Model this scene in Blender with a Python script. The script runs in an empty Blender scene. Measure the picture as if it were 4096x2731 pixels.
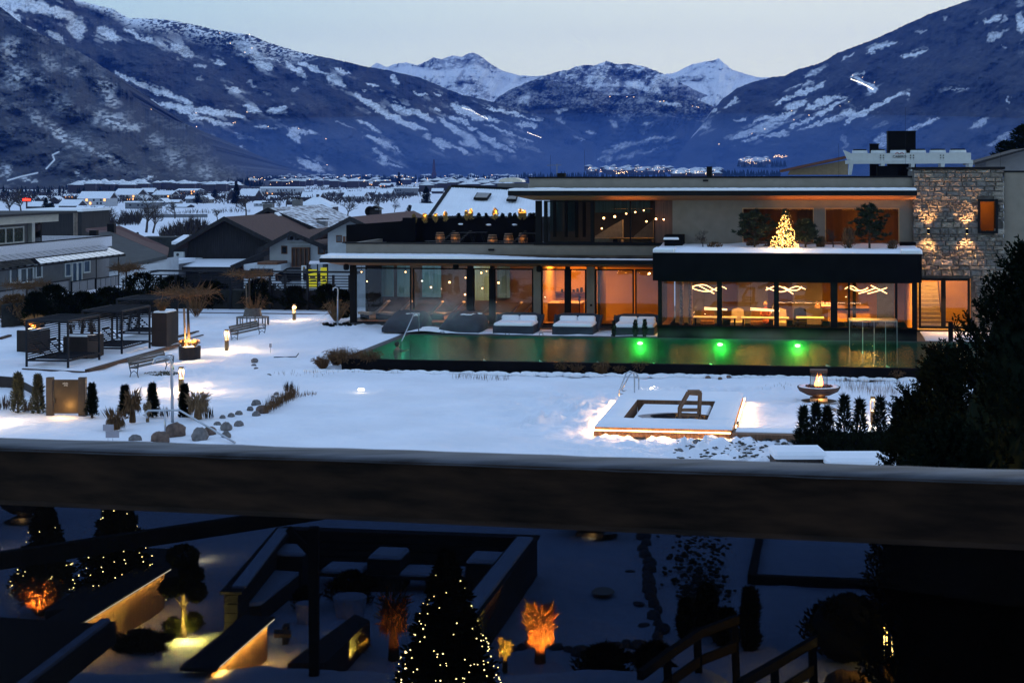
import bpy, math, random
import numpy as np
from mathutils import Vector, Matrix
R_ = random.Random(7)
sc = bpy.context.scene
COL = sc.collection
F, CX, HY, H, RO = 6800.0, 2048.0, 690.0, 8.8, 0.003
cam_d = bpy.data.cameras.new('camera')
cam_d.sensor_width = 36.0
cam_d.lens = F / 4096 * 36
cam_d.shift_y = -(1365.5 - HY) / 4096
cam_d.clip_start = 0.1
cam_d.clip_end = 60000
cam_d.dof.use_dof = True
cam_d.dof.focus_distance = 88
cam_d.dof.aperture_fstop = 20
cam = bpy.data.objects.new('camera', cam_d)
COL.objects.link(cam)
cam.matrix_world = Matrix.Translation((0, 0, H)) @ Matrix.Rotation(math.pi / 2, 4, 'X') @ Matrix.Rotation(-RO, 4, 'Z')
sc.camera = cam
world = bpy.data.worlds.new('World')
sc.world = world
world.use_nodes = True
wn = world.node_tree
for n in list(wn.nodes): wn.nodes.remove(n)
def wnode(t, **k):
 n = wn.nodes.new(t)
 for a, b in k.items(): setattr(n, a, b)
 return n
wout = wnode('ShaderNodeOutputWorld')
sky = wnode('ShaderNodeTexSky', sky_type='NISHITA', sun_disc=False)
sky.sun_elevation = math.radians(-2)
sky.sun_rotation = math.radians(32)
sky.ozone_density = 4
bg1 = wnode('ShaderNodeBackground'); bg1.inputs[1].default_value = 0.10
wn.links.new(sky.outputs[0], bg1.inputs[0])
tc = wnode('ShaderNodeTexCoord')
sep = wnode('ShaderNodeSeparateXYZ')
wn.links.new(tc.outputs['Generated'], sep.inputs[0])
ramp = wnode('ShaderNodeValToRGB')
ramp.color_ramp.interpolation = 'EASE'
els = ramp.color_ramp.elements
els[0].position = 0.0; els[0].color = (0.93, 1.08, 0.98, 1)
els[1].position = 1.0; els[1].color = (0.36, 0.54, 0.88, 1)
for p, c in ((0.052, (0.76, 1.00, 0.97)), (0.105, (0.53, 0.84, 0.92)), (0.30, (0.45, 0.66, 0.96))):
 e = els.new(p); e.color = (*c, 1)
wn.links.new(sep.outputs['Z'], ramp.inputs[0])
dot = wnode('ShaderNodeVectorMath', operation='DOT_PRODUCT')
dot.inputs[1].default_value = (math.sin(math.radians(30)), math.cos(math.radians(30)), 0)
wn.links.new(tc.outputs['Generated'], dot.inputs[0])
mr = wnode('ShaderNodeMapRange', interpolation_type='SMOOTHSTEP')
mr.inputs['From Min'].default_value = 0.60; mr.inputs['From Max'].default_value = 1.0
wn.links.new(dot.outputs['Value'], mr.inputs['Value'])
mix = wnode('ShaderNodeMix', data_type='RGBA')
mix.inputs[7].default_value = (1.45, 1.38, 1.05, 1)
ml = wnode('ShaderNodeMath', operation='MULTIPLY'); ml.inputs[1].default_value = 0.62
wn.links.new(mr.outputs[0], ml.inputs[0])
wn.links.new(ml.outputs[0], mix.inputs[0])
wn.links.new(ramp.outputs[0], mix.inputs[6])
nz = wnode('ShaderNodeTexNoise'); nz.inputs['Scale'].default_value = 5; nz.inputs['Detail'].default_value = 5
mp = wnode('ShaderNodeMapping'); mp.inputs['Scale'].default_value = (1, 1, 9)
wn.links.new(tc.outputs['Generated'], mp.inputs[0]); wn.links.new(mp.outputs[0], nz.inputs[0])
mr2 = wnode('ShaderNodeMapRange'); mr2.inputs['To Min'].default_value = 0.96; mr2.inputs['To Max'].default_value = 1.04
wn.links.new(nz.outputs[0], mr2.inputs[0])
bg2 = wnode('ShaderNodeBackground'); wn.links.new(mix.outputs[2], bg2.inputs[0]); wn.links.new(mr2.outputs[0], bg2.inputs[1])
add = wnode('ShaderNodeAddShader')
wn.links.new(bg1.outputs[0], add.inputs[0]); wn.links.new(bg2.outputs[0], add.inputs[1])
wn.links.new(add.outputs[0], wout.inputs[0])
sun_d = bpy.data.lights.new('sun', 'SUN'); sun_d.energy = 0.12; sun_d.angle = math.radians(25); sun_d.color = (1, 0.85, 0.72)
sun = bpy.data.objects.new('sun', sun_d); COL.objects.link(sun)
sun.rotation_euler = (math.radians(80), 0, math.radians(180 - 32))
sc.view_settings.view_transform = 'Standard'
sc.view_settings.look = 'None'
sc.view_settings.exposure = 0
sc.view_settings.gamma = 1
sc.view_settings.use_curve_mapping = False
sc.cycles.use_denoising = True
sc.cycles.max_bounces = 6
sc.cycles.diffuse_bounces = 3
sc.cycles.glossy_bounces = 3
sc.cycles.transmission_bounces = 4
sc.cycles.transparent_max_bounces = 14
sc.cycles.volume_bounces = 0
sc.cycles.sample_clamp_indirect = 4
sc.cycles.caustics_reflective = False
sc.cycles.caustics_refractive = False
def unroll(px, py):
 return px - RO * (py - HY), py + RO * (px - CX)
def W(px, py, d):
 a, b = unroll(px, py)
 return Vector(((a - CX) / F * d, d, H - (b - HY) / F * d))
def G(px, py, z=0.0):
 a, b = unroll(px, py)
 d = (H - z) * F / (b - HY)
 return Vector(((a - CX) / F * d, d, z))
AN = math.atan(0.178)
CA, SA = math.cos(AN), math.sin(AN)
def to_uv(p): return Vector((p[0] * CA - p[1] * SA, p[0] * SA + p[1] * CA, p[2]))
def from_uv(u, v, z=0): return Vector((u * CA + v * SA, -u * SA + v * CA, z))
def FU(px, py, V):
 """point of the plane v = V seen at a pixel, in building coordinates (u, v, z)"""
 a, b = unroll(px, py)
 X = (a - CX) / F
 d = V / (X * SA + CA)
 return Vector((X * d * CA - d * SA, V, H - (b - HY) / F * d))
def GU(px, py, z=0): return to_uv(G(px, py, z))
MATS = {}
def mat(name, col, rough=0.8, var=0.25, scale=4.0, bump=0.0, bscale=None, metal=0.0, emit=None, estr=0.0, stretch=None, spec=0.5, col2=None, coord='Object', detail=5, coat=0):
 m = bpy.data.materials.new(name); m.use_nodes = True
 nt = m.node_tree; b = nt.nodes['Principled BSDF']
 b.inputs['Roughness'].default_value = rough
 b.inputs['Metallic'].default_value = metal
 b.inputs['Specular IOR Level'].default_value = spec
 if coat: b.inputs['Coat Weight'].default_value = coat
 t = nt.nodes.new('ShaderNodeTexCoord'); mp = nt.nodes.new('ShaderNodeMapping')
 if stretch: mp.inputs['Scale'].default_value = stretch
 nt.links.new(t.outputs[coord], mp.inputs[0])
 n = nt.nodes.new('ShaderNodeTexNoise'); n.inputs['Scale'].default_value = scale; n.inputs['Detail'].default_value = detail
 nt.links.new(mp.outputs[0], n.inputs[0])
 r = nt.nodes.new('ShaderNodeValToRGB')
 c2 = col2 or tuple(min(1, c * (1 + var)) for c in col)
 c1 = tuple(c * (1 - var) for c in col) if col2 is None else col
 r.color_ramp.elements[0].position = 0.32; r.color_ramp.elements[1].position = 0.68
 r.color_ramp.elements[0].color = (*c1, 1); r.color_ramp.elements[1].color = (*c2, 1)
 nt.links.new(n.outputs[0], r.inputs[0]); nt.links.new(r.outputs[0], b.inputs['Base Color'])
 if bump:
  bn = nt.nodes.new('ShaderNodeBump'); bn.inputs['Strength'].default_value = 1; bn.inputs['Distance'].default_value = bump
  n2 = nt.nodes.new('ShaderNodeTexNoise'); n2.inputs['Scale'].default_value = bscale or scale; n2.inputs['Detail'].default_value = 6
  nt.links.new(mp.outputs[0], n2.inputs[0]); nt.links.new(n2.outputs[0], bn.inputs['Height']); nt.links.new(bn.outputs[0], b.inputs['Normal'])
 if emit:
  b.inputs['Emission Color'].default_value = (*emit, 1); b.inputs['Emission Strength'].default_value = estr
 MATS[name] = m
 return m
def emis(name, col, s): return mat(name, col, emit=col, estr=s)
def glass(name, tint, refl=0.10, rough=0.0):
 m = bpy.data.materials.new(name); m.use_nodes = True; nt = m.node_tree
 for n in list(nt.nodes): nt.nodes.remove(n)
 o = nt.nodes.new('ShaderNodeOutputMaterial'); mx = nt.nodes.new('ShaderNodeMixShader')
 tr = nt.nodes.new('ShaderNodeBsdfTransparent'); gl = nt.nodes.new('ShaderNodeBsdfGlossy')
 tr.inputs[0].default_value = (*tint, 1); gl.inputs['Roughness'].default_value = rough
 fr = nt.nodes.new('ShaderNodeFresnel'); fr.inputs[0].default_value = 1.5
 ma = nt.nodes.new('ShaderNodeMath'); ma.operation = 'MULTIPLY_ADD'; ma.inputs[1].default_value = 1.0; ma.inputs[2].default_value = refl; ma.use_clamp = True
 nt.links.new(fr.outputs[0], ma.inputs[0]); nt.links.new(ma.outputs[0], mx.inputs[0])
 nt.links.new(tr.outputs[0], mx.inputs[1]); nt.links.new(gl.outputs[0], mx.inputs[2]); nt.links.new(mx.outputs[0], o.inputs[0])
 MATS[name] = m
 return m
def tag(o, label=None, cat=None, group=None, kind=None):
 if label: o['label'] = label
 if cat: o['category'] = cat
 if group: o['group'] = group
 if kind: o['kind'] = kind
 return o
def thing(name, label, cat, loc=(0, 0, 0), rz=0.0, group=None):
 o = bpy.data.objects.new(name, None); COL.objects.link(o)
 o.location = loc; o.rotation_euler = (0, 0, rz); o.empty_display_size = 0.3
 return tag(o, label, cat, group)
class MB:
 def __init__(s, off=(0, 0, 0)): s.v = []; s.f = []; s.off = Vector(off); s.smooth = False
 def av(s, pts):
  k = len(s.v); s.v += [tuple(Vector(p) - s.off) for p in pts]; return k
 def box(s, x0, x1, y0, y1, z0, z1):
  k = s.av([(x0, y0, z0), (x1, y0, z0), (x1, y1, z0), (x0, y1, z0), (x0, y0, z1), (x1, y0, z1), (x1, y1, z1), (x0, y1, z1)])
  s.f += [tuple(k + i for i in q) for q in ((0, 3, 2, 1), (4, 5, 6, 7), (0, 1, 5, 4), (1, 2, 6, 5), (2, 3, 7, 6), (3, 0, 4, 7))]; return s
 def bbox(s, x0, x1, y0, y1, z0, z1, b=0.02):
  """box with softened edges: chamfered"""
  P = []
  def ring(z, i): return [(x0 + i, y0, z), (x1 - i, y0, z), (x1, y0 + i, z), (x1, y1 - i, z), (x1 - i, y1, z), (x0 + i, y1, z), (x0, y1 - i, z), (x0, y0 + i, z)]
  def inner(z): return [(x0 + b, y0 + b, z), (x1 - b, y0 + b, z), (x1 - b, y0 + b, z), (x1 - b, y1 - b, z), (x1 - b, y1 - b, z), (x0 + b, y1 - b, z), (x0 + b, y1 - b, z), (x0 + b, y0 + b, z)]
  rings = [ring(z0, b), ring(z1 - b, b)]
  k = s.av(rings[0] + rings[1] + [(x0 + b, y0 + b, z1), (x1 - b, y0 + b, z1), (x1 - b, y1 - b, z1), (x0 + b, y1 - b, z1)])
  for i in range(8): s.f.append((k + i, k + (i + 1) % 8, k + 8 + (i + 1) % 8, k + 8 + i))
  t = k + 16
  s.f += [(k + 8, k + 9, t + 1, t), (k + 9, k + 10, t + 1), (k + 10, k + 11, t + 2, t + 1), (k + 11, k + 12, t + 2), (k + 12, k + 13, t + 3, t + 2), (k + 13, k + 14, t + 3), (k + 14, k + 15, t, t + 3), (k + 15, k + 8, t), (t, t + 1, t + 2, t + 3)]
  s.f.append(tuple(k + i for i in range(7, -1, -1)))
  return s
 def bar(s, p, q, w, h=None, up=(0, 0, 1)):
  p, q = Vector(p), Vector(q); h = h or w
  d = (q - p).normalized(); u = Vector(up)
  if abs(d.dot(u)) > 0.98: u = Vector((0, 1, 0))
  a = d.cross(u).normalized() * w / 2; b = a.cross(d).normalized() * h / 2
  k = s.av([p - a - b, p + a - b, p + a + b, p - a + b, q - a - b, q + a - b, q + a + b, q - a + b])
  s.f += [tuple(k + i for i in t) for t in ((0, 1, 2, 3), (7, 6, 5, 4), (0, 4, 5, 1), (1, 5, 6, 2), (2, 6, 7, 3), (3, 7, 4, 0))]; return s
 def tube(s, pts, r, seg=8, caps=True):
  pts = [Vector(p) for p in pts]; n = len(pts); rs = r if isinstance(r, (list, tuple)) else [r] * n
  ks = []; ref = None
  for i, p in enumerate(pts):
   d = (pts[min(i + 1, n - 1)] - pts[max(i - 1, 0)])
   d = d.normalized() if d.length > 1e-9 else Vector((0, 0, 1))
   if ref is None: ref = Vector((1, 0, 0)) if abs(d.x) < 0.9 else Vector((0, 1, 0))
   a = (ref - d * ref.dot(d))
   a = a.normalized() if a.length > 1e-6 else d.orthogonal().normalized()
   ref = a; b = d.cross(a)
   ks.append(s.av([p + (a * math.cos(2 * math.pi * j / seg) + b * math.sin(2 * math.pi * j / seg)) * rs[i] for j in range(seg)]))
  for i in range(n - 1):
   for j in range(seg): s.f.append((ks[i] + j, ks[i] + (j + 1) % seg, ks[i + 1] + (j + 1) % seg, ks[i + 1] + j))
  if caps: s.f.append(tuple(ks[0] + j for j in reversed(range(seg)))); s.f.append(tuple(ks[-1] + j for j in range(seg)))
  return s
 def lathe(s, prof, seg=24, c=(0, 0)):
  ks = [s.av([(c[0] + r * math.cos(2 * math.pi * j / seg), c[1] + r * math.sin(2 * math.pi * j / seg), z) for j in range(seg)]) for r, z in prof]
  for i in range(len(prof) - 1):
   for j in range(seg): s.f.append((ks[i] + j, ks[i] + (j + 1) % seg, ks[i + 1] + (j + 1) % seg, ks[i + 1] + j))
  s.f.append(tuple(ks[0] + j for j in reversed(range(seg)))); s.f.append(tuple(ks[-1] + j for j in range(seg)))
  return s
 def prism(s, poly, ext):
  """closed polygon (3-D points) pushed along ext"""
  n = len(poly); e = Vector(ext); k = s.av(poly); k2 = s.av([Vector(p) + e for p in poly])
  s.f.append(tuple(k + i for i in range(n))); s.f.append(tuple(k2 + i for i in reversed(range(n))))
  for i in range(n): s.f.append((k + (i + 1) % n, k + i, k2 + i, k2 + (i + 1) % n))
  return s
 def face(s, pts): k = s.av(pts); s.f.append(tuple(k + i for i in range(len(pts)))); return s
 def ball(s, c, r, seg=10, rings=6, sq=(1, 1, 1), jit=0, rnd=R_):
  c = Vector(c); ks = []
  for i in range(1, rings):
   th = math.pi * i / rings
   ks.append(s.av([c + Vector((r * sq[0] * math.sin(th) * math.cos(2 * math.pi * j / seg), r * sq[1] * math.sin(th) * math.sin(2 * math.pi * j / seg), r * sq[2] * math.cos(th))) * (1 + rnd.uniform(-jit, jit)) for j in range(seg)]))
  t = s.av([c + Vector((0, 0, r * sq[2]))]); b = s.av([c - Vector((0, 0, r * sq[2]))])
  for i in range(len(ks) - 1):
   for j in range(seg): s.f.append((ks[i] + j, ks[i + 1] + j, ks[i + 1] + (j + 1) % seg, ks[i] + (j + 1) % seg))
  for j in range(seg): s.f.append((t, ks[0] + j, ks[0] + (j + 1) % seg)); s.f.append((b, ks[-1] + (j + 1) % seg, ks[-1] + j))
  return s
 def mesh(s, name, m, smooth=False):
  me = bpy.data.meshes.new(name); me.from_pydata(s.v, [], s.f); me.materials.append(m)
  if smooth or s.smooth: me.polygons.foreach_set('use_smooth', [True] * len(me.polygons))
  return me
 def build(s, name, m, parent=None, smooth=False, loc=None, rz=None):
  return link(name, s.mesh(name, m, smooth), parent, loc, rz)
def link(name, me, parent=None, loc=None, rz=None):
 o = bpy.data.objects.new(name, me); COL.objects.link(o)
 if parent: o.parent = parent
 if loc is not None: o.location = loc
 if rz is not None: o.rotation_euler = (0, 0, rz)
 return o
def npmesh(name, V, Fc, m, smooth=False):
 V = np.asarray(V, dtype=np.float32).reshape(-1, 3); Fc = np.asarray(Fc, dtype=np.int32); k = Fc.shape[1]
 me = bpy.data.meshes.new(name)
 me.vertices.add(len(V)); me.vertices.foreach_set('co', V.ravel())
 me.loops.add(Fc.size); me.loops.foreach_set('vertex_index', Fc.ravel())
 me.polygons.add(len(Fc)); me.polygons.foreach_set('loop_start', np.arange(0, Fc.size, k, dtype=np.int32))
 if smooth: me.polygons.foreach_set('use_smooth', np.ones(len(Fc), dtype=bool))
 me.update(calc_edges=True); me.validate(); me.materials.append(m)
 return me
CHILD = {}
def copy_tree(o, loc=None, rz=None, scale=None, label=None, parent=None):
 c = o.copy(); COL.objects.link(c)
 if parent: c.parent = parent
 if loc is not None: c.location = loc
 if rz is not None: c.rotation_euler = (0, 0, rz)
 if scale is not None: c.scale = (scale, scale, scale) if isinstance(scale, (int, float)) else scale
 if label: c['label'] = label
 for ch in o.children: copy_tree(ch, parent=c)
 return c
def vnoise(x, y, seed=0):
 x = np.asarray(x, float); y = np.asarray(y, float)
 xi = np.floor(x).astype(np.int64); yi = np.floor(y).astype(np.int64); fx = x - xi; fy = y - yi
 fx = fx * fx * (3 - 2 * fx); fy = fy * fy * (3 - 2 * fy)
 def h(a, b):
  n = (a * 374761393 + b * 668265263 + seed * 1442695041) & 0xffffffff
  n = ((n ^ (n >> 13)) * 1274126177) & 0xffffffff
  return ((n ^ (n >> 16)) & 0xffff) / 65535.0
 return (h(xi, yi) * (1 - fx) + h(xi + 1, yi) * fx) * (1 - fy) + (h(xi, yi + 1) * (1 - fx) + h(xi + 1, yi + 1) * fx) * fy
def fbm(x, y, octv=5, seed=0, gain=0.5):
 s = 0; a = 1; t = 0
 for i in range(octv): s = s + a * vnoise(x * 2 ** i, y * 2 ** i, seed + i * 17); t += a; a *= gain
 return s / t
def ridged(x, y, octv=5, seed=0):
 s = 0; a = 1; t = 0
 for i in range(octv): s = s + a * (1 - abs(2 * vnoise(x * 2 ** i, y * 2 ** i, seed + i * 31) - 1)); t += a; a *= 0.5
 return s / t
def attr_mat(name, dark, dark2, snow, rough=0.9, nscale=0.018):
 m = mat(name, dark, rough, col2=dark2, scale=nscale, bump=0)
 nt = m.node_tree; b = nt.nodes['Principled BSDF']
 a = nt.nodes.new('ShaderNodeAttribute'); a.attribute_name = 'snow'
 mx = nt.nodes.new('ShaderNodeMix'); mx.data_type = 'RGBA'
 rp = [n for n in nt.nodes if n.type == 'VALTORGB'][0]
 nt.links.new(rp.outputs[0], mx.inputs[6]); mx.inputs[7].default_value = (*snow, 1)
 nt.links.new(a.outputs['Fac'], mx.inputs[0]); nt.links.new(mx.outputs[2], b.inputs['Base Color'])
 return m
M_SLOPE = attr_mat('forest_and_snow', (0.003, 0.006, 0.009), (0.016, 0.025, 0.032), (0.90, 0.92, 0.93))
M_PEAK = attr_mat('rock_and_snow', (0.06, 0.065, 0.075), (0.13, 0.13, 0.14), (0.93, 0.94, 0.95))
def sheet(name, prof, base, df, dr, x0, x1, snowf, m, step=3.2, amp=120, fr=0.006, tree=2.0, seed=1, roughness='fbm', curve=1.0):
 P = np.array(prof, float)
 xs = np.arange(x0, x1 + 1, step)
 rd = np.interp(xs, P[:, 0], P[:, 1]) + (fbm(xs * 0.3, xs * 0, 2, seed + 5) - 0.5) * tree * 2.6 + (fbm(xs * 0.02, xs * 0, 3, seed + 6) - 0.5) * tree * 3
 rd = np.minimum(rd, base - 1)
 nr = int((base - rd.min()) / step * 1.05) + 2
 t = np.linspace(0, 1, nr)[:, None]
 px = np.repeat(xs[None, :], nr, 0)
 py = base + (rd[None, :] - base) * t
 df, dr = np.interp(xs, (x0, x1), np.broadcast_to(df, 2)), np.interp(xs, (x0, x1), np.broadcast_to(dr, 2))
 dep = df + (dr - df) * t ** curve + 0 * px
 if roughness == 'fbm': n = fbm(px * fr, py * fr * 1.4, 6, seed) - 0.5
 else: n = ridged(px * fr + py * fr * 0.4, py * fr * 1.2, 6, seed) - 0.5
 dep = dep + n * amp * np.minimum(1, t * 8) * 2
 sn = snowf(px, py, t, n)
 a = px - RO * (py - HY); b = py + RO * (px - CX)
 X = (a - CX) / F * dep; Z = H - (b - HY) / F * dep
 Xb = np.concatenate([X[-1:], X[-1:]], 0); Yb = np.concatenate([dep[-1:] + 500, dep[-1:] + 1500], 0); Zb = np.concatenate([Z[-1:] * 0.75, Z[-1:] * 0.2], 0)
 X = np.concatenate([X, Xb], 0); Y = np.concatenate([dep, Yb], 0); Z = np.concatenate([Z, Zb], 0); sn = np.concatenate([sn, sn[-1:], sn[-1:]], 0)
 X = np.concatenate([X[:1], X], 0); Y = np.concatenate([Y[:1] - 30, Y], 0); Z = np.concatenate([Z[:1] * 0 - 22, Z], 0); sn = np.concatenate([sn[:1], sn], 0)
 r, c = X.shape
 idx = np.arange(r * c).reshape(r, c)
 q = np.stack([idx[:-1, :-1], idx[:-1, 1:], idx[1:, 1:], idx[1:, :-1]], -1).reshape(-1, 4)
 me = npmesh(name, np.stack([X, Y, Z], -1), q, m, smooth=True)
 at = me.attributes.new('snow', 'FLOAT', 'POINT'); at.data.foreach_set('value', np.clip(sn, 0, 1).astype(np.float32).ravel())
 return tag(link(name, me), kind='structure')
def blobs(px, py, L, seed, jag=0.55, soft=0.28):
 wx = px + (fbm(px * 0.03, py * 0.05, 5, seed + 3) - 0.5) * 46
 wy = py + (fbm(px * 0.035, py * 0.06, 4, seed + 9) - 0.5) * 22 + (fbm(px * 0.16, py * 0.04, 3, seed + 11) - 0.5) * 14
 s = np.zeros_like(px)
 for e in L:
  x, y, rx, ry, an = e[:5]; k = e[5] if len(e) > 5 else 1.0
  m = (abs(px[0] - x) < rx * 2.2 + 60)
  if not m.any(): continue
  cc, ss = math.cos(math.radians(an)), math.sin(math.radians(an))
  dx = wx[:, m] - x; dy = wy[:, m] - y
  q = np.sqrt(((dx * cc + dy * ss) / rx) ** 2 + ((-dx * ss + dy * cc) / ry) ** 2)
  s[:, m] = np.maximum(s[:, m], k * np.clip((1.15 - q) / soft, 0, 1))
 return s
def strips(px, py, L, an, seed):
 c, s = math.cos(math.radians(an)), math.sin(math.radians(an)); u, v = px * c + py * s, -px * s + py * c
 f = fbm(u * .014, v * .06, 4, seed + 70) + .25 * (fbm(px * .1, py * .1, 3, seed + 71) - .5)
 return .6 * np.clip((f - .61) * 14, 0, 1) * blobs(px, py, [(e[0], e[1], e[2] * 1.9, e[3] * 3.4, e[4]) for e in L if len(e) < 6 or e[5] > .6], seed + 1, soft=.9)
def speckle(px, py, seed, f=0.11): return fbm(px * f * 0.7, py * f * 1.5, 4, seed)
LB = [(80, 18, 140, 26, 8), (230, 50, 80, 20, 12), (30, 60, 60, 22, 30), (310, 120, 30, 48, -15, .75), (430, 138, 50, 20, 30, .85), (545, 140, 45, 9, 25, .8), (590, 158, 30, 6, 25, .7), (650, 178, 25, 7, 30, .7), (725, 200, 55, 17, 32, .7), (230, 150, 45, 10, 30, .6), (120, 120, 30, 8, 30, .7),
  (985, 195, 55, 22, 25), (1010, 228, 60, 9, 8), (875, 250, 22, 7, 10), (1050, 262, 48, 10, 22), (1085, 240, 30, 4, 15), (1180, 278, 60, 11, 33), (1245, 272, 62, 9, 25), (1380, 285, 28, 7, 25), (1350, 322, 50, 7, 35, .7), (940, 360, 38, 8, 25), (800, 266, 24, 8, 10, .6), (1180, 357, 12, 9, 0, .5), (1070, 375, 14, 6, 30, .4), (800, 312, 12, 12, 30, .4), (1010, 335, 30, 6, 40, .4),
  (485, 305, 30, 7, 35), (540, 330, 55, 10, 25), (610, 352, 60, 10, 20), (670, 378, 62, 10, 16), (730, 400, 50, 9, 25), (610, 412, 60, 10, 14), (690, 428, 80, 10, 12), (790, 440, 80, 9, 14), (870, 448, 70, 10, 12), (935, 455, 50, 9, 15), (870, 490, 50, 8, 10), (820, 478, 60, 7, 10), (760, 455, 40, 6, 10),
  (1112, 440, 38, 13, -8), (1010, 436, 34, 10, 15), (890, 592, 60, 10, 35), (970, 600, 20, 10, 30, .8), (975, 548, 50, 8, 15, .6), (1180, 545, 34, 12, 45), (1190, 525, 40, 7, 15), (1250, 530, 30, 6, 10), (1245, 662, 55, 14, 25), (960, 690, 60, 5, 12), (1060, 703, 70, 7, 3), (1000, 555, 40, 6, 20, .5), (1060, 510, 50, 4, 5), (870, 635, 12, 6, 20, .8),
  (1365, 282, 28, 8, 25), (1330, 320, 45, 7, 35, .8), (1496, 340, 22, 8, 25), (1580, 318, 10, 16, -20, .8), (1680, 376, 30, 5, 28), (1755, 380, 20, 5, 30), (1585, 405, 12, 4, 20), (1456, 365, 10, 4, 20, .6),
  (1470, 408, 62, 12, 28), (1530, 450, 75, 12, 30), (1600, 482, 80, 12, 28), (1650, 500, 60, 10, 20), (1620, 440, 60, 12, 20), (1690, 462, 60, 12, 30), (1745, 435, 18, 5, 20), (1870, 448, 65, 16, 28), (1940, 472, 60, 9, 15), (1835, 480, 42, 9, 28), (1800, 505, 55, 12, 35), (1850, 540, 70, 12, 32), (1885, 512, 22, 7, 5), (1770, 575, 32, 15, 25), (1835, 598, 50, 8, 25), (1885, 580, 45, 12, 15), (1960, 565, 60, 10, 32), (2020, 592, 50, 9, 25), (2025, 450, 85, 7, 14), (2130, 475, 38, 4, 5), (2108, 500, 42, 11, 5), (1990, 515, 45, 5, 18), (2010, 525, 60, 5, 22, .8), (2100, 560, 30, 4, 25, .8), (1480, 505, 50, 8, 28, .8), (1500, 560, 45, 10, 20), (1540, 575, 40, 7, 35), (1520, 620, 35, 12, 45), (1560, 655, 50, 6, 15, .8), (1590, 595, 25, 5, 35, .7), (1380, 500, 40, 3, 20, .5), (2050, 575, 20, 8, 40, .8), (1960, 610, 60, 14, 30, .35), (2120, 590, 60, 10, 15, .3), (1710, 550, 22, 12, 20, .6)]
def snow_left(px, py, t, n):
 s = blobs(px, py, LB, 3)
 ridge = np.interp(px[0], [e[0] for e in PL], [e[1] for e in PL])[None, :]
 band = np.clip(1.25 - (py - ridge) / np.interp(px, [0, 250, 500, 700, 1000, 1150, 1250, 1300], [5, 5, 40, 60, 80, 60, 20, 1]), 0, 1) * (px > 280) * (px < 1290)
 band = band * (speckle(px, py, 21, .16) < 0.50 + 0.10 * (px < 600))
 sp = speckle(px, py, 5)
 s = s * (0.70 + 0.5 * (sp > 0.40)) * (1 - .6 * (speckle(px, py, 88, .3) < .33))
 s = np.maximum(s, strips(px, py, LB, 25, 3))
 thin = 0.04 * np.clip((speckle(px, py, 33, .03) - 0.5) * 5, 0, 1) * (speckle(px, py, 55, .2) > 0.47)
 return np.maximum(np.maximum(s, band), thin)
PL = [(-300, -150), (100, -60), (260, -40), (300, 0), (450, 38), (520, 75), (620, 76), (700, 84), (900, 128), (1000, 141), (1100, 180), (1200, 210), (1300, 230), (1380, 246), (1480, 270), (1600, 292), (1680, 312), (1750, 340), (1850, 380), (1950, 405), (2050, 430), (2150, 455), (2230, 485), (2330, 540), (2420, 610), (2500, 680)]
sheet('mountain_left_ridge', PL, 700, (3300, 6300), (4900, 7000), -300, 2500, snow_left, M_SLOPE, amp=260, seed=2, fr=0.005)
PN = [(-300, -40), (0, 28), (40, 60), (100, 105), (180, 148), (260, 180), (330, 215), (400, 260), (450, 295), (490, 330), (530, 378), (580, 430), (630, 456), (700, 480), (760, 502), (820, 560), (880, 612), (930, 655), (1000, 690), (1100, 716), (1200, 728)]
NB = [(40, 200, 55, 60, 20, .55), (60, 300, 55, 70, 10, .55), (150, 310, 60, 30, 20, .4), (290, 285, 35, 22, 20, .45), (200, 250, 60, 30, 40, .35), (420, 350, 55, 40, 50, .65), (440, 400, 50, 30, 30, .6), (470, 490, 80, 36, 20, .75), (540, 510, 40, 18, 10, .6), (400, 470, 40, 40, 40, .5), (150, 480, 60, 25, 40, .4), (240, 540, 90, 20, 48, .75), (330, 580, 80, 18, 35, .55), (430, 630, 70, 14, 35, .5), (690, 640, 60, 40, 40, .4), (820, 690, 60, 30, 30, .4), (330, 710, 62, 9, 33, 1), (20, 680, 30, 30, 30, .7), (120, 720, 40, 10, 10, .8), (600, 710, 25, 5, 0, .9), (250, 420, 80, 40, 30, .3), (620, 560, 40, 30, 40, .35)]
def line_s(px, py, pts, w):
 s = np.zeros_like(px)
 for (a, b), (c, d) in zip(pts[:-1], pts[1:]):
  L = (c - a) ** 2 + (d - b) ** 2; u = np.clip(((px - a) * (c - a) + (py - b) * (d - b)) / L, 0, 1)
  s = np.maximum(s, np.clip(1.6 - np.hypot(px - a - u * (c - a), py - b - u * (d - b)) / w, 0, 1))
 return s
def snow_near(px, py, t, n):
 s = blobs(px, py, NB, 8, soft=0.8)
 sp = speckle(px, py, 15, .10)
 s = s * np.clip((sp - 0.42) * 7, 0.08, 1)
 thin = 0.10 * np.clip((speckle(px, py, 35, .025) - 0.50) * 6, 0, 1) * (speckle(px, py, 57, .14) > 0.50)
 road = line_s(px, py, [(235, 608), (210, 620), (218, 640), (185, 675)], 2.6) + line_s(px, py, [(150, 692), (90, 705), (30, 722)], 2.4)
 return np.maximum(np.maximum(s, thin), road * .9)
sheet('mountain_left_slope', PN, 752, 2300, 3500, -300, 1200, snow_near, M_SLOPE, amp=170, seed=4, fr=0.007, tree=3)
PR = [(2640, 688), (2700, 650), (2760, 575), (2810, 500), (2850, 440), (2875, 415), (2892, 394), (2952, 352), (3029, 324), (3089, 307), (3136, 306), (3190, 278), (3261, 262), (3351, 214), (3529, 143), (3708, 60), (3886, 0), (4096, -90), (4400, -180)]
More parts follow.
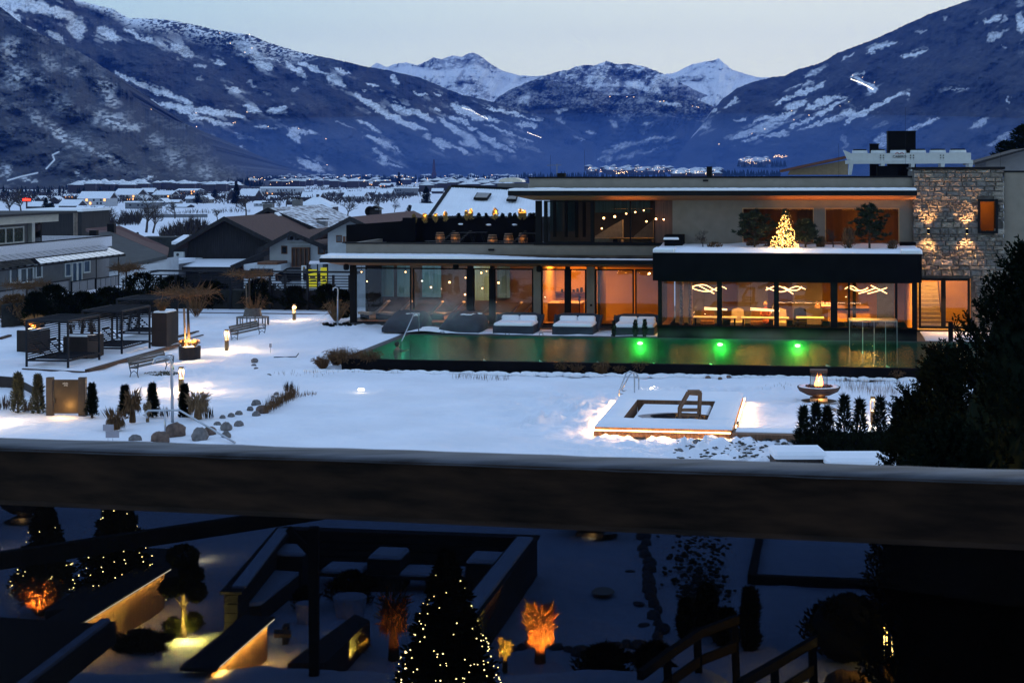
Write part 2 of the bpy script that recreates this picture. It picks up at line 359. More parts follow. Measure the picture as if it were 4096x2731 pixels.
RB = [(3250, 355, 62, 9, -22), (3200, 372, 45, 8, -18), (3130, 402, 30, 7, -30), (3185, 418, 52, 12, -15), (3285, 412, 75, 12, -25), (3325, 430, 65, 8, -32), (3065, 508, 66, 12, -15), (2985, 532, 62, 11, -20), (3125, 466, 60, 10, -20), (3050, 480, 50, 5, -20), (3113, 538, 52, 10, -14), (3210, 490, 50, 7, -25), (3261, 500, 62, 6, -18), (3320, 480, 40, 6, -20), (3405, 455, 46, 12, -5), (3415, 472, 40, 7, -35), (3470, 442, 60, 8, -28), (3555, 400, 62, 8, -30), (3632, 380, 10, 6, 0), (3464, 338, 48, 11, 28), (3485, 360, 18, 11, 10), (3412, 306, 14, 7, -20), (3440, 300, 20, 3, -30), (3500, 195, 30, 9, -35, .8), (3550, 180, 42, 8, -15, .8), (3660, 214, 58, 6, -16), (3625, 226, 20, 4, -30), (3255, 292, 45, 5, -28, .7), (3392, 226, 28, 6, -35, .6), (3200, 340, 60, 3, -18, .7), (3964, 77, 32, 13, -20, .8), (4010, 80, 20, 8, -40, .5), (3982, 149, 34, 14, -30, .6), (3990, 130, 50, 5, -20, .5), (3839, 357, 44, 3, -4, .7), (4036, 400, 6, 10, 20, .8), (3922, 492, 46, 12, -30, .55), (3708, 492, 58, 6, -22, .9), (3648, 518, 34, 7, -20, .9), (3530, 562, 26, 26, -10, .8), (2925, 410, 34, 7, -28), (2850, 450, 25, 6, -20), (4083, 85, 14, 40, 0, .8), (4000, 555, 60, 10, -30, .45), (3780, 75, 14, 5, -20, .4), (3690, 130, 20, 4, -20, .5), (3020, 550, 50, 7, -20, .8), (3380, 570, 12, 30, 10, .3), (3155, 300, 4, 3, 0), (3320, 395, 20, 4, -30), (2960, 480, 30, 3, -15, .8), (2780, 520, 60, 9, -15, .8), (2740, 555, 30, 5, -30, .5), (4015, 190, 18, 4, 0, .5), (3360, 390, 30, 3, -5, .7)]
def snow_right(px, py, t, n):
 s = np.maximum(blobs(px, py, RB, 23), strips(px, py, RB, -22, 13))
 return np.maximum(s * (0.72 + 0.5 * (speckle(px, py, 25) > 0.40)) * (1 - .6 * (speckle(px, py, 88, .3) < .33)), 0.03 * np.clip((speckle(px, py, 37, .03) - 0.5) * 5, 0, 1) * (speckle(px, py, 77, .2) > 0.5))
sheet('mountain_right_slope', PR, 700, (6200, 3000), (6900, 4600), 2640, 4400, snow_right, M_SLOPE, amp=230, seed=6, fr=0.005)
PM = [(1900, 480), (1990, 394), (2044, 357), (2133, 322), (2193, 316), (2252, 333), (2312, 339), (2353, 351), (2419, 380), (2500, 385), (2600, 372), (2700, 380), (2800, 405), (2860, 430), (2950, 520), (3000, 640)]
MBL = [(2100, 395, 22, 30, 25, .6), (2240, 448, 20, 8, -20, .7), (2240, 480, 22, 14, 0, .5), (2360, 528, 28, 7, 0, .8), (2200, 530, 14, 20, -30, .7), (2275, 590, 30, 5, 20, .9), (2340, 565, 40, 8, 30, .7), (2500, 470, 30, 14, 10, .5), (2460, 500, 20, 16, 30, .6), (2600, 497, 40, 9, 0, .9), (2580, 520, 30, 12, -35, .8), (2590, 565, 80, 9, -12, .9), (2480, 590, 70, 14, -18, .8), (2400, 650, 60, 14, -25, .8), (2330, 665, 50, 10, -20, .8), (2520, 620, 50, 12, -20, .5), (2660, 560, 50, 7, -15, .6), (2150, 335, 60, 10, -15, .35), (2330, 420, 10, 30, 20, .35), (2560, 400, 20, 16, 30, .4), (2650, 410, 60, 8, 12, .9), (2700, 420, 40, 8, 15, .9), (2490, 455, 14, 5, 0, .6), (2250, 350, 50, 22, 10, .25), (2620, 600, 60, 6, -15, .7), (2120, 630, 30, 20, 50, .3), (2200, 600, 40, 12, 30, .25)]
def snow_mid(px, py, t, n):
 s = blobs(px, py, MBL, 43, soft=.5)
 return np.maximum(s * (0.6 + 0.6 * (speckle(px, py, 45) > 0.45)), 0.25 * (speckle(px, py, 47, .2) > 0.52) * (t > 0.72))
sheet('mountain_middle_hill', PM, 700, 6500, 7400, 1900, 3000, snow_mid, M_SLOPE, amp=350, seed=9, fr=0.006, roughness='r')
PC = [(1990, 420), (2100, 330), (2181, 304), (2252, 281), (2275, 282), (2300, 268), (2336, 262), (2375, 262), (2425, 244), (2466, 257), (2514, 255), (2580, 268), (2657, 298), (2700, 321), (2780, 360), (2850, 390), (2920, 450)]
def snow_centre(px, py, t, n):
 rock = (speckle(px, py, 61, .10) + n * 0.9)
 low = np.clip((py - 330 - (fbm(px * .02, py * 0, 3, 5) - .5) * 80) / 50, 0, 1)
 s = 1.0 - 0.8 * (rock > 0.62 + 0.0 * px) - 0.30 * (speckle(px, py, 63, .2) > 0.55)
 cliff = (abs(py - 285 - (px - 2400) * .12) < 22) * (px > 2270) * (px < 2480) * (speckle(px, py, 66, .12) > 0.45)
 s = s - cliff * 0.6
 runs = blobs(px, py, [(2470, 378, 55, 9, -14), (2560, 350, 50, 14, 25), (2640, 380, 50, 16, 25), (2580, 385, 40, 6, -30)], 50)
 return np.maximum(s * (1 - low) + low * 0.30 * (speckle(px, py, 69, .2) > 0.5), runs)
sheet('mountain_centre_peaks', PC, 560, 7500, 8900, 1990, 2920, snow_centre, M_PEAK, amp=300, seed=12, fr=0.012, roughness='r', tree=1.5)
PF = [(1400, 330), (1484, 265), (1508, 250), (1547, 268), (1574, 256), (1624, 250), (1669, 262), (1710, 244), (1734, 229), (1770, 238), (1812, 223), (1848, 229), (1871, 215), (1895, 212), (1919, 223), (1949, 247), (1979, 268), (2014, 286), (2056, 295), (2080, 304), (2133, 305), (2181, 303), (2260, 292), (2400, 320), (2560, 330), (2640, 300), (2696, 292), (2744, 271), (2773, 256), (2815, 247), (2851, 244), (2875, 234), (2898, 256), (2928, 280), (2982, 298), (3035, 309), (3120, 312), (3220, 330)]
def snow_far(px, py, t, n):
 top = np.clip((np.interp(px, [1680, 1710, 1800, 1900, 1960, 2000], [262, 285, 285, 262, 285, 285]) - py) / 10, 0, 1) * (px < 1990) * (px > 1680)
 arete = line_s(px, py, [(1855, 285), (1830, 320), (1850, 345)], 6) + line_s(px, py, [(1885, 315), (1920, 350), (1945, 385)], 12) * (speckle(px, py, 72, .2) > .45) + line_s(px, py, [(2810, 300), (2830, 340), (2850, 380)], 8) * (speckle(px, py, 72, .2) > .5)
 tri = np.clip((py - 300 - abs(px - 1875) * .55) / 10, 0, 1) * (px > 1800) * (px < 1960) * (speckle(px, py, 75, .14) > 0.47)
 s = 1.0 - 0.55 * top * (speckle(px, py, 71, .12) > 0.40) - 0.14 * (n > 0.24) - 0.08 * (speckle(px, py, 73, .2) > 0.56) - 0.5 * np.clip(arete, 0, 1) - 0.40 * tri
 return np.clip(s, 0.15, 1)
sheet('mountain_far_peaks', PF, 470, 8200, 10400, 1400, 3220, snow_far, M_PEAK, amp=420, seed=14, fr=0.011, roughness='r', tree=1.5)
def gh(x, y):
 """height of the land"""
 s = np.clip((y - 125) / 260.0, 0, 1); s = s * s * (3 - 2 * s)
 far = np.clip((y - 420) / 400, 0, 1)
 s2 = np.clip((y - 110) / 16.0, 0, 1); s2 = s2 * s2 * (3 - 2 * s2)
 s = np.maximum(s, s2 / 3.0)
 return -12.0 * s + (fbm(x * 0.012, y * 0.012, 3, 4) - 0.5) * 2.2 * far * np.clip(1 - (y - 2500) / 1500, 0, 1)
def ground_sheet():
 d = np.unique(np.concatenate([np.array([-60, -20, 0, 8, 15, 20]), np.arange(24, 50, 0.25), np.arange(50, 76, 0.22), np.arange(76, 110, 0.5), np.geomspace(110, 11500, 120)]))
 tt = np.unique(np.concatenate([np.linspace(-1.15, -0.34, 12), np.linspace(-0.34, 0.34, 400), np.linspace(0.34, 1.15, 12)]))
 Y, T = np.meshgrid(d, tt, indexing='ij')
 X = T * np.maximum(Y, 60) if False else T * (np.abs(Y) + 12)
 X = np.clip(X, -6600, 6600)
 Z = gh(X, Y)
 near = np.clip((112 - Y) / 10, 0, 1) * (Y > 10)
 Z = Z + near * ((fbm(X * 0.35, Y * 0.35, 4, 2) - 0.5) * 0.26 + (fbm(X * 1.6, Y * 1.2, 3, 8) - 0.5) * 0.10)
 r = np.random.RandomState(3)
 for (x0, y0), (x1, y1), k in (((930, 1420), (1150, 1290), 26), ((760, 1590), (905, 1430), 22), ((1180, 1330), (1340, 1320), 16), ((2100, 1690), (2400, 1640), 30), ((2500, 1560), (3150, 1560), 44), ((850, 1470), (560, 1560), 26), ((3000, 1740), (2700, 1810), 40), ((2200, 1560), (2450, 1740), 34), ((1250, 1370), (1560, 1330), 30)):
  for i in range(k):
   c = G(x0 + (x1 - x0) * i / k + r.normal() * 14, y0 + (y1 - y0) * i / k + r.normal() * 5); m = (abs(X - c.x) < .6) & (abs(Y - c.y) < .9)
   if m.any(): q = np.hypot((X[m] - c.x) / .20, (Y[m] - c.y) / .34); Z[m] += -.10 * np.exp(-q * q * 1.6) + .045 * np.exp(-((q - 1.5) / .5) ** 2)
 def lump(px, py, r, a, f=2.2):
  c = G(px, py); q = np.clip(1 - np.hypot(X - c.x, (Y - c.y) * 0.7) / r, 0, 1)
  return q ** 0.6 * (fbm(X * f, Y * f, 3, 19) - 0.5) * a
 Z = Z + lump(2350, 1640, 5.5, 0.6, 2.4) + lump(2900, 1800, 6, 0.55, 2.6) + lump(3300, 1620, 4.5, 0.3) + lump(1900, 1620, 8, 0.16, 1.2) + lump(1150, 1450, 9, .18, 1.0) + lump(800, 1500, 6, .2, 1.6)
 q = np.clip((28.6 + (fbm(X * .5, Y * 0, 2, 3) - .5) - Y) / 0.6, 0, 1) * (Y > 0) * np.clip((4.5 - X) / 1.5, 0, 1)
 Z = Z + 0.62 * q * q * (3 - 2 * q)
 U, V = X * CA - Y * SA, X * SA + Y * CA
 bank = np.clip((-20.7 - U) / .4, 0, 1) * np.clip((U + 31) / 5, 0, 1) * np.clip((V - 82.5) / 3.5, 0, 1) * np.clip((98 - V) / 3, 0, 1)
 Z = Z + .5 * bank
 inpool = (U > -20.6) & (U < 9) & (V > 73.3) & (V < 84.9)
 Z = np.where(inpool, -1.6, Z)
 tub = (U > -6.6) & (U < -3.6) & (V > 58.6) & (V < 63.4)
 Z = np.where(tub, -.6, Z)
 r, c = X.shape; idx = np.arange(r * c).reshape(r, c)
 qd = np.stack([idx[:-1, :-1], idx[:-1, 1:], idx[1:, 1:], idx[1:, :-1]], -1).reshape(-1, 4)
 me = npmesh('ground', np.stack([X, Y, Z], -1), qd, M_GROUND, smooth=True)
 return tag(link('ground', me), kind='structure')
M_SNOW = mat('snow', (0.83, 0.85, 0.88), 0.75, 0.035, 0.6, bump=0.02, bscale=3.0, spec=0.25)
M_GROUND = mat('snow_ground', (0.80, 0.82, 0.86), 0.8, 0.06, 0.35, bump=0.10, bscale=1.6, spec=0.2, coord='Object')
ground_sheet()
hz = MB().box(-6900, 6900, -80, 12200, -34, 1000)
m = bpy.data.materials.new('haze'); m.use_nodes = True; nt = m.node_tree
nt.nodes.remove(nt.nodes['Principled BSDF'])
pv = nt.nodes.new('ShaderNodeVolumePrincipled'); pv.inputs['Color'].default_value = (0.07, 0.23, 1.0, 1)
pv.inputs['Density'].default_value = 5.0e-5; pv.inputs['Anisotropy'].default_value = 0.0
nt.links.new(pv.outputs[0], nt.nodes['Material Output'].inputs['Volume'])
mm_ = m.copy(); [x for x in mm_.node_tree.nodes if x.type == 'PRINCIPLED_VOLUME'][0].inputs['Density'].default_value = 2.0e-4; [x for x in mm_.node_tree.nodes if x.type == 'PRINCIPLED_VOLUME'][0].inputs['Color'].default_value = (.22, .42, 1, 1)
tag(MB().ball((250, 4300, -25), 1, 32, 16, (2300, 1700, 175)).build('valley_mist', mm_), 'pale blue mist lying low in the middle of the valley', 'mist', kind='stuff')
tag(hz.build('haze', m), 'thin blue evening haze filling the whole valley air', 'haze', kind='stuff')
# ================================================================== PLACES FAR AWAY
def T(name, label, cat, u, v, z=0.0, group=None, rz=0.0):
 return thing(name, label, cat, from_uv(u, v, z), rz - AN, group)
def FW(px, py, U):
 a, b = unroll(px, py); X = (a - CX) / F
 d = U / (X * CA - SA)
 return Vector((U, X * d * SA + d * CA, H - (b - HY) / F * d))
M_WALLF = [mat('far_plaster_white', (0.38, 0.39, 0.41), 0.9, .12), mat('far_plaster_cream', (0.24, 0.22, 0.19), 0.9, .15), mat('far_timber_wall', (0.04, 0.03, 0.026), 0.9, .3), mat('far_grey_wall', (0.15, 0.155, 0.165), 0.9, .15)]
M_DARKWIN = mat('dark_window', (0.02, 0.025, 0.035), 0.25, .3)
M_LITWIN = emis('lit_window', (1.0, 0.42, 0.12), 2.5)
M_DOT = emis('far_lamp', (1.0, 0.62, 0.30), 12.0)
M_DOTW = emis('slope_floodlight', (1.0, 0.86, 0.66), 14.0)
M_TILE = mat('brown_roof_tiles', (0.060, 0.022, 0.015), 0.85, .25, 3, bump=.02, bscale=18)
M_WOODD = mat('weathered_dark_boards', (0.016, 0.015, 0.016), 0.9, .45, 1.2, stretch=(6, 6, .6), bump=.01)
M_WOODB = mat('brown_wood', (0.13, 0.055, 0.025), 0.8, .3, 2, stretch=(6, 6, .6), bump=.005)
M_BARK = mat('bark', (0.045, 0.034, 0.026), 0.95, .3, 6, bump=.01)
M_NEEDLE = mat('dark_needles', (0.007, 0.013, 0.008), 0.95, .5, 3, spec=.03)
M_WIN_MESH = None
def unit_box(): return MB().box(-.5, .5, -.5, .5, -.5, .5)
ME_WIN_D = unit_box().mesh('window', M_DARKWIN); ME_WIN_L = unit_box().mesh('window', M_LITWIN)
def far_house(zx0, zx1, zyr, zye, zyb, lit, typ, wallm, label, off=(0, 650), sc_=1.68, dz=-12, n=4, name='house', cat='house', rz=None):
 x0, x1 = off[0] + zx0 / sc_, off[0] + zx1 / sc_; yr, ye, yb = off[1] + zyr / sc_, off[1] + zye / sc_, off[1] + zyb / sc_
 xc = (x0 + x1) / 2
 b = G(xc, yb, dz); d = b.y; w = (x1 - x0) / F * d; hw = (yb - ye) / F * d; rr = max(.3, (ye - yr) / F * d); dp = min(14, max(7, w * .7))
 z = float(gh(b.x, b.y)); z = min(z, dz + 1)
 rz = R_.uniform(-.22, .12) - AN if rz is None else rz
 t = thing(name, label, cat, (b.x, b.y + dp / 2, b.z), rz)
 sink = -3
 if typ == 'side': # ridge along x, snowy slope towards us
  MB().box(-w * .46, w * .46, -dp / 2, dp / 2, sink, hw).build('wall', wallm, t)
  p = [(-w / 2, -dp / 2 - .8, hw - .2), (-w / 2, 0, hw + rr), (-w / 2, dp / 2 + .8, hw - .2), (-w / 2, dp / 2 + .8, hw - .5), (-w / 2, 0, hw + rr - .35), (-w / 2, -dp / 2 - .8, hw - .5)]
  MB().prism(p, (w, 0, 0)).build('roof', M_SNOW, t)
  MB().prism([(-w * .46, -dp / 2 + .05, hw - .3), (-w * .46, 0, hw + rr - .5), (-w * .46, dp / 2 - .05, hw - .3)], (w * .92, 0, 0)).build('gable', M_WALLF[2], t)
 elif typ == 'gable':
  dp = w * 1.1
  MB().prism([(-w * .42, -dp / 2, sink), (w * .42, -dp / 2, sink), (w * .42, -dp / 2, hw), (0, -dp / 2, hw + rr * .9), (-w * .42, -dp / 2, hw)], (0, dp, 0)).build('wall', wallm, t)
  p = [(-w / 2, -dp / 2 - 1, hw - .3), (0, -dp / 2 - 1, hw + rr), (w / 2, -dp / 2 - 1, hw - .3), (w / 2, -dp / 2 - 1, hw + .1), (0, -dp / 2 - 1, hw + rr + .5), (-w / 2, -dp / 2 - 1, hw + .1)]
  MB().prism(p, (0, dp + 2, 0)).build('roof', M_SNOW, t)
  MB().prism([(-w / 2, -dp / 2 - 1.05, hw - .45), (0, -dp / 2 - 1.05, hw + rr - .2), (w / 2, -dp / 2 - 1.05, hw - .45), (w / 2, -dp / 2 - 1.05, hw - .1), (0, -dp / 2 - 1.05, hw + rr + .15), (-w / 2, -dp / 2 - 1.05, hw - .1)], (0, .3, 0)).build('barge_board', M_WALLF[2], t)
 else:
  MB().box(-w / 2, w / 2, -dp / 2, dp / 2, sink, hw).build('wall', wallm, t)
  MB().box(-w / 2 - .6, w / 2 + .6, -dp / 2 - .6, dp / 2 + .6, hw, hw + max(.35, rr)).build('roof', M_SNOW, t)
 k = max(2, int(w / 3.2)); rows = 2 if hw > 4.5 else 1
 for r in range(rows):
  for i in range(k):
   if R_.random() < .25: continue
   me = ME_WIN_L if (lit and R_.random() < lit) else ME_WIN_D
   o = link('window', me, t, (-w * .38 + w * .76 * (i + .5) / k, (-dp / 2 if typ != 'gable' else -dp / 2), hw * (.72 - .42 * r) if rows == 2 else hw * .6))
   o.scale = (1.3, .24, min(1.5, hw * .3))
 return t
HL = [
 (525, 760, 195, 238, 290, .5, 'side', 0, 'two-tiered snowy house with lit windows at left of the town'),
 (765, 965, 176, 214, 262, .45, 'side', 0, 'long snow-roofed guesthouse with a lit upper floor'),
 (942, 1045, 172, 196, 232, 0, 'side', 2, 'dark timber house half hidden right of the long guesthouse'),
 (1030, 1180, 190, 214, 250, .3, 'side', 1, 'low cream house with a wide snow roof in mid town'),
 (1185, 1350, 176, 186, 218, .5, 'side', 3, 'wide flat-pitched house with an orange glow, mid town'),
 (395, 555, 250, 286, 326, 0, 'side', 2, 'dark timber house with a big snowy slope, left front of the town'),
 (500, 690, 291, 317, 345, .2, 'side', 1, 'nearest town house with a long snowy roof beside the orchard'),
 (335, 412, 230, 252, 275, 0, 'gable', 2, 'small dark gabled house near the round dark tree'),
 (240, 302, 228, 252, 272, 0, 'gable', 2, 'narrow gabled house left of the round dark tree'),
 (180, 330, 262, 290, 322, 0, 'side', 2, 'dark low house behind the flat roof edge at far left'),
 (420, 532, 212, 224, 246, .7, 'side', 2, 'dark low house with one glowing orange sign window'),
 (850, 1052, 262, 270, 312, .1, 'flat', 3, 'long grey flat-roofed hall with a row of windows'),
 (910, 1012, 228, 257, 272, 0, 'gable', 0, 'white gabled house above the long flat hall'),
 (1062, 1132, 245, 266, 290, 0, 'gable', 3, 'small grey gabled house right of the flat hall'),
 (1122, 1212, 250, 262, 286, .2, 'side', 1, 'low cream cottage under the row of bare trees'),
 (1250, 1352, 225, 240, 270, .1, 'side', 3, 'grey house with broad eaves in mid town'),
 (1342, 1422, 226, 246, 272, .8, 'gable', 1, 'brightly lit cream house in the middle of the town'),
 (1115, 1282, 278, 294, 303, 0, 'side', 2, 'low shed with a thin snow roof at the field edge'),
 (1528, 1602, 180, 222, 246, 0, 'gable', 2, 'steep snowy gable left of the tall dark fir'),
 (1605, 1745, 178, 222, 262, .5, 'side', 2, 'dark house with orange lamps right of the tall dark fir'),
 (1755, 2030, 164, 173, 224, .2, 'flat', 0, 'large flat-roofed white hotel with three rows of windows'),
 (1790, 1876, 222, 240, 262, 0, 'side', 0, 'small white house below the large hotel'),
 (1912, 2012, 222, 232, 252, 0, 'side', 3, 'low grey building right below the large hotel'),
 (1925, 1992, 240, 256, 280, 0, 'side', 2, 'little dark house above the pyramid-roofed inn'),
 (2025, 2172, 198, 228, 256, .1, 'side', 2, 'broad dark chalet above the pyramid-roofed inn'),
 (2098, 2200, 186, 196, 220, 0, 'side', 3, 'flat grey roofed house right of the hotel'),
 (2195, 2352, 183, 200, 228, .1, 'side', 0, 'long white farm building right of the hotel'),
 (2030, 2112, 182, 192, 205, 0, 'side', 3, 'low grey shed behind the hotel'),
 (1385, 1502, 210, 224, 242, .1, 'side', 3, 'grey double house between lit house and tall fir'),
 (1705, 1782, 258, 272, 296, 0, 'side', 0, 'white shed at the bend below the hotel'),
 (560, 640, 245, 256, 275, 0, 'side', 2, 'small annex in front of the two-tiered house'),
 (1600, 1660, 236, 248, 268, .3, 'side', 1, 'tiny cream garage beside the orange lamps'),
]
for (a, b, c, d_, e, l, ty, wm, lab) in HL: far_house(a, b, c, d_, e, l, ty, M_WALLF[wm], lab)
HL2 = [
 (12, 145, 185, 214, 245, 0, 'side', 2, 'dark chalet with a snowy saddle roof left of the spire'),
 (140, 242, 172, 190, 206, 0, 'side', 3, 'low grey farm roof left below the spire'),
 (278, 420, 182, 210, 246, 0, 'side', 0, 'white house with small windows left below the spire'),
 (480, 588, 165, 196, 216, 0, 'side', 3, 'grey shed joined to the pale hall'),
 (585, 725, 155, 163, 206, 0, 'flat', 3, 'pale box-shaped hall with a flat snowy roof'),
 (300, 476, 166, 185, 205, 0, 'side', 3, 'long low snowy roof behind the white house'),
 (30, 130, 170, 182, 190, 0, 'side', 3, 'thin snowy roof at the far edge of the town'),
 (825, 900, 162, 178, 200, .1, 'side', 2, 'dark house to the right of the two pines'),
 (700, 905, 258, 318, 340, 0, 'side', 2, 'snowy shed roof left of the large white roof'),
 (400, 480, 120, 132, 150, .6, 'side', 2, 'dark house with lamps at its door beside the lone fir'),
 (500, 580, 130, 142, 158, .4, 'side', 2, 'second house beside the lone fir'),
 (840, 955, 120, 128, 140, 0, 'side', 3, 'low hall to the right of the church spire'),
]
for (a, b, c, d_, e, l, ty, wm, lab) in HL2: far_house(a, b, c, d_, e, l, ty, M_WALLF[wm], lab, off=(1200, 650), sc_=1.568, dz=-12 if c < 250 else -5)
bp = G(1252, 862, -9); d = bp.y; s_ = d / F
t = thing('inn', 'inn with a snowy pyramid roof and a row of glowing windows', 'inn', bp, -AN)
w = 150 * s_
MB().box(-w * .45, w * .5, 0, w * .7, -3, 40 * s_).build('wall', M_WALLF[2], t)
MB().prism([(-w * .5, -1, 34 * s_), (w * .58, -1, 34 * s_), (w * .05, w * .35, 78 * s_)], (0, .01, 0)).v
rf = MB(); k = rf.av([(-w * .52, -1, 34 * s_), (w * .56, -1, 34 * s_), (w * .56, w * .75, 34 * s_), (-w * .52, w * .75, 34 * s_), (w * .0, w * .37, 80 * s_), (-w * .52, -1, 30 * s_), (w * .56, -1, 30 * s_)])
rf.f += [(k, k + 1, k + 4), (k + 1, k + 2, k + 4), (k + 2, k + 3, k + 4), (k + 3, k, k + 4), (k + 5, k + 6, k + 1, k)]
rf.build('roof', M_SNOW, t)
MB().box(w * .0, w * .06, w * .3, w * .4, 70 * s_, 84 * s_).build('chimney', M_WALLF[2], t)
for q in (-.28, .18, .30, .42): link('window', ME_WIN_L, t, (w * q, -.05, 16 * s_)).scale = (.9, .3, 1.6)
bp = W(1736, 724, 3300); s_ = bp.y / F
t = thing('church', 'village church with a slender red needle spire rising above the far town', 'church', bp, -AN)
MB().lathe([(9 * s_, 0), (9 * s_, 22 * s_), (12 * s_, 24 * s_), (7 * s_, 36 * s_), (1.4, 86 * s_)], 8).build('spire', mat('spire_shingles', (0.055, 0.018, 0.022), .8), t)
MB().prism([(8 * s_, 0, -5), (58 * s_, 0, -5), (54 * s_, 0, 14 * s_), (12 * s_, 0, 14 * s_)], (0, 30, 0)).build('nave', M_TILE, t)
s_ = 3300 / F
t = thing('church_tower', 'small pale square church tower in the far village on the right', 'church', W(2552, 678, 3300), 0)
MB().box(-4 * s_, 4 * s_, 0, 8 * s_, 0, 16 * s_).build('tower', M_WALLF[0], t)
MB().prism([(-4.5 * s_, 0, 16 * s_), (4.5 * s_, 0, 16 * s_), (0, 0, 22 * s_)], (0, 8 * s_, 0)).build('roof', M_SNOW, t)
t = thing('tower_crane', 'thin tower crane standing far off in the village haze', 'crane', W(2228, 700, 1500), 0); s_ = 1500 / F
MB().bar((0, 0, 0), (0, 0, 44 * s_), .9).build('mast', M_WALLF[3], t)
MB().bar((-40 * s_, 0, 38 * s_), (18 * s_, 0, 39 * s_), .6).build('jib', M_WALLF[3], t)
def dots(name, L, m, r, label, cat='lights'):
 mb = MB()
 for (px, py, d) in L:
  c = W(px, py, d); q = r * d / F
  k = mb.av([c + Vector((q, 0, 0)), c - Vector((q, 0, 0)), c + Vector((0, q, 0)), c - Vector((0, q, 0)), c + Vector((0, 0, q)), c - Vector((0, 0, q))])
  mb.f += [tuple(k + i for i in f) for f in ((0, 2, 4), (2, 1, 4), (1, 3, 4), (3, 0, 4), (2, 0, 5), (1, 2, 5), (3, 1, 5), (0, 3, 5))]
 return tag(mb.build(name, m), label, cat, kind='stuff')
def specks(name, rects, label):
 mbs = [MB(), MB()]
 for (x0, x1, y0, y1, n, d0, d1) in rects:
  for i in range(n):
   px = R_.uniform(x0, x1); py = R_.uniform(y0, y1); d = d0 + (d1 - d0) * (y1 - py) / max(1, (y1 - y0)); c = W(px, py, d); w = R_.uniform(8, 18); h = R_.uniform(4, 8)
   mbs[0].box(c.x - w / 2, c.x + w / 2, c.y, c.y + 9, c.z - 6, c.z + h * .6)
   mbs[1].prism([(c.x - w * .6, c.y - 1, c.z + h * .55), (c.x + w * .6, c.y - 1, c.z + h * .55), (c.x + w * .1, c.y - 1, c.z + h)], (0, 11, 0))
 a = mbs[0].build(name, M_WALLF[2]); tag(a, label, 'houses', kind='stuff')
 b = mbs[1].build(name + '_roof', M_SNOW); tag(b, 'snowy roofs of ' + label[9:] if label.startswith('houses of') else label + ' roofs', 'roofs', kind='stuff')
specks('distant_village', [(950, 2150, 706, 736, 170, 2400, 4000), (2350, 2700, 672, 690, 60, 3300, 3400), (2700, 2880, 682, 702, 60, 2700, 3300), (2960, 3100, 636, 655, 40, 3600, 3900), (300, 950, 735, 752, 60, 1800, 2300), (1700, 2050, 735, 750, 30, 1800, 2000)], 'houses of the distant village strung along the valley floor')
DL = [(R_.uniform(950, 2100), R_.uniform(700, 738), 2300) for i in range(50)] + [(R_.uniform(2350, 2700), R_.uniform(668, 690), 3200) for i in range(34)] + [(R_.uniform(2700, 2860), R_.uniform(680, 700), 2600) for i in range(22)] + [(R_.uniform(2960, 3080), R_.uniform(634, 656), 3400) for i in range(24)] + [(R_.uniform(3095, 3150), R_.uniform(620, 630), 3400) for i in range(20)] + [(R_.uniform(2460, 2510), R_.uniform(684, 697), 2600) for i in range(14)]
dots('village_lamps', DL, M_DOT, .9, 'warm specks of street lamps in the distant villages')
SL = [(3236, 461), (3176, 480), (3008, 535), (3059, 517), (3167, 444), (3395, 408), (3360, 425), (2876, 577), (605, 438), (940, 490), (933, 492), (785, 453), (1304, 556), (786, 507), (1073, 507), (988, 449), (1308, 660), (1183, 707), (880, 133), (998, 139), (921, 174), (1008, 193), (980, 210), (3411, 302), (3450, 310), (3499, 330), (2440, 387), (2508, 388), (2535, 389), (2655, 405), (2640, 407), (2770, 425), (2787, 427), (2794, 430), (1195, 515)]
dots('slope_lamps', [(x, y, 3300 if x < 1400 or x > 2860 else 4000) for x, y in SL], M_DOT, 1.1, 'warm lamps of farms and lifts scattered on the mountain slopes')
for pts, lab in (([(3405, 318), (3440, 330), (3470, 345), (3495, 360)], 'floodlit ski piste on the right mountain'), ([(1850, 432), (1885, 442), (1925, 465), (1955, 478)], 'floodlit sledge run curving down the left ridge'), ([(2110, 530), (2140, 542), (2168, 553)], 'short floodlit run low on the left ridge')):
 dd = 3450 if pts[0][0] > 3000 else 4100
 dots('piste_floodlight', [(a + (c - a) * k / 6, b + (e - b) * k / 6, dd) for (a, b), (c, e) in zip(pts[:-1], pts[1:]) for k in range(6)], M_DOTW, 1.5 if pts[0][0] > 3000 else 1.0, 'row of white lamps on the ' + lab)
def bare_tree_mesh(seed, h=8.0, spread=0.5, levels=5, up=0.25, r0=None, trunk=.3):
 rnd = random.Random(seed); tr = MB(); cr = MB()
 r0 = r0 or h * .028
 def grow(p, d, L, r, lv):
  q = p; pts = [p]; rr = [r]
  for i in range(3):
   d = (d + Vector((rnd.uniform(-1, 1), rnd.uniform(-1, 1), rnd.uniform(-.6, 1) * .6 + up * .3)) * .28).normalized()
   q = q + d * L / 3; pts.append(q); rr.append(r * (1 - .35 * (i + 1) / 3))
  (tr if lv >= levels - 1 else cr).tube(pts, rr, 5 if lv >= levels - 1 else 3, caps=False)
  if lv == 0: return
  for i in range(4 if lv > 1 else 5):
   ax = pts[R_.choice((1, 2, 3))] if lv < levels else pts[rnd.choice((2, 3, 3))]
   e = (d * .55 + Vector((rnd.uniform(-1, 1), rnd.uniform(-1, 1), rnd.uniform(-.3, 1))) * (.55 + spread)).normalized()
   grow(ax, e, L * rnd.uniform(.55, .8), r * .52, lv - 1)
 grow(Vector((0, 0, -.2)), Vector((0, 0, 1)), h * trunk, r0, levels)
 k = h / max(v[2] for v in cr.v)
 for q_ in (tr, cr): q_.v = [(x * k, y * k, z * k) for x, y, z in q_.v]
 return tr.mesh('trunk', M_BARK), cr.mesh('crown', M_BARK)
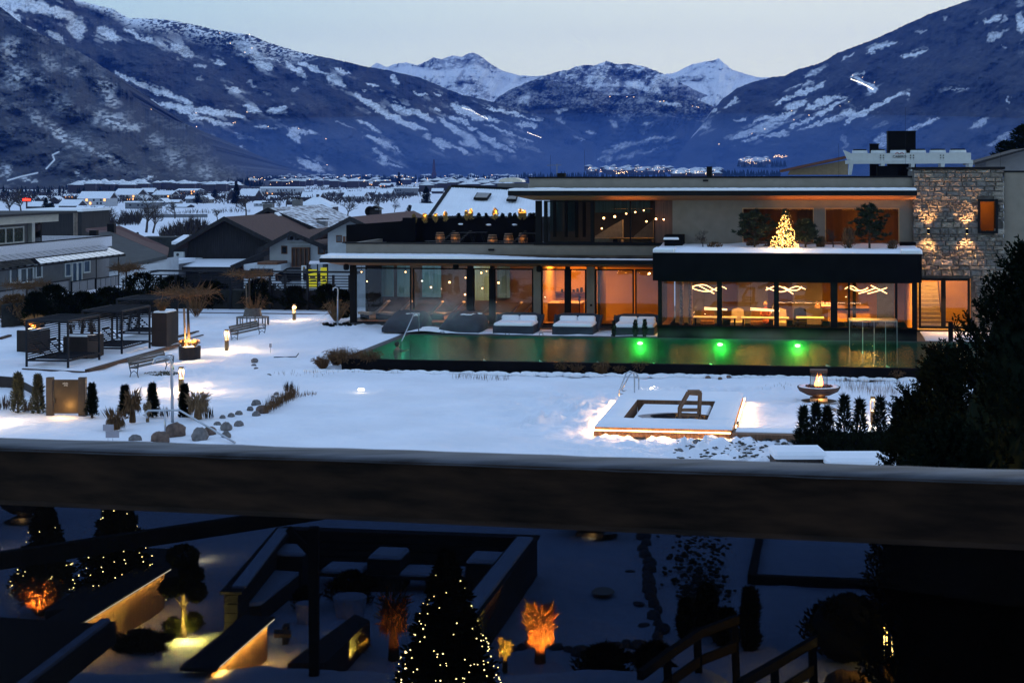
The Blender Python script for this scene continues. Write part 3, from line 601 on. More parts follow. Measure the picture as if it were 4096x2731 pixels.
BT = [bare_tree_mesh(3), bare_tree_mesh(11, spread=.9), bare_tree_mesh(23, spread=.3)]
def bare_tree(px, py, hpx, z, label, k=0, group=None, name='bare_tree', d=None):
 p = G(px, py, z) if d is None else W(px, py, d)
 t = thing(name, label, 'tree', p, R_.uniform(0, 6), group)
 for me, n in zip(BT[k], ('trunk', 'crown')): link(n, me, t)
 s = hpx / F * p.y / 8.0; t.scale = (s, s, s)
 return t
for px, py, hp, z, k, lab in ((585, 925, 165, -7, 0, 'tall bare tree with two trunks in front of the snow field'), (612, 928, 120, -7, 2, 'slimmer bare tree leaning beside the tall one in the snow field'), (700, 872, 72, -9, 1, 'round bare orchard tree on the upper field edge'), (985, 865, 85, -8, 1, 'bare tree above the brown barn ridge'), (870, 885, 55, -8, 1, 'low twisted tree left of the barn ridge'), (85, 850, 105, -6, 0, 'broad bare tree behind the flat roof at far left'), (1390, 870, 95, -6, 0, 'bare tree behind the white chalet roof'), (430, 905, 85, -6, 1, 'bare orchard tree left of the dark chimney'), (500, 900, 70, -6, 2, 'bare orchard tree beside the metal flue'), (350, 905, 90, -6, 1, 'bare tree behind the grey apartment corner'), (1145, 835, 62, -8, 1, 'bare tree behind the snowy tiled roof'), (1515, 845, 55, -7, 1, 'wide bare tree in the snow before the pale hall'), (1578, 848, 50, -7, 0, 'smaller bare tree in the snow near the dark bush'), (1120, 840, 40, -8, 2, 'small bare tree at the lane bend'), (760, 905, 50, -7, 2, 'thin bare tree by the hedge'), (1365, 800, 45, -10, 0, 'bare tree beside the long farm building'), (40, 860, 70, -6, 1, 'thin bare tree at the left picture edge')):
 bare_tree(px, py, hp, z, lab, k)
def blades(C, D, L, Wd, m, name, twist=None, rnd=None):
 """C base points, D unit directions, L lengths, Wd widths -> crossed narrow diamonds"""
 C = np.asarray(C, float); D = np.asarray(D, float); n = len(C); L = np.broadcast_to(L, n)[:, None]; Wd = np.broadcast_to(Wd, n)[:, None]
 r = rnd or np.random.RandomState(5)
 A = np.cross(D, r.normal(size=(n, 3))); A /= np.linalg.norm(A, axis=1, keepdims=True) + 1e-9; B = np.cross(D, A)
 tip = C + D * L; mid = C + D * L * .45
 V = np.stack([C, mid + A * Wd, tip, mid - A * Wd, mid + B * Wd, mid - B * Wd], 1).reshape(-1, 3)
 k = (np.arange(n) * 6)[:, None]
 Fq = np.concatenate([k + np.array([[0, 1, 2, 3]]), k + np.array([[0, 4, 2, 5]])], 0)
 return npmesh(name, V, Fq, m)
def conifer_mesh(h, r, seed, n=2600, m=None, dens=1.0, sag=.25, bl=None, name='crown', taper=1.0, base=.08):
 rnd = np.random.RandomState(seed); C = []; D = []
 nb = int(34 * dens) + 10
 bs = rnd.rand(nb * 6); an = rnd.rand(nb * 6) * 6.283
 hb = base * h + (h * (1 - base)) * bs ** 1.15
 rb = r * (1 - (hb / h)) ** taper * (0.72 + .5 * rnd.rand(nb * 6)) + .03 * r
 per = max(4, n // (nb * 6))
 for i in range(nb * 6):
  f = (np.arange(per) + rnd.rand(per)) / per; rr = f * rb[i]
  x = np.cos(an[i]) * rr; y = np.sin(an[i]) * rr; z = hb[i] + rr * (.28 - sag * f * 1.6)
  C.append(np.stack([x, y, z], 1) + rnd.normal(size=(per, 3)) * rb[i] * .05)
  dv = np.stack([np.full(per, math.cos(an[i])), np.full(per, math.sin(an[i])), np.full(per, .25)], 1) + rnd.normal(size=(per, 3)) * .55
  D.append(dv)
 C.append(np.stack([np.zeros(12), np.zeros(12), np.linspace(.86 * h, .99 * h, 12)], 1)); D.append(np.tile([[0, 0, 1.]], (12, 1)) + rnd.normal(size=(12, 3)) * .35)
 C = np.concatenate(C); D = np.concatenate(D); D /= np.linalg.norm(D, axis=1, keepdims=True)
 L = (bl or .12 * r) * (0.7 + .6 * rnd.rand(len(C)))
 return blades(C, D, L, L * .22, m or M_NEEDLE, name, rnd=rnd)
CF = [conifer_mesh(10, 2.6, 3, 2600, bl=.55), conifer_mesh(10, 3.6, 5, 2600, bl=.6, taper=.75), conifer_mesh(10, 4.5, 8, 1800, bl=.8, taper=.45)]
trunk10 = MB().tube([(0, 0, -.5), (0, 0, 5), (0, 0, 9.6)], [.22, .13, .03], 6).mesh('trunk', M_BARK)
def far_conifer(px, py, hpx, z, label, k=0, name='fir_tree', group=None):
 p = G(px, py, z); t = thing(name, label, 'tree', p, R_.uniform(0, 6), group)
 link('trunk', trunk10, t); link('crown', CF[k], t); s = hpx / F * p.y / 10; t.scale = (s, s, s); return t
for px, py, hp, z, k, lab in ((945, 822, 96, -11, 0, 'tall dark fir standing among the town houses'), (1596, 748, 58, -12, 0, 'lone dark fir left of the church spire'), (1705, 835, 86, -7, 1, 'wide dark pine before the large snowy roof'), (183, 855, 62, -8, 1, 'dark fir left of the timber houses'), (1640, 870, 48, -6, 2, 'round dark bush above the brown roof'), (1815, 752, 42, -9, 2, 'dark round tree at the snowy roof ridge'), (1870, 748, 32, -9, 2, 'second dark tree by the roof ridge'), (790, 815, 40, -11, 2, 'dark round tree in mid town'), (860, 800, 40, -11, 2, 'dark clump beside the lit town house'), (207, 850, 38, -8, 2, 'low dark clump before the timber house'), (2863, 702, 32, -10, 1, 'small dark pine on the snow behind the roof vent'), (550, 960, 30, -5, 2, 'dark shrub on the snow field edge'), (240, 930, 50, -5, 2, 'brown shrub on the apartment roof terrace side'), (1010, 905, 40, -6, 2, 'dark bush left of the barn ridge')):
 far_conifer(px, py, hp, z, lab, k)
rn = np.random.RandomState(4); C = []
def wood(x0, x1, y0, y1, n, z=-12, hh=(9, 16)):
 for i in range(n):
  px = rn.uniform(x0, x1); py = rn.uniform(y0, y1); p = G(px, py, z); p = p if p.y < 3200 or z > 0 else W(px, py, 3200); C.append((p.x, p.y, p.z, rn.uniform(*hh)))
wood(-50, 1050, 741, 750, 420); wood(900, 1500, 722, 731, 260, hh=(7, 12)); wood(1450, 2100, 716, 728, 260, hh=(6, 11)); wood(2080, 2760, 704, 712, 160, hh=(5, 10)); wood(2860, 3120, 698, 706, 120, hh=(6, 12)); wood(0, 500, 760, 790, 60, hh=(5, 9)); wood(1900, 2150, 728, 740, 30, hh=(5, 9)); wood(1000, 1500, 740, 790, 30, hh=(3, 6)); wood(2950, 3140, 664, 690, 160, z=20, hh=(10, 18))
C = np.array(C); n = len(C); ang = np.arange(5) * 2 * np.pi / 5
ring = np.stack([C[:, None, 0] + np.cos(ang) * C[:, None, 3] * .28, C[:, None, 1] + np.sin(ang) * C[:, None, 3] * .28, np.repeat(C[:, 2:3] + 0, 5, 1) - 1], -1)
V = np.concatenate([ring, np.stack([C[:, 0], C[:, 1], C[:, 2] + C[:, 3]], -1)[:, None]], 1).reshape(-1, 3)
k = np.arange(n)[:, None] * 6
Fc = np.concatenate([np.stack([k[:, 0] + i, k[:, 0] + (i + 1) % 5, k[:, 0] + 5], 1) for i in range(5)], 0)
tag(link('distant_wood', npmesh('distant_wood', V, Fc, M_NEEDLE)), 'dark band of far-off trees along the foot of the mountains', 'woods', kind='stuff')
def scrub(name, label, x0, x1, y0, y1, hpx, z, n, m=None, cat='hedge', kind='stuff', w=.03, lean=.35):
 rnd = np.random.RandomState(int(x0 + y0)); P = [];
 for i in range(n):
  f = rnd.rand(); p = G(x0 + (x1 - x0) * f, y0 + (y1 - y0) * f + rnd.uniform(-3, 3), z); P.append((p.x, p.y, p.z))
 P = np.array(P); D = rnd.normal(size=(n, 3)) * lean; D[:, 2] = 1; D /= np.linalg.norm(D, axis=1, keepdims=True)
 L = hpx / F * P[:, 1] * (.5 + .6 * rnd.rand(n)) * (.6 + .8 * np.abs(np.sin(P[:, 0] * .25)))
 return tag(link(name, blades(P, D, L, L * w + .01, m or M_BARK, name, rnd=rnd)), label, cat, kind=kind)
scrub('scrub', 'thin bare scrub along the snow field above the brown roof', 640, 830, 955, 945, 60, -5, 500)
scrub('orchard_scrub', 'tangle of bare orchard scrub behind the apartment roof', 330, 560, 905, 900, 55, -6, 500)
scrub('field_scrub', 'bare bushes strewn on the snow behind the town lane', 640, 1000, 860, 850, 20, -8, 250)
rnd = np.random.RandomState(9); P = []
for i in range(2600):
 py = 742 + 75 * rnd.rand() ** .8; px = rnd.uniform(-20, 1900 - (py - 742) * 5); p = G(px, py, -12); P.append((p.x, p.y, float(gh(p.x, p.y)) + rnd.rand() * 2.5))
P = np.array(P); P = np.repeat(P, 5, 0) + rnd.normal(size=(len(P) * 5, 3)) * (1.6, 1.6, .8); D = rnd.normal(size=(len(P), 3)) * .5; D[:, 2] = abs(D[:, 2]) + .6; D /= np.linalg.norm(D, axis=1, keepdims=True)
tag(link('town_shrubs', blades(P, D, 2.6, .34, M_BARK, 'town_shrubs', rnd=rnd)), 'dark garden shrubs and bare trees between the town houses', 'shrubs', kind='stuff')
bk = MB(); pa, pb = G(560, 1010, -4), G(860, 1000, -4)
bk.box(pa.x, pb.x + 6, pa.y, pa.y + 6, -6, -4 + 60 / F * pa.y); hb = bk.build('hedge_bank', mat('dark_hedge', (0.012, 0.014, 0.012), .95, .5, 2, bump=.1)); tag(hb, 'long dark clipped hedge below the snow field', 'hedge')
pa, pb = G(500, 872, -9), G(830, 870, -9)
t = thing('field_wall', 'low wall with a dark coping crossing the snow field', 'wall', pa, 0)
MB(pa).bar(pa + Vector((0, 0, .6)), pb + Vector((0, 0, .6)), .4, 1.2).build('wall', M_WALLF[3], t)
MB(pa).bar(pa + Vector((0, 0, 1.25)), pb + Vector((0, 0, 1.25)), .6, .12).build('coping', M_WOODD, t)
t = thing('red_neon_sign', 'small glowing red sign above the roofs at far left', 'sign', W(105, 800, 420), 0)
ns = MB()
for i, (a, h_) in enumerate(((-14, 6), (-9, 5), (-5, 7), (0, 5), (4, 6), (9, 5), (13, 4))): ns.box(a * .062, a * .062 + .22, 0, .2, -.2, h_ * .055)
ns.build('letters', emis('red_neon', (1, .02, .01), 8), t)
MB().box(-1.2, 1.2, .25, .5, -.5, .6).build('sign_board', M_WOODD, t)
MB().bar((0, .4, -.5), (0, .4, -16), .3).build('mast', M_WOODD, t)
# ================================================================== NEIGHBOURS
M_WHITE = mat('white_plaster', (0.46, 0.48, 0.50), 0.9, .08, 1.5, bump=.004, bscale=30)
M_BEIGE = mat('beige_plaster', (0.40, 0.36, 0.30), 0.9, .07, 1.5, bump=.004, bscale=30)
M_GREYP = mat('grey_plaster', (0.15, 0.145, 0.15), 0.9, .1, 1.5, bump=.004, bscale=30)
M_PARA = mat('apartment_parapet', (0.62, 0.60, 0.64), 0.9, .12, 8)
M_CHAR = mat('charcoal_metal', (0.008, 0.0085, 0.0095), 0.75, .25, 2, spec=.12)
M_STEEL = mat('stainless_steel', (0.45, 0.47, 0.50), 0.28, .1, 3, metal=1.0)
M_PANE = glass('window_glass', (0.55, 0.62, 0.62), 0.10)
M_PANED = mat('dark_glass', (0.015, 0.022, 0.028), 0.06, .3, spec=.9)
M_FRAMEW = mat('white_frame', (0.55, 0.57, 0.57), 0.5, .05)
M_GREYROOF = mat('grey_roof_sheet', (0.045, 0.048, 0.048), 0.9, .2, 1.2, bump=.01, bscale=6)
M_REDROOF = mat('red_brown_roof', (0.075, 0.026, 0.020), 0.85, .25, 3, bump=.02, bscale=10)
def win_uv(parent, off, x0, x1, y0, y1, V, frame=None, pane=None, bars=(), fw=.09, dep=.08, proud=.04, glow=None, ref=None):
 """window in a wall facing the garden: frame as a part, pane as its sub-part"""
 a = FU(x0, y0, V); b = FU(x1, y1, V); u0, u1, z1, z0 = a.x, b.x, a.z, b.z
 m = MB(off); f = -proud
 m.box(u0, u1, V + f, V + dep, z0, z0 + fw); m.box(u0, u1, V + f, V + dep, z1 - fw, z1)
 m.box(u0, u0 + fw, V + f, V + dep, z0 + fw, z1 - fw); m.box(u1 - fw, u1, V + f, V + dep, z0 + fw, z1 - fw)
 for q in bars: m.box(u0 + (u1 - u0) * q - fw * .4, u0 + (u1 - u0) * q + fw * .4, V + f, V + dep, z0 + fw, z1 - fw)
 w = m.build('window', frame or M_WOODB, parent)
 MB(off).box(u0 + fw, u1 - fw, V - .02 if dep < .3 else V + dep * .4, V + .01 if dep < .3 else V + dep * .4 + .02, z0 + fw, z1 - fw).build('pane', pane or M_PANED, w)
 return w
def gable_uv(name, label, ap, el, er, V, depth, zb, wallm, roofm, inset=.6, over=1.2, th=.28, cat='house', snowcap=False, planks=None, barge=None):
 A, L, R = FU(*ap, V), FU(*el, V), FU(*er, V)
 base = Vector((A.x, V, zb)); t = T(name, label, cat, A.x, V, zb)
 sl = (A.z - L.z) / (A.x - L.x); sr = (A.z - R.z) / (R.x - A.x)
 ul, ur = L.x + inset, R.x - inset
 V1 = V + depth
 MB(base).prism([(ul, V + over, zb), (ur, V + over, zb), (ur, V + over, A.z - sr * (ur - A.x) - th), (A.x, V + over, A.z - th), (ul, V + over, A.z - sl * (A.x - ul) - th)], (0, depth - over * 1.3, 0)).build('wall', wallm, t)
 for s, (E, q) in enumerate(((L, sl), (R, sr))):
  MB(base).prism([(A.x, V, A.z), (E.x, V, E.z), (E.x, V, E.z - th), (A.x, V, A.z - th)], (0, depth, 0)).build('roof_slope', roofm[s] if isinstance(roofm, (list, tuple)) else roofm, t)
  MB(base).prism([(A.x, V - .05, A.z + .06), (E.x, V - .05, E.z + .06), (E.x, V - .05, E.z - th - .12), (A.x, V - .05, A.z - th - .12)], (0, .12, 0)).build('barge_board', barge or M_WOODD, t)
 return t, base, (ul, ur, sl, sr, A, V1)
t, base, (ul, ur, sl, sr, A, V1) = gable_uv('barn', 'old dark barn with a weathered board gable and a brown tiled roof', (896, 868), (688, 988), (1092, 966), 172, 20, -4, M_WOODD, [M_TILE, M_TILE], inset=1.4, cat='barn')
n = 36; zt = 0.9
for i in range(n):
 a = ul + (ur - ul) * i / n; b = ul + (ur - ul) * (i + 1) / n - .03; zz = min(A.z - sl * max(0, A.x - a), A.z - sr * max(0, b - A.x)) - .3
 o = MB(base).box(a, b, 172 + 1.2 - R_.uniform(.05, .09), 172 + 1.18, -.9, zz).build('board', M_WOODD, t)
MB(base).box(ul, ur, 173.0, 173.15, -.95, -.75).build('rail', M_WOODD, t)
MB(base).box(ul - .1, ul + 1.6, 172.6, 173.1, -4, -.2).build('white_wall', M_WHITE, t)
a, b, c, d = FU(688, 1066, 168), FU(925, 1067, 168), FU(1010, 1035, 172.7), FU(728, 1035, 172.7)
MB(base).prism([a, b, c, d], (0, 0, -.3)).build('lean_to_roof', M_SNOW, t)
MB(base).prism([a + Vector((0, -.1, -.03)), b + Vector((0, -.1, -.03)), b + Vector((0, -.1, -.45)), a + Vector((0, -.1, -.45))], (0, .1, 0)).build('fascia', M_WOODD, t)
MB(base).box(a.x + .4, b.x - .3, 169, 173, -6, a.z - .4).build('lean_to_wall', M_WOODD, t)
MB(base).bar(FU(925, 1072, 168), FU(1095, 1000, 172), .25, .5).build('brace', M_WOODD, t)
sn = MB(base); a, b, c, d = FU(1056, 858, 190), FU(1068, 862, 188), FU(1190, 925, 191), FU(1203, 921, 192)
MB(base).prism([Vector((A.x + .2, 188.5, A.z - .1)), Vector((A.x + .2, 191.5, A.z - .1)), FU(1185, 925, 191.5) + Vector((0, 0, .25)), FU(1170, 933, 188.5) + Vector((0, 0, .25))], (0, 0, .2)).build('snow_strip', M_SNOW, t)
c = FU(718, 1030, 172.5); t = T('heat_pump', 'white heat pump unit hung beside the barn corner', 'heat pump', c.x, c.y, c.z)
MB().bbox(-.55, .55, -.25, .2, -.35, .6).build('casing', M_FRAMEW, t);
for zz in (-.08, .32): MB().tube([(-.1, -.26, zz), (-.1, -.29, zz)], .17, 12).build('fan_grille', M_DARKWIN, t)
c = FU(655, 1048, 166); t = T('shed', 'low shed with a snowy flat roof left of the barn', 'shed', c.x, c.y, -5); a, b = FU(625, 1050, 166), FU(712, 1050, 166)
MB((c.x, c.y, -5)).box(a.x, b.x, 166, 171, a.z - .15, a.z + .25).build('roof', M_SNOW, t); MB((c.x, c.y, -5)).box(a.x + .4, b.x - .3, 166.4, 171, -6, a.z - .15).build('wall', M_GREYP, t)
c = FU(700, 958, 178); t = T('snowy_roof_shed', 'small snow-topped shed roof peeping out behind the barn', 'shed', c.x, c.y, -4)
MB((c.x, c.y, -4)).prism([FU(686, 967, 178), FU(728, 967, 178), FU(757, 939, 184), FU(735, 939, 184)], (0, 0, -.3)).build('roof', M_SNOW, t); MB((c.x, c.y, -4)).box(c.x - .5, c.x + 1.2, 178.5, 183, -6, c.z - .8).build('wall', M_WOODD, t)
M_TS = mat('tiles_half_snowed', (0.06, 0.035, 0.03), .85, col2=(.82, .84, .88), scale=1.6, stretch=(.5, .5, 3), bump=.02, bscale=8)
t, base, (ul, ur, sl, sr, A, V1) = gable_uv('chalet', 'white chalet with a brown wooden bay door between two small windows', (1163, 926), (1028, 998), (1312, 988), 160, 14, -4, M_WHITE, M_TILE, inset=.9, cat='chalet')
win_uv(t, base, 1125, 1150, 983, 1016, 161.2); win_uv(t, base, 1271, 1299, 984, 1018, 161.2)
w = win_uv(t, base, 1166, 1236, 990, 1069, 160.7, pane=mat('brown_door_panel', (.05, .025, .015), .4), bars=(.25, .5, .75), dep=.5)
MB(base).box(FU(1166, 990, 161).x - .15, FU(1236, 990, 161).x + .15, 160.9, 161.4, FU(1200, 975, 161).z, FU(1200, 988, 161).z + .2).build('bay_head', M_WHITE, t)
for q in (1150, 1178, 1208, 1240): MB(base).box(FU(q, 940, 160).x, FU(q + 10, 940, 160).x, 159.9, 161.3, FU(q, 955, 160).z - .15, FU(q, 955, 160).z + .15).build('purlin', M_WOODD, t)
a = FU(975, 1058, 158); b = FU(1125, 1058, 158)
MB(base).box(a.x, b.x, 158, 162, -5, a.z).build('garage', M_WHITE, t)
win_uv(t, base, 1000, 1095, 1072, 1110, 158, frame=M_WHITE, fw=.05);
MB(base).box(a.x + 1.4, b.x - .4, 157.9, 162, a.z, a.z + .25).build('garage_roof', M_WOODB, t)
t, base, (ul, ur, sl, sr, A, V1) = gable_uv('chalet', 'taller white chalet with a brown tiled roof, its right half behind the spa terrace', (1400, 868), (1240, 952), (1580, 955), 156, 26, -4, M_WHITE, [M_TILE, M_REDROOF], inset=1.4, cat='chalet')
win_uv(t, base, 1345, 1368, 941, 970, 157.2); win_uv(t, base, 1388, 1440, 945, 960, 157.2)
MB(base).box(FU(1378, 970, 156).x, FU(1560, 970, 156).x, 155.2, 157, FU(1378, 972, 156).z, FU(1378, 968, 156).z + .05).build('balcony_slab', M_WOODD, t)
for i in range(14): u = FU(1380, 950, 156).x + i * .3; MB(base).box(u, u + .24, 155.25, 155.32, FU(1380, 968, 156).z, FU(1380, 944, 156).z).build('balcony_board', M_WOODB, t)
MB(base).prism([FU(1278, 1040, 154), FU(1480, 1040, 154), FU(1480, 1028, 157), FU(1300, 1028, 157)], (0, 0, .18)).build('canopy_snow', M_SNOW, t)
MB(base).prism([FU(1276, 1046, 154), FU(1480, 1046, 154), FU(1480, 1038, 157), FU(1300, 1038, 157)], (0, 0, .2)).build('canopy', M_WOODB, t)
for q, r in ((1495, 850), (1512, 846)):
 c = FU(q, r, 170)
c = FU(1502, 862, 168); tt = MB(base).box(c.x - .5, c.x + .5, 167.6, 168.6, c.z - 1, c.z + .6).build('chimney', M_WOODD, t); MB(base).prism([(c.x - .7, 167.4, c.z + .65), (c.x + .7, 167.4, c.z + .65), (c.x, 167.4, c.z + 1.0)], (0, 1.4, 0)).build('chimney_cap', M_CHAR, tt)
c = FU(1482, 846, 168)
t2 = T('satellite_dish', 'round dark satellite dish beside the chimney on the brown roof', 'satellite dish', c.x, c.y, c.z - .9)
dd = MB().lathe([(.05, 0), (.42, .1), (.55, .2), (.53, .2), (.4, .12), (.05, .03)], 16); dd.v = [(x, -z, y + .9) for x, y, z in dd.v]; dd.build('dish', M_CHAR, t2, smooth=True)
MB().bar((0, .05, 0), (0, .05, .9), .06).build('mast', M_CHAR, t2)
t, base, (ul, ur, sl, sr, A, V1) = gable_uv('farmhouse', 'farmhouse with snow lying between its roof tiles and a stout chimney', (1072, 832), (1000, 868), (1290, 925), 190, 22, -5, M_WOODD, [M_TILE, M_TS], inset=1.6)
for k, (q, r, V) in enumerate(((1075, 832, 192), (1190, 830, 205), (1289, 895, 195))):
 c = FU(q, r, V); ch = MB(base).box(c.x - .55, c.x + .55, V - .5, V + .5, c.z - 1.2, c.z + (.5, 1.0, .3)[k]).build('chimney', M_GREYP, t); MB(base).box(c.x - .65, c.x + .65, V - .6, V + .6, c.z + (.55, 1.05, .5)[k], c.z + (.7, 1.2, .62)[k]).build('chimney_cap', M_CHAR, ch)
V = 122; P = [FU(1725, 868, V), FU(2250, 872, V), FU(2250, 770, V + 7), FU(1806, 751, V + 7)]
base = Vector((P[0].x, V, -4)); t = T('snowy_roofed_house', 'house whose big tiled roof is deep in snow, with two skylights', 'house', *base)
nu, nv = 150, 44; g = MB(base)
for j in range(nv + 1):
 for i in range(nu + 1):
  a = P[0].lerp(P[1], i / nu); b = P[3].lerp(P[2], i / nu); q = a.lerp(b, j / nv)
  f = (j / nv * 16) % 1; q.z += .05 * abs(math.sin(i / nu * math.pi * 46)) + .05 * (1 - f) + .03 * R_.random()
  g.v.append(tuple(q - base))
for j in range(nv):
 for i in range(nu): k = j * (nu + 1) + i; g.f.append((k, k + 1, k + nu + 2, k + nu + 1))
g.build('snow_on_roof', M_SNOW, t, smooth=True)
MB(base).prism([P[0], P[1], P[2], P[3]], (0, 0, -.35)).build('roof', M_WOODD, t)
MB(base).bar(P[3] + Vector((0, 0, .1)), P[2] + Vector((0, 0, .1)), .3, .25).build('ridge_tiles', M_CHAR, t)
MB(base).bar(P[0] + Vector((-.1, 0, 0)), P[3] + Vector((-.1, 0, 0)), .25, .3).build('verge_board', M_CHAR, t)
MB(base).box(P[0].x + .8, P[1].x, V + 1, V + 7, -6, P[0].z - .2).build('wall', M_WOODD, t)
def on_roof(px, py, up=.12):
 """point of the roof plane seen at a pixel"""
 n = (P[1] - P[0]).cross(P[3] - P[0]).normalized(); e = Vector((0, 0, H)); a = FU(px, py, V) - e
 s = (P[0] - e).dot(n) / a.dot(n); return e + a * s + Vector((0, 0, up))
for q in (((1894, 806), (1950, 807), (1966, 786), (1908, 784)), ((2025, 812), (2065, 813), (2073, 790), (2042, 788))):
 c = [on_roof(*p) for p in q]
 w = MB(base).prism(c, (0, 0, .14)).build('skylight', M_CHAR, t); cc = sum(c, Vector()) / 4
 MB(base).prism([p + (cc - p) * .14 + Vector((0, 0, .15)) for p in c], (0, 0, .02)).build('pane', M_PANED, w)
c = FU(2050, 752, V + 8); ch = MB(base).box(c.x - 1.1, c.x + 1.3, V + 7.5, V + 9, c.z - 2, c.z + .35).build('chimney', M_GREYP, t)
hd = MB(base);
hd.prism([(c.x - 1 + 1.9 * (1 - math.cos(math.pi * i / 8)) / 2, V + 7.4, c.z + .45 + .35 * math.sin(math.pi * i / 8)) for i in range(9)], (0, 1.5, 0)); hd.build('chimney_cap', M_STEEL, ch)
D = [W(372, 1086, 150), W(668, 1022, 166), W(440, 926, 172), W(388, 932, 168)]
base = Vector(D[0]); base.z = -5
t = thing('grey_roofed_house', 'house with a large grey roof slope and white ground floor behind the pergolas', 'house', base, 0)
MB(base).prism(D, (0, 0, -.35)).build('front_slope', M_GREYROOF, t)
D2 = [D[3], D[2], D[1], W(676, 990, 178), W(478, 902, 182), W(343, 914, 178)]
MB(base).prism([D2[0] + Vector((0, .1, 0)), D2[1] + Vector((0, .1, 0)), D2[2] + Vector((0, .1, 0)), D2[3], D2[4], D2[5]], (0, 0, -.3)).build('rear_slope', M_REDROOF, t)
for q, r, dd, m_ in ((442, 905, 172, M_REDROOF), (371, 932, 165, M_WOODD)):
 c = W(q, r, dd); MB(base).box(c.x - .35, c.x + .35, dd, dd + .9, c.z - 1.2, c.z + .25).build('chimney', M_CHAR, t)
A1, B1 = W(430, 1075, 153.5), W(592, 1045, 164.5)
wl = MB(base); k = wl.av([A1, B1, (B1.x, B1.y, -7), (A1.x, A1.y, -7), A1 + Vector((3, 12, 0)), B1 + Vector((1, 10, 0)), (B1.x + 1, B1.y + 10, -7), (A1.x + 3, A1.y + 12, -7)])
wl.f += [tuple(k + i for i in f) for f in ((0, 1, 2, 3), (1, 5, 6, 2), (4, 0, 3, 7))]; wl.build('wall', M_WHITE, t)
for q, y0, y1 in ((492, 1100, 1125), (535, 1092, 1117), (570, 1078, 1103)):
 f = (q - 430) / 162; p = A1.lerp(B1, f); p0 = W(q, y0, p.y - .1); p1 = W(q, y1, p.y - .1)
 MB(base).box(p0.x - .28, p0.x + .28, p.y - .2, p.y + .3, p1.z, p0.z).build('window', M_DARKWIN, t)
MB(base).bar(W(592, 1040, 164), W(592, 1100, 164), .12).build('downpipe', M_CHAR, t)
c = W(225, 925, 190); t = thing('timber_house', 'dark unlit timber house half hidden behind the apartment roof', 'house', (c.x, c.y, -5), -.15)
MB().box(-3.5, 3, 0, 8, -3, c.z + 5 + 2.2).build('wall', M_WOODD, t); MB().box(-3.6, 3.2, -.4, 8, c.z + 7.2, c.z + 7.5).build('roof', M_SNOW, t)
MB().box(-1.5, -.7, -.1, .1, 5.4, 6.6).build('window', mat('dim_lit_window', (.3, .1, .05), .5, emit=(1, .35, .15), estr=.25), t)
c = W(302, 938, 158); t = thing('flue_pipe', 'tall dull steel flue pipe standing left of the grey roof', 'flue', c, 0)
MB().tube([(0, 0, -3), (0, 0, 2.0)], .2, 12).build('pipe', mat('dull_steel', (.16, .13, .11), .5, metal=.6), t); MB().tube([(0, 0, 2.0), (0, 0, 2.12)], .27, 12).build('rain_cap', M_CHAR, t)
UA = to_uv(W(437, 960, 150)).x
base = Vector((UA, 130, -4.5)); t = T('apartment_house', 'pale apartment house with a white roof-terrace parapet and glass canopy', 'apartment house', *base)
vA, vB = FW(-260, 960, UA).y, FW(437, 960, UA).y
zt = (FW(437, 947, UA).z + FW(0, 980, UA).z) / 2; zb_ = (FW(437, 989, UA).z + FW(0, 1023, UA).z) / 2
MB(base).box(UA, UA + .25, vA, vB, zb_, zt).build('parapet', M_PARA, t)
MB(base).box(UA - .02, UA + .3, vA, vB + .03, zt, zt + .07).build('coping', M_CHAR, t)
MB(base).box(UA - 10, UA - .02, vA, vB, -7, zb_ + .3).build('lower_walls', M_GREYP, t)
MB(base).box(UA - 9.9, UA, vB - .25, vB, zb_ + .3, zt).build('end_parapet', M_PARA, t)
U2 = UA - 2.2; vE = FW(124, 900, U2).y; zr = FW(225, 850, UA).z
MB(base).box(U2 - 7, U2, vA, vE, zb_, zr - .75).build('penthouse_wall', M_GREYP, t)
MB(base).box(U2 - 8, UA + .2, vA, FW(225, 850, UA).y, zr - .72, zr - .1).build('roof_fascia', M_BEIGE, t)
MB(base).box(U2 - 8, UA + .6, vA, FW(282, 842, UA).y, zr - .1, zr + .08).build('roof', M_WOODD, t)
MB(base).box(U2 - .1, U2 + .35, FW(112, 900, U2).y, vE, zb_ + .3, zr - .72).build('corner_pillar', M_FRAMEW, t)
gl = MB(base).box(U2 - .1, U2 - .05, vE, FW(165, 900, U2).y, zb_ + .3, zr - 1.0).build('wind_screen', M_PANE, t)
MB(base).box(U2 - .3, U2 - .1, FW(165, 900, U2).y, FW(172, 900, U2).y, zb_ + .3, zr - .72).build('post', M_CHAR, t)
def win_u(x0, x1, y0, y1, U, frame=M_FRAMEW, pane=M_PANED, fw=.12, bars=(), name='window'):
 ym = (y0 + y1) / 2; v0 = FW(x0, ym, U).y; v1 = FW(x1, ym, U).y; xm = (x0 + x1) / 2; z1 = FW(xm, y0, U).z; z0 = FW(xm, y1, U).z
 m_ = MB(base); m_.box(U - .05, U + .1, v0, v1, z0, z0 + fw); m_.box(U - .05, U + .1, v0, v1, z1 - fw, z1)
 for q in (0,) + tuple(bars) + (1,): vv = v0 + (v1 - v0 - fw * 1.6) * q; m_.box(U - .05, U + .1, vv, vv + fw * 1.6, z0 + fw, z1 - fw)
 w = m_.build(name, frame, t); MB(base).box(U + .0, U + .03, v0 + fw, v1 - fw, z0 + fw, z1 - fw).build('pane', pane, w); return w
M_PGREEN = mat('green_blind_glass', (.03, .05, .045), .15, .2); M_PBLUE = mat('blue_blind_glass', (.03, .07, .13), .3, .2)
win_u(-20, 93, 908, 975, U2 + .02, pane=M_PGREEN, bars=(.33, .62))
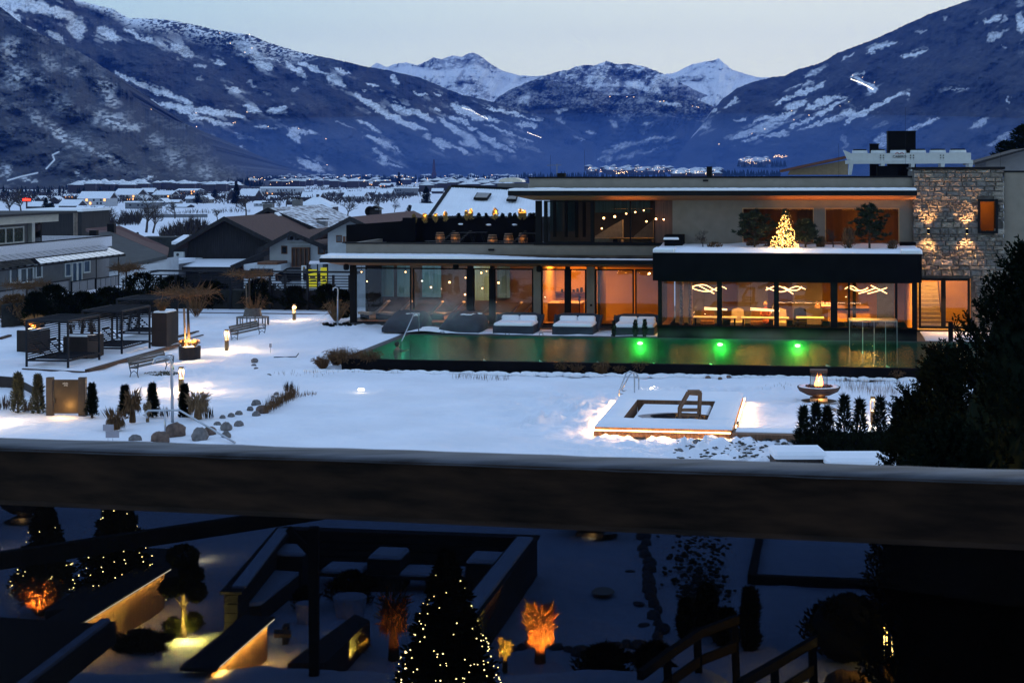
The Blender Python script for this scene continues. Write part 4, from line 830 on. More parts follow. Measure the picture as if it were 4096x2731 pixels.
win_u(36, 74, 1072, 1134, UA); win_u(76, 132, 1068, 1132, UA, bars=(.5,)); win_u(138, 166, 1058, 1112, UA)
win_u(256, 282, 1050, 1108, UA, pane=M_PBLUE); win_u(284, 306, 1048, 1130, UA, pane=M_PBLUE, name='door'); win_u(306, 326, 1046, 1128, UA, pane=M_PBLUE, name='door'); win_u(330, 358, 1040, 1092, UA, pane=M_PBLUE)
win_u(190, 215, 1190, 1230, UA); win_u(262, 285, 1186, 1215, UA)
for (x0, x1, y0, y1, dU, n_) in ((184, 275, 1124, 1174, 1.3, 2), (284, 378, 1118, 1165, 1.5, 3), (380, 478, 1106, 1150, 1.4, 5), (-60, 100, 1160, 1200, 1.3, 3)):
 U = UA + dU; v0, v1 = FW(x0, y0, U).y, FW(x1, y0, U).y; xm = (x0 + x1) / 2; z1, z0 = FW(xm, y0, U).z, FW(xm, y1, U).z
 b = MB(base).box(UA, U + .1, v0, v1, z0 - .25, z0).build('balcony', M_PARA, t)
 for i in range(n_): a_, c_ = v0 + (v1 - v0) * i / n_ + .08, v0 + (v1 - v0) * (i + 1) / n_ - .08; MB(base).box(U, U + .05, a_, c_, z0 + .05, z1 - .1).build('rail_panel', M_GREYP, b)
 MB(base).box(U - .03, U + .09, v0, v1, z1 - .08, z1).build('handrail', M_CHAR, b)
 MB(base).box(U - .03, U + .08, v0 + .0, v0 + .1, z0, z1 - .08).build('rail_post', M_CHAR, b)
MB(base).box(UA, UA + .6, FW(0, 1180, UA).y, FW(60, 1180, UA).y, -3.2, -2.0).build('planter_box', M_GREYP, t)
U3 = UA + 2.3; z3 = FW(430, 1028, U3).z; vC = FW(500, 1020, U3).y; n_ = 24
cn = MB(base).box(U3 - .06, U3 + .06, vA, vC, z3 - .1, z3 + .02).build('canopy_gutter', M_CHAR, t)
for i in range(n_ + 1):
 v = vA + (vC - vA) * i / n_; MB(base).bar((UA + .25, v, zb_ + .1), (U3, v, z3 + .02), .09, .12).build('canopy_bar', M_CHAR, t)
 if i < n_:
  v2 = vA + (vC - vA) * (i + 1) / n_
  MB(base).prism([(UA + .25, v + .06, zb_ + .16), (U3, v + .06, z3 + .1), (U3, v2 - .06, z3 + .1), (UA + .25, v2 - .06, zb_ + .16)], (0, 0, .02)).build('canopy_pane', glass('canopy_glass', (.45, .55, .55), .02) if i == 0 else MATS['canopy_glass'], t)
c = FW(352, 1030, U3)
for q in (385, 474): v = FW(q, 1050, U3).y; MB(base).bar((U3, v, z3), (U3, v, -3.5), .06).build('canopy_post', M_CHAR, t)
# ================================================================== SPA BUILDING
M_STUCCO = mat('warm_grey_stucco', (0.205, 0.18, 0.145), 0.92, .09, 2, bump=.006, bscale=40)
M_SOFFIT = mat('timber_soffit', (0.30, 0.13, 0.05), 0.7, .2, 2, stretch=(.4, 6, 6))
M_DECK = mat('dark_stone_deck', (0.03, 0.032, 0.035), 0.6, .3, 2, bump=.003)
M_GLASS = glass('facade_glass', (0.80, 0.80, 0.78), 0.02)
M_GLASSD = glass('facade_glass_blue', (0.78, 0.80, 0.80), 0.0)
M_INWALL = mat('warm_interior_wall', (0.50, 0.27, 0.045), 0.8, .15, .8)
M_INDARK = mat('dark_interior', (0.13, 0.085, 0.055), 0.7, .6, .5)
M_INFLOOR = mat('oak_floor', (0.30, 0.16, 0.07), 0.45, .25, 1.5, stretch=(.4, 5, 1))
M_TEAL = mat('teal_curtain_and_reflection', (0.10, 0.22, 0.24), 0.8, .3, 1.2, stretch=(6, 6, .2))
M_FABRIC = mat('pale_linen', (0.45, 0.38, 0.30), 0.9, .15, 4)
M_BULB = emis('warm_bulb', (1.0, 0.50, 0.18), 14)
M_RING = emis('led_tube', (1.0, 0.55, 0.22), 6)
LIGHTS = []
def area(name, loc_uv, sx, sy, power, col=(1, .45, .13), rot=(0, 0, 0), parent=None):
 l = bpy.data.lights.new(name, 'AREA'); l.shape = 'RECTANGLE'; l.size = sx; l.size_y = sy; l.energy = power * 3.2; l.color = col
 o = bpy.data.objects.new(name, l); COL.objects.link(o); o.location = from_uv(*loc_uv); o.rotation_euler = (rot[0], rot[1], -AN + rot[2]); return o
def pt(name, loc, power, col=(1, .5, .18), r=.05, spot=None, rot=None):
 l = bpy.data.lights.new(name, 'SPOT' if spot else 'POINT'); l.energy = power; l.color = col; l.shadow_soft_size = r
 if spot: l.spot_size = spot; l.spot_blend = .7
 o = bpy.data.objects.new(name, l); COL.objects.link(o); o.location = loc
 if rot is not None: o.rotation_euler = Vector(rot).to_track_quat('-Z', 'Y').to_euler()
 return o
VF = 90.0
BU, BZ = -25.25, 0.0
base = Vector((BU, VF, BZ)); t = spa = T('spa_building', 'long two-storey modern spa building with glowing glass fronts beside the pool', 'spa building', *base)
def zV(py, px=2300, V=VF): return FU(px, py, V).z
def uV(px, py=1000, V=VF): return FU(px, py, V).x
def B(name, m, u0, u1, v0, v1, z0, z1, parent=None, bevel=0):
 mb = MB(base); (mb.bbox(u0, u1, v0, v1, z0, z1, bevel) if bevel else mb.box(u0, u1, v0, v1, z0, z1)); return mb.build(name, m, parent or t)
ZG = 0.62; zc = zV(1073, 1900); zp0, zp1 = 4.38, 4.93; UR = 4.98
B('floor_slab', M_DECK, BU - .2, UR + 5.5, VF - .2, VF + 14, 0.2, ZG)
B('interior_floor', M_INFLOOR, BU + .1, UR - .1, VF + .05, VF + 10, ZG + .004, ZG + .02)
B('ceiling_slab', M_INDARK, BU, UR, VF + .02, VF + 10.5, zc + .25, zp0)
B('rear_wall', M_INDARK, BU, uV(2165), VF + 7.5, VF + 7.8, ZG, zc + .25)
B('end_wall', M_CHAR, BU - .05, BU + .12, VF + 4.2, VF + 10, ZG, zc + .25)
B('parapet', M_STUCCO, BU, uV(2700, 1000), VF - .02, VF + .25, zp0, zp1)
B('coping', M_CHAR, BU - .06, uV(2140), VF - .08, VF + .32, zp1, zp1 + .07)
B('end_parapet', M_STUCCO, BU, BU + .25, VF + .25, VF + 12, zp0, zp1)
B('overflow_spout', M_CHAR, uV(1955), uV(1978), VF - .15, VF, zV(1004), zV(997))
UE = FU(1280, 1035, 88.0).x; ze1 = FU(1900, 1037, 88.0).z; ze0 = ze1 - .22
B('eave_fascia', M_CHAR, UE, -8.25, 87.9, 88.05, ze0, ze1)
mb = MB(base);
for (a, b) in (((UE, 88.05), (BU + .2, VF)),):
 pass
mb.prism([(UE, 88.05, ze0 + .05), (-8.25, 88.05, ze0 + .05), (-8.25, VF - .02, zc + .12), (BU - .3, VF - .02, zc + .12), (UE + .1, VF + 2.5, zc + .2)], (0, 0, .1)); mb.build('soffit', M_SOFFIT, t)
mb = MB(base); mb.prism([(UE, 88.05, ze1 - .06), (-8.25, 88.05, ze1 - .06), (-8.25, VF - .03, ze1 + .0), (BU, VF - .03, ze1 + .0), (BU, VF + 9, ze1), (UE, VF + 9, ze1 - .06)], (0, 0, .05)); mb.build('eave_roof', M_CHAR, t)
mb = MB(base); n = 120
for i in range(n + 1):
 u = UE + .03 + (-8.3 - UE) * i / n; f = i / n
 th = .15 * (1 if f < .40 else max(.12, 1 - (f - .40) * 3.2)) + R_.uniform(-.008, .008)
 vb = VF - .06 if f < .45 else 88.1 + max(.25, 1.8 * (1 - (f - .45) * 2.6))
 mb.v += [tuple(Vector(p) - base) for p in ((u, 87.96, ze1 + .005), (u, 88.0, ze1 + th), (u, vb, ze1 + th * .9 + .05), (u, vb + .02, ze1 + .005))]
for i in range(n):
 for j in range(3): k = i * 4 + j; mb.f.append((k, k + 4, k + 5, k + 1))
mb.f.append((0, 1, 2, 3)); mb.f.append(tuple(n * 4 + j for j in (3, 2, 1, 0))); mb.build('eave_snow', M_SNOW, t, smooth=False)
def panes(segs, V, z0, z1, gm, fm=M_CHAR, name='window', fw=.07, depth=.12, yref=1180):
 """segs: [(px left, px right)] of the glass between frames"""
 out = []
 for s in segs:
  a, b = s[0], s[1]; g = s[2] if len(s) > 2 else gm; zz0 = s[3] if len(s) > 3 else z0; zz1 = s[4] if len(s) > 4 else z1
  u0, u1 = uV(a, yref, V), uV(b, yref, V)
  m_ = MB(base); m_.box(u0 - fw, u1 + fw, V - .03, V + depth, zz0, zz0 + fw); m_.box(u0 - fw, u1 + fw, V - .03, V + depth, zz1 - fw, zz1); m_.box(u0 - fw, u0, V - .03, V + depth, zz0 + fw, zz1 - fw); m_.box(u1, u1 + fw, V - .03, V + depth, zz0 + fw, zz1 - fw)
  w = m_.build(name, fm, t); MB(base).box(u0, u1, V + .05, V + .062, zz0 + fw, zz1 - fw).build('pane', g, w); out.append(w)
 return out
panes([(1426, 1640), (1656, 1866), (1898, 1956), (1982, 2128)], VF, ZG, zc, M_GLASSD)
panes([(2170, 2258), (2284, 2340), (2386, 2530), (2546, 2632)], VF, ZG + .03, zc, M_GLASS)
B('corner_post', M_CHAR, uV(1400, 1180), uV(1420, 1180), VF - .05, VF + .3, ZG, zc + .2)
B('post', M_CHAR, uV(1871, 1180), uV(1892, 1180), VF - .06, VF + .2, ZG, zc + .2); B('post', M_CHAR, uV(1961, 1180), uV(1976, 1180), VF - .06, VF + .2, ZG, zc + .2); B('post', M_CHAR, uV(2262, 1180), uV(2279, 1180), VF - .06, VF + .2, ZG, zc + .2)
B('pier', M_STUCCO, uV(2134, 1180), uV(2164, 1180), VF - .05, VF + .3, ZG, zc + .2); B('pier', M_STUCCO, uV(2347, 1180), uV(2378, 1180), VF - .05, VF + .3, ZG, zc + .2)
B('wall_socket', M_CHAR, uV(2361, 1222), uV(2369, 1222), VF - .09, VF - .05, zV(1224, 2365), zV(1216, 2365)); B('wall_socket', M_CHAR, uV(2145, 1275), uV(2152, 1275), VF - .09, VF - .05, zV(1279, 2148), zV(1271, 2148))
for q, r in ((1385, 1068), (1823, 1066), (2157, 1075)):
 c = FU(q, r, 89.3); MB(base).lathe([(.06, c.z + .16), (.16, c.z + .1), (.16, c.z - .1), (.1, c.z - .17)], 14, (c.x, c.y)).build('loudspeaker', M_CHAR, t)
uA, uM, uB = uV(2165, 1180), uV(2364, 1180), uV(2640, 1180)
B('room_wall', M_INWALL, uA - .1, uA + .02, VF + .3, VF + 6, ZG, zc + .25)
B('room_wall', M_INWALL, uA, uM + 4, VF + 5.2, VF + 5.4, ZG, zc + .25)
B('room_wall', M_INWALL, uM + .3, uM + .42, VF + .4, VF + 3.2, ZG, zc + .25)
B('ceiling', M_INWALL, uA, uB, VF + .1, VF + 5.3, zc + .18, zc + .24)
area('ceiling_lamp_left_room', ((uA + uM) / 2 - .3, VF + 2.6, zc + .12), 1.6, 1.6, 46, (1, .42, .05))
area('ceiling_lamp_right_room', (uB - 2.2, VF + 3.0, zc + .12), 1.6, 1.6, 13, (1, .44, .07))
area('eave_downlight', (uB - 1.6, 89.2, ze0 + .02), 1.5, .3, 7, (1, .45, .12), rot=(math.pi, 0, 0))
c = FU(2245, 1290, VF + 2.6); tt = T('kitchen_counter', 'orange-lit counter with a dark sink behind the left warm window', 'counter', c.x, VF + 2.2, ZG + .02)
MB().box(-.7, 1.1, 0, 1.6, 0, .95).build('cabinet', M_INWALL, tt); MB().box(-.75, 1.15, -.05, 1.65, .95, 1.0).build('worktop', mat('pale_worktop', (.6, .42, .25), .4, .1), tt); MB().box(-.1, .45, .3, .8, 1.0, 1.012).build('sink', M_CHAR, tt)
tt = T('wall_shelf', 'shelf with dark jars on the wall of the orange-lit kitchen', 'shelf', c.x - .1, VF + 4.9, 2.0)
MB().box(-.6, 1.4, -.1, .28, 0, .05).build('board', M_WOODB, tt)
for i in range(6): MB().tube([(-.2 + i * .22, .08, .05), (-.2 + i * .22, .08, .2 + .06 * (i % 3))], .07, 8).build('jar', M_CHAR, tt)
c = FU(2318, 1222, VF + 1.8); tt = T('music_stand', 'black music stand seen through the warm door pane', 'stand', c.x, VF + 1.8, ZG + .02)
MB().bar((0, 0, 0), (0, 0, 1.15), .035).build('pole', M_CHAR, tt); MB().bar((0, -.05, 1.12), (0, .05, 1.45), .62, .03, up=(1, 0, 0)).build('desk', M_CHAR, tt)
for k in range(3): a_ = k * 2.09; MB().bar((0, 0, .12), (.28 * math.cos(a_), .28 * math.sin(a_), 0), .025).build('leg', M_CHAR, tt)
for (q0, q1, m_, vv) in ((1540, 1575, M_TEAL, 7.2), (1590, 1640, M_TEAL, 7.2), (1478, 1540, M_TEAL, 7.3), (1690, 1765, M_TEAL, 7.2), (1895, 1960, M_TEAL, 5.2), (1990, 2040, M_TEAL, 7.2)):
 B('rear_pane_and_reflection', m_, uV(q0, 1150, VF + vv), uV(q1, 1150, VF + vv), VF + vv - .05, VF + vv, ZG + .9, zc)
area('resting_room_lamp', (-16.5, VF + 3, zc + .1), 9, 2, 270, (1, .42, .12))
area('resting_room_blue', (-21.5, VF + 5, zc + .1), 5, 2, 40, (.45, .75, 1))
def bulb(px, py, V, s=1.0, label='', group='warm glass bulbs hanging in the building'):
 c = FU(px, py, V); tt = T('pendant_bulb', label, 'pendant lamp', c.x, c.y, c.z, group)
 MB().ball((0, 0, 0), .045 * s, 10, 7).build('bulb', M_BULB, tt, smooth=True); MB().bar((0, 0, .05 * s), (0, 0, .16), .03).build('socket', M_CHAR, tt); MB().bar((0, 0, .16), (0, 0, .9), .012).build('cord', M_CHAR, tt)
for q, r, s, lab in ((1446, 1088, .8, 'small bulb at the far left end of the resting room'), (1468, 1126, .8, 'low bulb near the left corner of the resting room'), (1622, 1088, .9, 'bulb beside the left mullion of the resting room'), (1798, 1129, 1.2, 'larger bulb high in the middle resting room window'), (1724, 1149, 1, 'bulb low left in the middle resting room window'), (1862, 1111, .8, 'small bulb beside the wide dark post'), (1860, 1178, 1.1, 'low bulb beside the wide dark post'), (1925, 1091, 1, 'upper bulb in the narrow door pane'), (1929, 1153, .9, 'lower bulb in the narrow door pane'), (1994, 1131, 1.2, 'bulb in the pane right of the narrow door'), (1946, 1085, .6, 'tiny bulb at the top right of the narrow door pane')):
 bulb(q, r, VF + 2.5, s, lab)
def indoor_lounger(px, py, V, label, m_=None):
 c = FU(px, py, V); tt = T('relax_lounger', label, 'lounger', c.x, c.y, ZG + .02)
 pr = [(-.9, .42), (-.25, .36), (.15, .48), (.75, 1.05), (.82, .98), (.2, .36), (-.25, .24), (-.9, .3)]
 MB().prism([(x, -.35, z) for x, z in pr], (0, .7, 0)).build('seat', m_ or M_FABRIC, tt)
 for x in (-.6, .3): MB().bar((x, 0, 0), (x, 0, .3), .5, .05, up=(0, 1, 0)).build('leg', M_CHAR, tt)
for q, lab in ((1500, 'pale lounger inside the left resting room pane'), (1590, 'second pale lounger in the left resting room pane'), (1715, 'wide brown daybed in the middle resting room window'), (1800, 'pale lounger right of the brown daybed'), (1925, 'orange-lit lounger in the narrow door pane'), (2030, 'lounger in the pane right of the narrow door'), (2085, 'lounger near the stucco pier')):
 indoor_lounger(q, 1260, VF + 2.2, lab)
pt('lounger_lamp', from_uv(uV(1935, 1200, VF + 2.4), VF + 2.0, 2.6), 12, (1, .5, .18))
ZT = 4.5; zu1 = zV(803, 2400); zu0 = zV(972, 2400)
B('upper_floor', M_INDARK, uV(2140, 980), UR, VF + .25, VF + 12, zp0, zp1 - .25)
B('upper_sill', M_CHAR, uV(2136, 978), uV(2690, 978), VF - .1, VF + .3, zu0 - .12, zu0 + .02)
B('upper_ceiling', M_INDARK, uV(2140, 800), UR, VF + .05, VF + 11, zu1 + .02, zu1 + .3)
B('upper_rear_wall', M_INDARK, uV(2200, 900, VF + 9), UR, VF + 9, VF + 9.2, zp1 - .3, zu1)
B('corner_post', M_CHAR, uV(2142, 900), uV(2166, 900), VF - .04, VF + .25, zu0, zu1); B('corner_post', M_CHAR, uV(2176, 900), uV(2186, 900), VF - .04, VF + .1, zu0, zu1)
panes([(2190, 2362)], VF, zu0, zu1, M_GLASSD, yref=900); panes([(2377, 2519), (2524, 2617)], VF, zu0, zu1, M_GLASS, fw=.04, yref=900)
B('post', M_CHAR, uV(2365, 900), uV(2374, 900), VF - .05, VF + .2, zu0, zu1)
for q, vv in ((2212, 8), (2258, 8), (2300, 7.5), (2330, 8)): B('rear_post', M_CHAR, uV(q, 900, VF + vv), uV(q + 12, 900, VF + vv), VF + vv, VF + vv + .2, zu0, zu1)
B('timber_wall', mat('red_brown_cladding', (.10, .045, .028), .7, .3, 1.5, stretch=(7, 7, .4)), uV(2620, 900), uV(2690, 900), VF + .02, VF + .2, zu0, zu1)
for (q0, q1) in ((2200, 2250), (2270, 2300)): B('rear_pane_and_reflection', M_TEAL, uV(q0, 880, VF + 9), uV(q1, 880, VF + 9), VF + 9, VF + 9.05, zu0 + .3, zu1)
B('rear_pane_and_reflection', M_TEAL, uV(2380, 820, VF + 8.8), uV(2600, 820, VF + 8.8), VF + 8.85, VF + 8.9, zu1 - .85, zu1)  # teal colour stands in for the sky reflection in the upper glass
for q, r, s, lab in ((2415, 873, 1.4, 'pendant bulb left of the mullion in the upper lounge'), (2459, 867, 1.5, 'pendant bulb next to the mullion in the upper lounge'), (2505, 855, 1, 'small pendant bulb above the mullion in the upper lounge'), (2541, 849, 1, 'small high pendant bulb in the upper lounge'), (2575, 842, .9, 'highest small pendant bulb in the upper lounge'), (2586, 886, 1.1, 'low pendant bulb at the right in the upper lounge'), (2624, 876, 1.1, 'pendant bulb in front of the timber wall'), (2655, 878, 1, 'rightmost pendant bulb of the upper lounge'), (2407, 914, 1.0, 'lowest pendant bulb in the upper lounge')):
 bulb(q, r, VF + (2.5 if q < 2600 else -.3), s, lab)
area('lounge_lamp', (uV(2560), VF + 3.5, zu1 - .1), 3, 2, 30, (1, .5, .2))
def lounge_sofa(px0, px1, py, V, label):
 a, b = uV(px0, py, V), uV(px1, py, V); tt = T('lounge_bench', label, 'bench', a, V, zp1 - .24)
 MB().prism([(0, 0, 0), (b - a, 0, 0), (b - a, 0, 1.5), (0, 0, .6)], (0, .5, 0)).build('backrest', M_FABRIC, tt); MB().box(0, b - a, -.7, 0, 0, .5).build('seat', M_FABRIC, tt)
lounge_sofa(2380, 2490, 940, VF + 3, 'slanting padded bench left of the mullion in the upper lounge'); lounge_sofa(2535, 2612, 940, VF + 2.5, 'slanting padded bench right of the mullion in the upper lounge')
tt = T('lounge_table', 'low table catching orange light in the upper lounge', 'table', uV(2550, 940, VF + 1.6), VF + 1.6, zp1 - .24); MB().box(-1.5, 1.5, -.4, .4, .5, .55).build('table_top', M_INWALL, tt); MB().box(-1.3, -1.1, -.3, .3, 0, .5).build('leg', M_CHAR, tt); MB().box(1.1, 1.3, -.3, .3, 0, .5).build('leg', M_CHAR, tt)
zf1 = zV(763, 2800, 88.2); zf0 = zf1 - .26; U0, U1 = uV(2032, 765, 88.2), UR + .12
B('eave_fascia', M_CHAR, U0, U1, 88.15, 88.3, zf0, zf1)
MB(base).prism([(U0, 88.3, zf0 + .05), (U1, 88.3, zf0 + .05), (U1, VF, zu1 + .02), (uV(2136, 800), VF, zu1 + .02), (uV(2136, 800) - .1, VF + 4, zu1), (U0, VF + 6, zf0)], (0, 0, .08)).build('soffit', M_SOFFIT, t)
B('eave_roof', M_CHAR, U0, U1, 88.2, VF + 9, zf1 - .06, zf1 - .01)
mb = MB(base); n = 140
for i in range(n + 1):
 u = U0 + .03 + (U1 - U0 - .06) * i / n; th = .10 + R_.uniform(-.008, .012) + (.03 if 0.05 < i / n < .12 else 0)
 mb.v += [tuple(Vector(p) - base) for p in ((u, 88.2, zf1), (u, 88.23, zf1 + th), (u, VF - .1, zf1 + th + .03), (u, VF - .08, zf1))]
for i in range(n):
 for j in range(3): k = i * 4 + j; mb.f.append((k, k + 4, k + 5, k + 1))
mb.f.append((0, 1, 2, 3)); mb.f.append(tuple(n * 4 + j for j in (3, 2, 1, 0))); mb.build('eave_snow', M_SNOW, t)
area('soffit_light', (1.2, 89.2, zu1 - .5), 6.5, .25, 16, (1, .36, .06), rot=(math.pi, 0, 0)); area('soffit_light', (-9.6, 89.3, zu1 - .45), 2.2, .25, 3.5, (1, .36, .06), rot=(math.pi, 0, 0))
UP = uV(2117, 720); zq1, zq0 = zV(706, 2800), zV(748, 2800)
B('roof_parapet', M_STUCCO, UP, UR + .0, VF + .02, VF + .3, zf1 - .05, zq1 - .09); B('parapet_coping', M_CHAR, UP - .06, UR + .0, VF - .05, VF + .36, zq1 - .09, zq1)
B('roof_deck', M_CHAR, UP, UR, VF + .3, VF + 12, zq1 - .6, zq1 - .5); B('roof_parapet', M_STUCCO, UP, UP + .25, VF + .3, VF + 12, zf1 - .05, zq1 - .09)
B('roof_vent', M_CHAR, uV(2817, 690), uV(2838, 690), VF + 2, VF + 2.4, zq1 - .4, zV(666, 2828)); B('roof_hatch', M_CHAR, uV(2206, 690), uV(2238, 690), VF + 2, VF + 2.5, zq1 - .3, zV(693, 2220)); B('overflow_spout', M_CHAR, uV(2812, 722), uV(2833, 722), VF - .1, VF + .02, zV(726, 2822), zV(719, 2822))
for q, h_ in ((2202, 620), (2338, 600), (3355, 575), (4002, 590), (3622, 430)):
 c = FU(q, 700, VF + 1.5); MB(base).tube([(c.x, c.y, zq1 - .5), (c.x, c.y, FU(q, h_, VF + 1.5).z)], .006, 4).build('lightning_rod', M_CHAR, t)
uw0, uw1, uw2, uw3 = uV(2970), uV(3256), uV(3300), uV(3598); zw1, zw0 = zV(832, 3200), zV(992, 3200); ub = uV(2690, 900)
B('garden_wall', M_STUCCO, ub, uw0, VF, VF + .3, zp1 - .5, zu1 + .05); B('garden_wall', M_STUCCO, uw1, uw2, VF, VF + .3, zp1 - .5, zu1 + .05); B('garden_wall', M_STUCCO, uw3, UR + .02, VF, VF + .3, zp1 - .5, zu1 + .05)
B('garden_wall', M_STUCCO, uw0, uw1, VF, VF + .3, zw1, zu1 + .05); B('garden_wall', M_STUCCO, uw2, uw3, VF, VF + .3, zw1, zu1 + .05); B('garden_wall', M_STUCCO, uw0, uw1, VF, VF + .3, zp1 - .5, zw0); B('garden_wall', M_STUCCO, uw2, uw3, VF, VF + .3, zp1 - .5, zw0)
M_BRASS = mat('brass_frame', (.45, .26, .12), .4, .1, metal=.4)
for a_, b_, g_ in ((uw0, uw1, M_GLASS), (uw2, uw3, M_GLASS)):
 m_ = MB(base); m_.box(a_, b_, VF - .03, VF + .1, zw0, zw0 + .05); m_.box(a_, b_, VF - .03, VF + .1, zw1 - .05, zw1); m_.box(a_, a_ + .05, VF - .03, VF + .1, zw0 + .05, zw1 - .05); m_.box(b_ - .05, b_, VF - .03, VF + .1, zw0 + .05, zw1 - .05)
 w = m_.build('picture_window', M_BRASS, t); MB(base).box(a_ + .05, b_ - .05, VF + .04, VF + .052, zw0 + .05, zw1 - .05).build('pane', g_, w)
M_BRN = mat('brown_panelling', (.17, .075, .025), .6, .25, 1, stretch=(5, 5, .4))
B('room_wall', M_BRN, uw0 - 1, UR, VF + 4.5, VF + 4.7, zp1 - .5, zu1); B('room_wall', M_BRN, uw1 + .2, uw2 - .2, VF + .35, VF + 4.5, zp1 - .5, zu1)
B('curtain', mat('orange_curtain', (.40, .12, .03), .8, .3, 1, stretch=(9, 9, .2)), uV(3185, 900), uw1 + .1, VF + .8, VF + .9, zw0, zu1); B('curtain', MATS['orange_curtain'], uw0 - .1, uV(3020, 900), VF + .8, VF + .9, zw0, zu1)
area('room_lamp', (uw1 - 1.2, VF + 2.4, zu1 - .1), 1.5, 1, 11, (1, .42, .1)); area('room_lamp', (uw2 + 2.2, VF + 2.6, zu1 - .1), 2, 1.2, 26, (1, .45, .1))
uq0, uq1 = FU(2611, 1060, 85).x, FU(3687, 1060, 85).x; zk1 = FU(3100, 1012, 85).z; zk0 = FU(3100, 1126, 85).z
M_CLAD = mat('black_cladding', (0.006, 0.006, 0.007), 0.9, .25, 1.2, spec=.05)
B('garden_box_front', M_CLAD, uq0, uq1, 84.95, 85.12, zk0, zk1, bevel=.015)
B('garden_box_side', M_CLAD, uq0, uq0 + .15, 85.12, VF - .1, zk0, zk1); B('garden_box_side', M_CLAD, uq1 - .15, uq1, 85.12, VF - .05, zk0, zk1)
B('garden_box_floor', M_CLAD, uq0 + .15, uq1 - .15, 85.12, VF - .02, zk0, zk0 + .2); B('box_trim', M_STEEL, uq0, uq1, 84.93, 84.96, zk1 - .02, zk1 + .005)
B('end_box', M_CLAD, uV(2652, 970, 87.5), uV(2725, 970, 87.5), 88.3, 89.9, zk1, zV(942, 2700, 88)); B('end_box', M_CLAD, uV(3600, 970, 89), UR + .1, 88.9, 89.8, zk1 - .2, zV(970, 3640, 89))
sn = MB(base); nu, nv = 110, 14
for j in range(nv + 1):
 for i in range(nu + 1):
  u = uq0 + .1 + (uq1 - uq0 - .2) * i / nu; v = 85.05 + (VF - 85.1) * j / nv
  e = min(1, j / 1.0) ; h_ = .02 + e * (.10 + .16 * float(fbm(np.array(u * .8), np.array(v * .8), 3, 3)) + .12 * (j / nv))
  sn.v.append((u - base.x, v - base.y, zk1 + h_ - .06 - base.z))
for j in range(nv):
 for i in range(nu): k = j * (nu + 1) + i; sn.f.append((k, k + 1, k + nu + 2, k + nu + 1))
sn.build('roof_garden_snow', M_SNOW, t, smooth=True)
for q0, q1, y0 in ((2618, 2706, 1000), (3598, 3685, 985)):
 a, b = FU(q0, y0, 86).x, FU(q1, y0, 86).x; MB(base).bbox(a, b, 85.0, 86.3, zk1 - .02, zk1 + .22, .08).build('snow_cap', M_SNOW, t)
c = FU(2690, 958, 88.5); MB(base).bbox(c.x - .45, c.x + .35, 88.2, 89.4, c.z, c.z + .12, .05).build('snow_cap', M_SNOW, t)
zg1, zg0 = zk0, FU(3100, 1312, 85).z
B('plinth', M_CLAD, FU(2630, 1330, 84.75).x, FU(3668, 1330, 84.75).x, 84.75, 85.3, .3, zg0 + .02); B('sill', M_CLAD, FU(2630, 1330, 85).x, FU(3668, 1330, 85).x, 84.7, 85.35, zg0 - .02, zg0 + .07)
panes([(2648, 2868), (2888, 3096), (3116, 3322), (3350, 3392), (3400, 3580), (3590, 3648)], 85.15, zg0, zg1, glass('pavilion_glass', (.92, .92, .90), .01), yref=1220, fw=.05)
for a_, b_ in ((2633, 2647), (2870, 2886), (3099, 3114), (3325, 3347), (3652, 3668)): B('post', M_CHAR, FU(a_, 1220, 85.1).x, FU(b_, 1220, 85.1).x, 85.08, 85.3, zg0, zg1)
for q in (3394, 3583): B('post', M_CHAR, FU(q, 1220, 85.1).x, FU(q + 5, 1220, 85.1).x, 85.1, 85.25, zg0, zg1)
ul, ur_ = FU(2635, 1220, 85.1).x, FU(3665, 1220, 85.1).x
B('pavilion_floor', M_INFLOOR, ul, ur_, 85.3, VF + 6, .45, ZG + .02); B('pavilion_ceiling', M_INWALL, ul, ur_, 85.35, VF + 6, zg1 - .03, zg1 - .005)
B('pavilion_rear_wall', M_INWALL, ul + .3, ur_, VF + 4.5, VF + 4.7, ZG, zg1 + .25); B('side_glazing', M_GLASSD, ul, ul + .03, 85.3, VF - .1, zg0, zg1); B('side_wall', M_INWALL, ur_ - .1, ur_, 85.6, VF + 4.6, ZG, zg1 + .25)
B('grey_wall', mat('grey_room_wall', (.20, .17, .16), .8, .2, 1), uV(2700, 1200, 92), uV(2890, 1200, 92), VF + 2.2, VF + 2.3, ZG, zg1); B('grey_wall', MATS['grey_room_wall'], uV(2950, 1200, 92), uV(3070, 1200, 92), VF + 2.2, VF + 2.3, ZG, zg1); B('grey_wall', MATS['grey_room_wall'], uV(3170, 1200, 92), uV(3290, 1200, 92), VF + 2.2, VF + 2.3, ZG, zg1)
B('door_frame', M_CHAR, uV(3340, 1240, VF), uV(3480, 1240, VF), VF + 1, VF + 1.1, zV(1242, 3400, VF + 1), zV(1234, 3400, VF + 1)); B('door_post', M_CHAR, uV(3410, 1200, VF + 1), uV(3424, 1200, VF + 1), VF + 1, VF + 1.1, ZG, zg1); B('dark_panel', mat('blue_night_panel', (.04, .05, .09), .5, .3), uV(3510, 1200, VF), uV(3580, 1200, VF), VF + 1, VF + 1.1, ZG, zg1)
for i, (q, pw) in enumerate(((2760, 55), (3010, 80), (3230, 80), (3440, 150), (3600, 25))): area('pavilion_lamp', (FU(q, 1150, 88).x, 87.6, zg1 - .05), 1.6, 1.6, pw, (1, .46, .07))
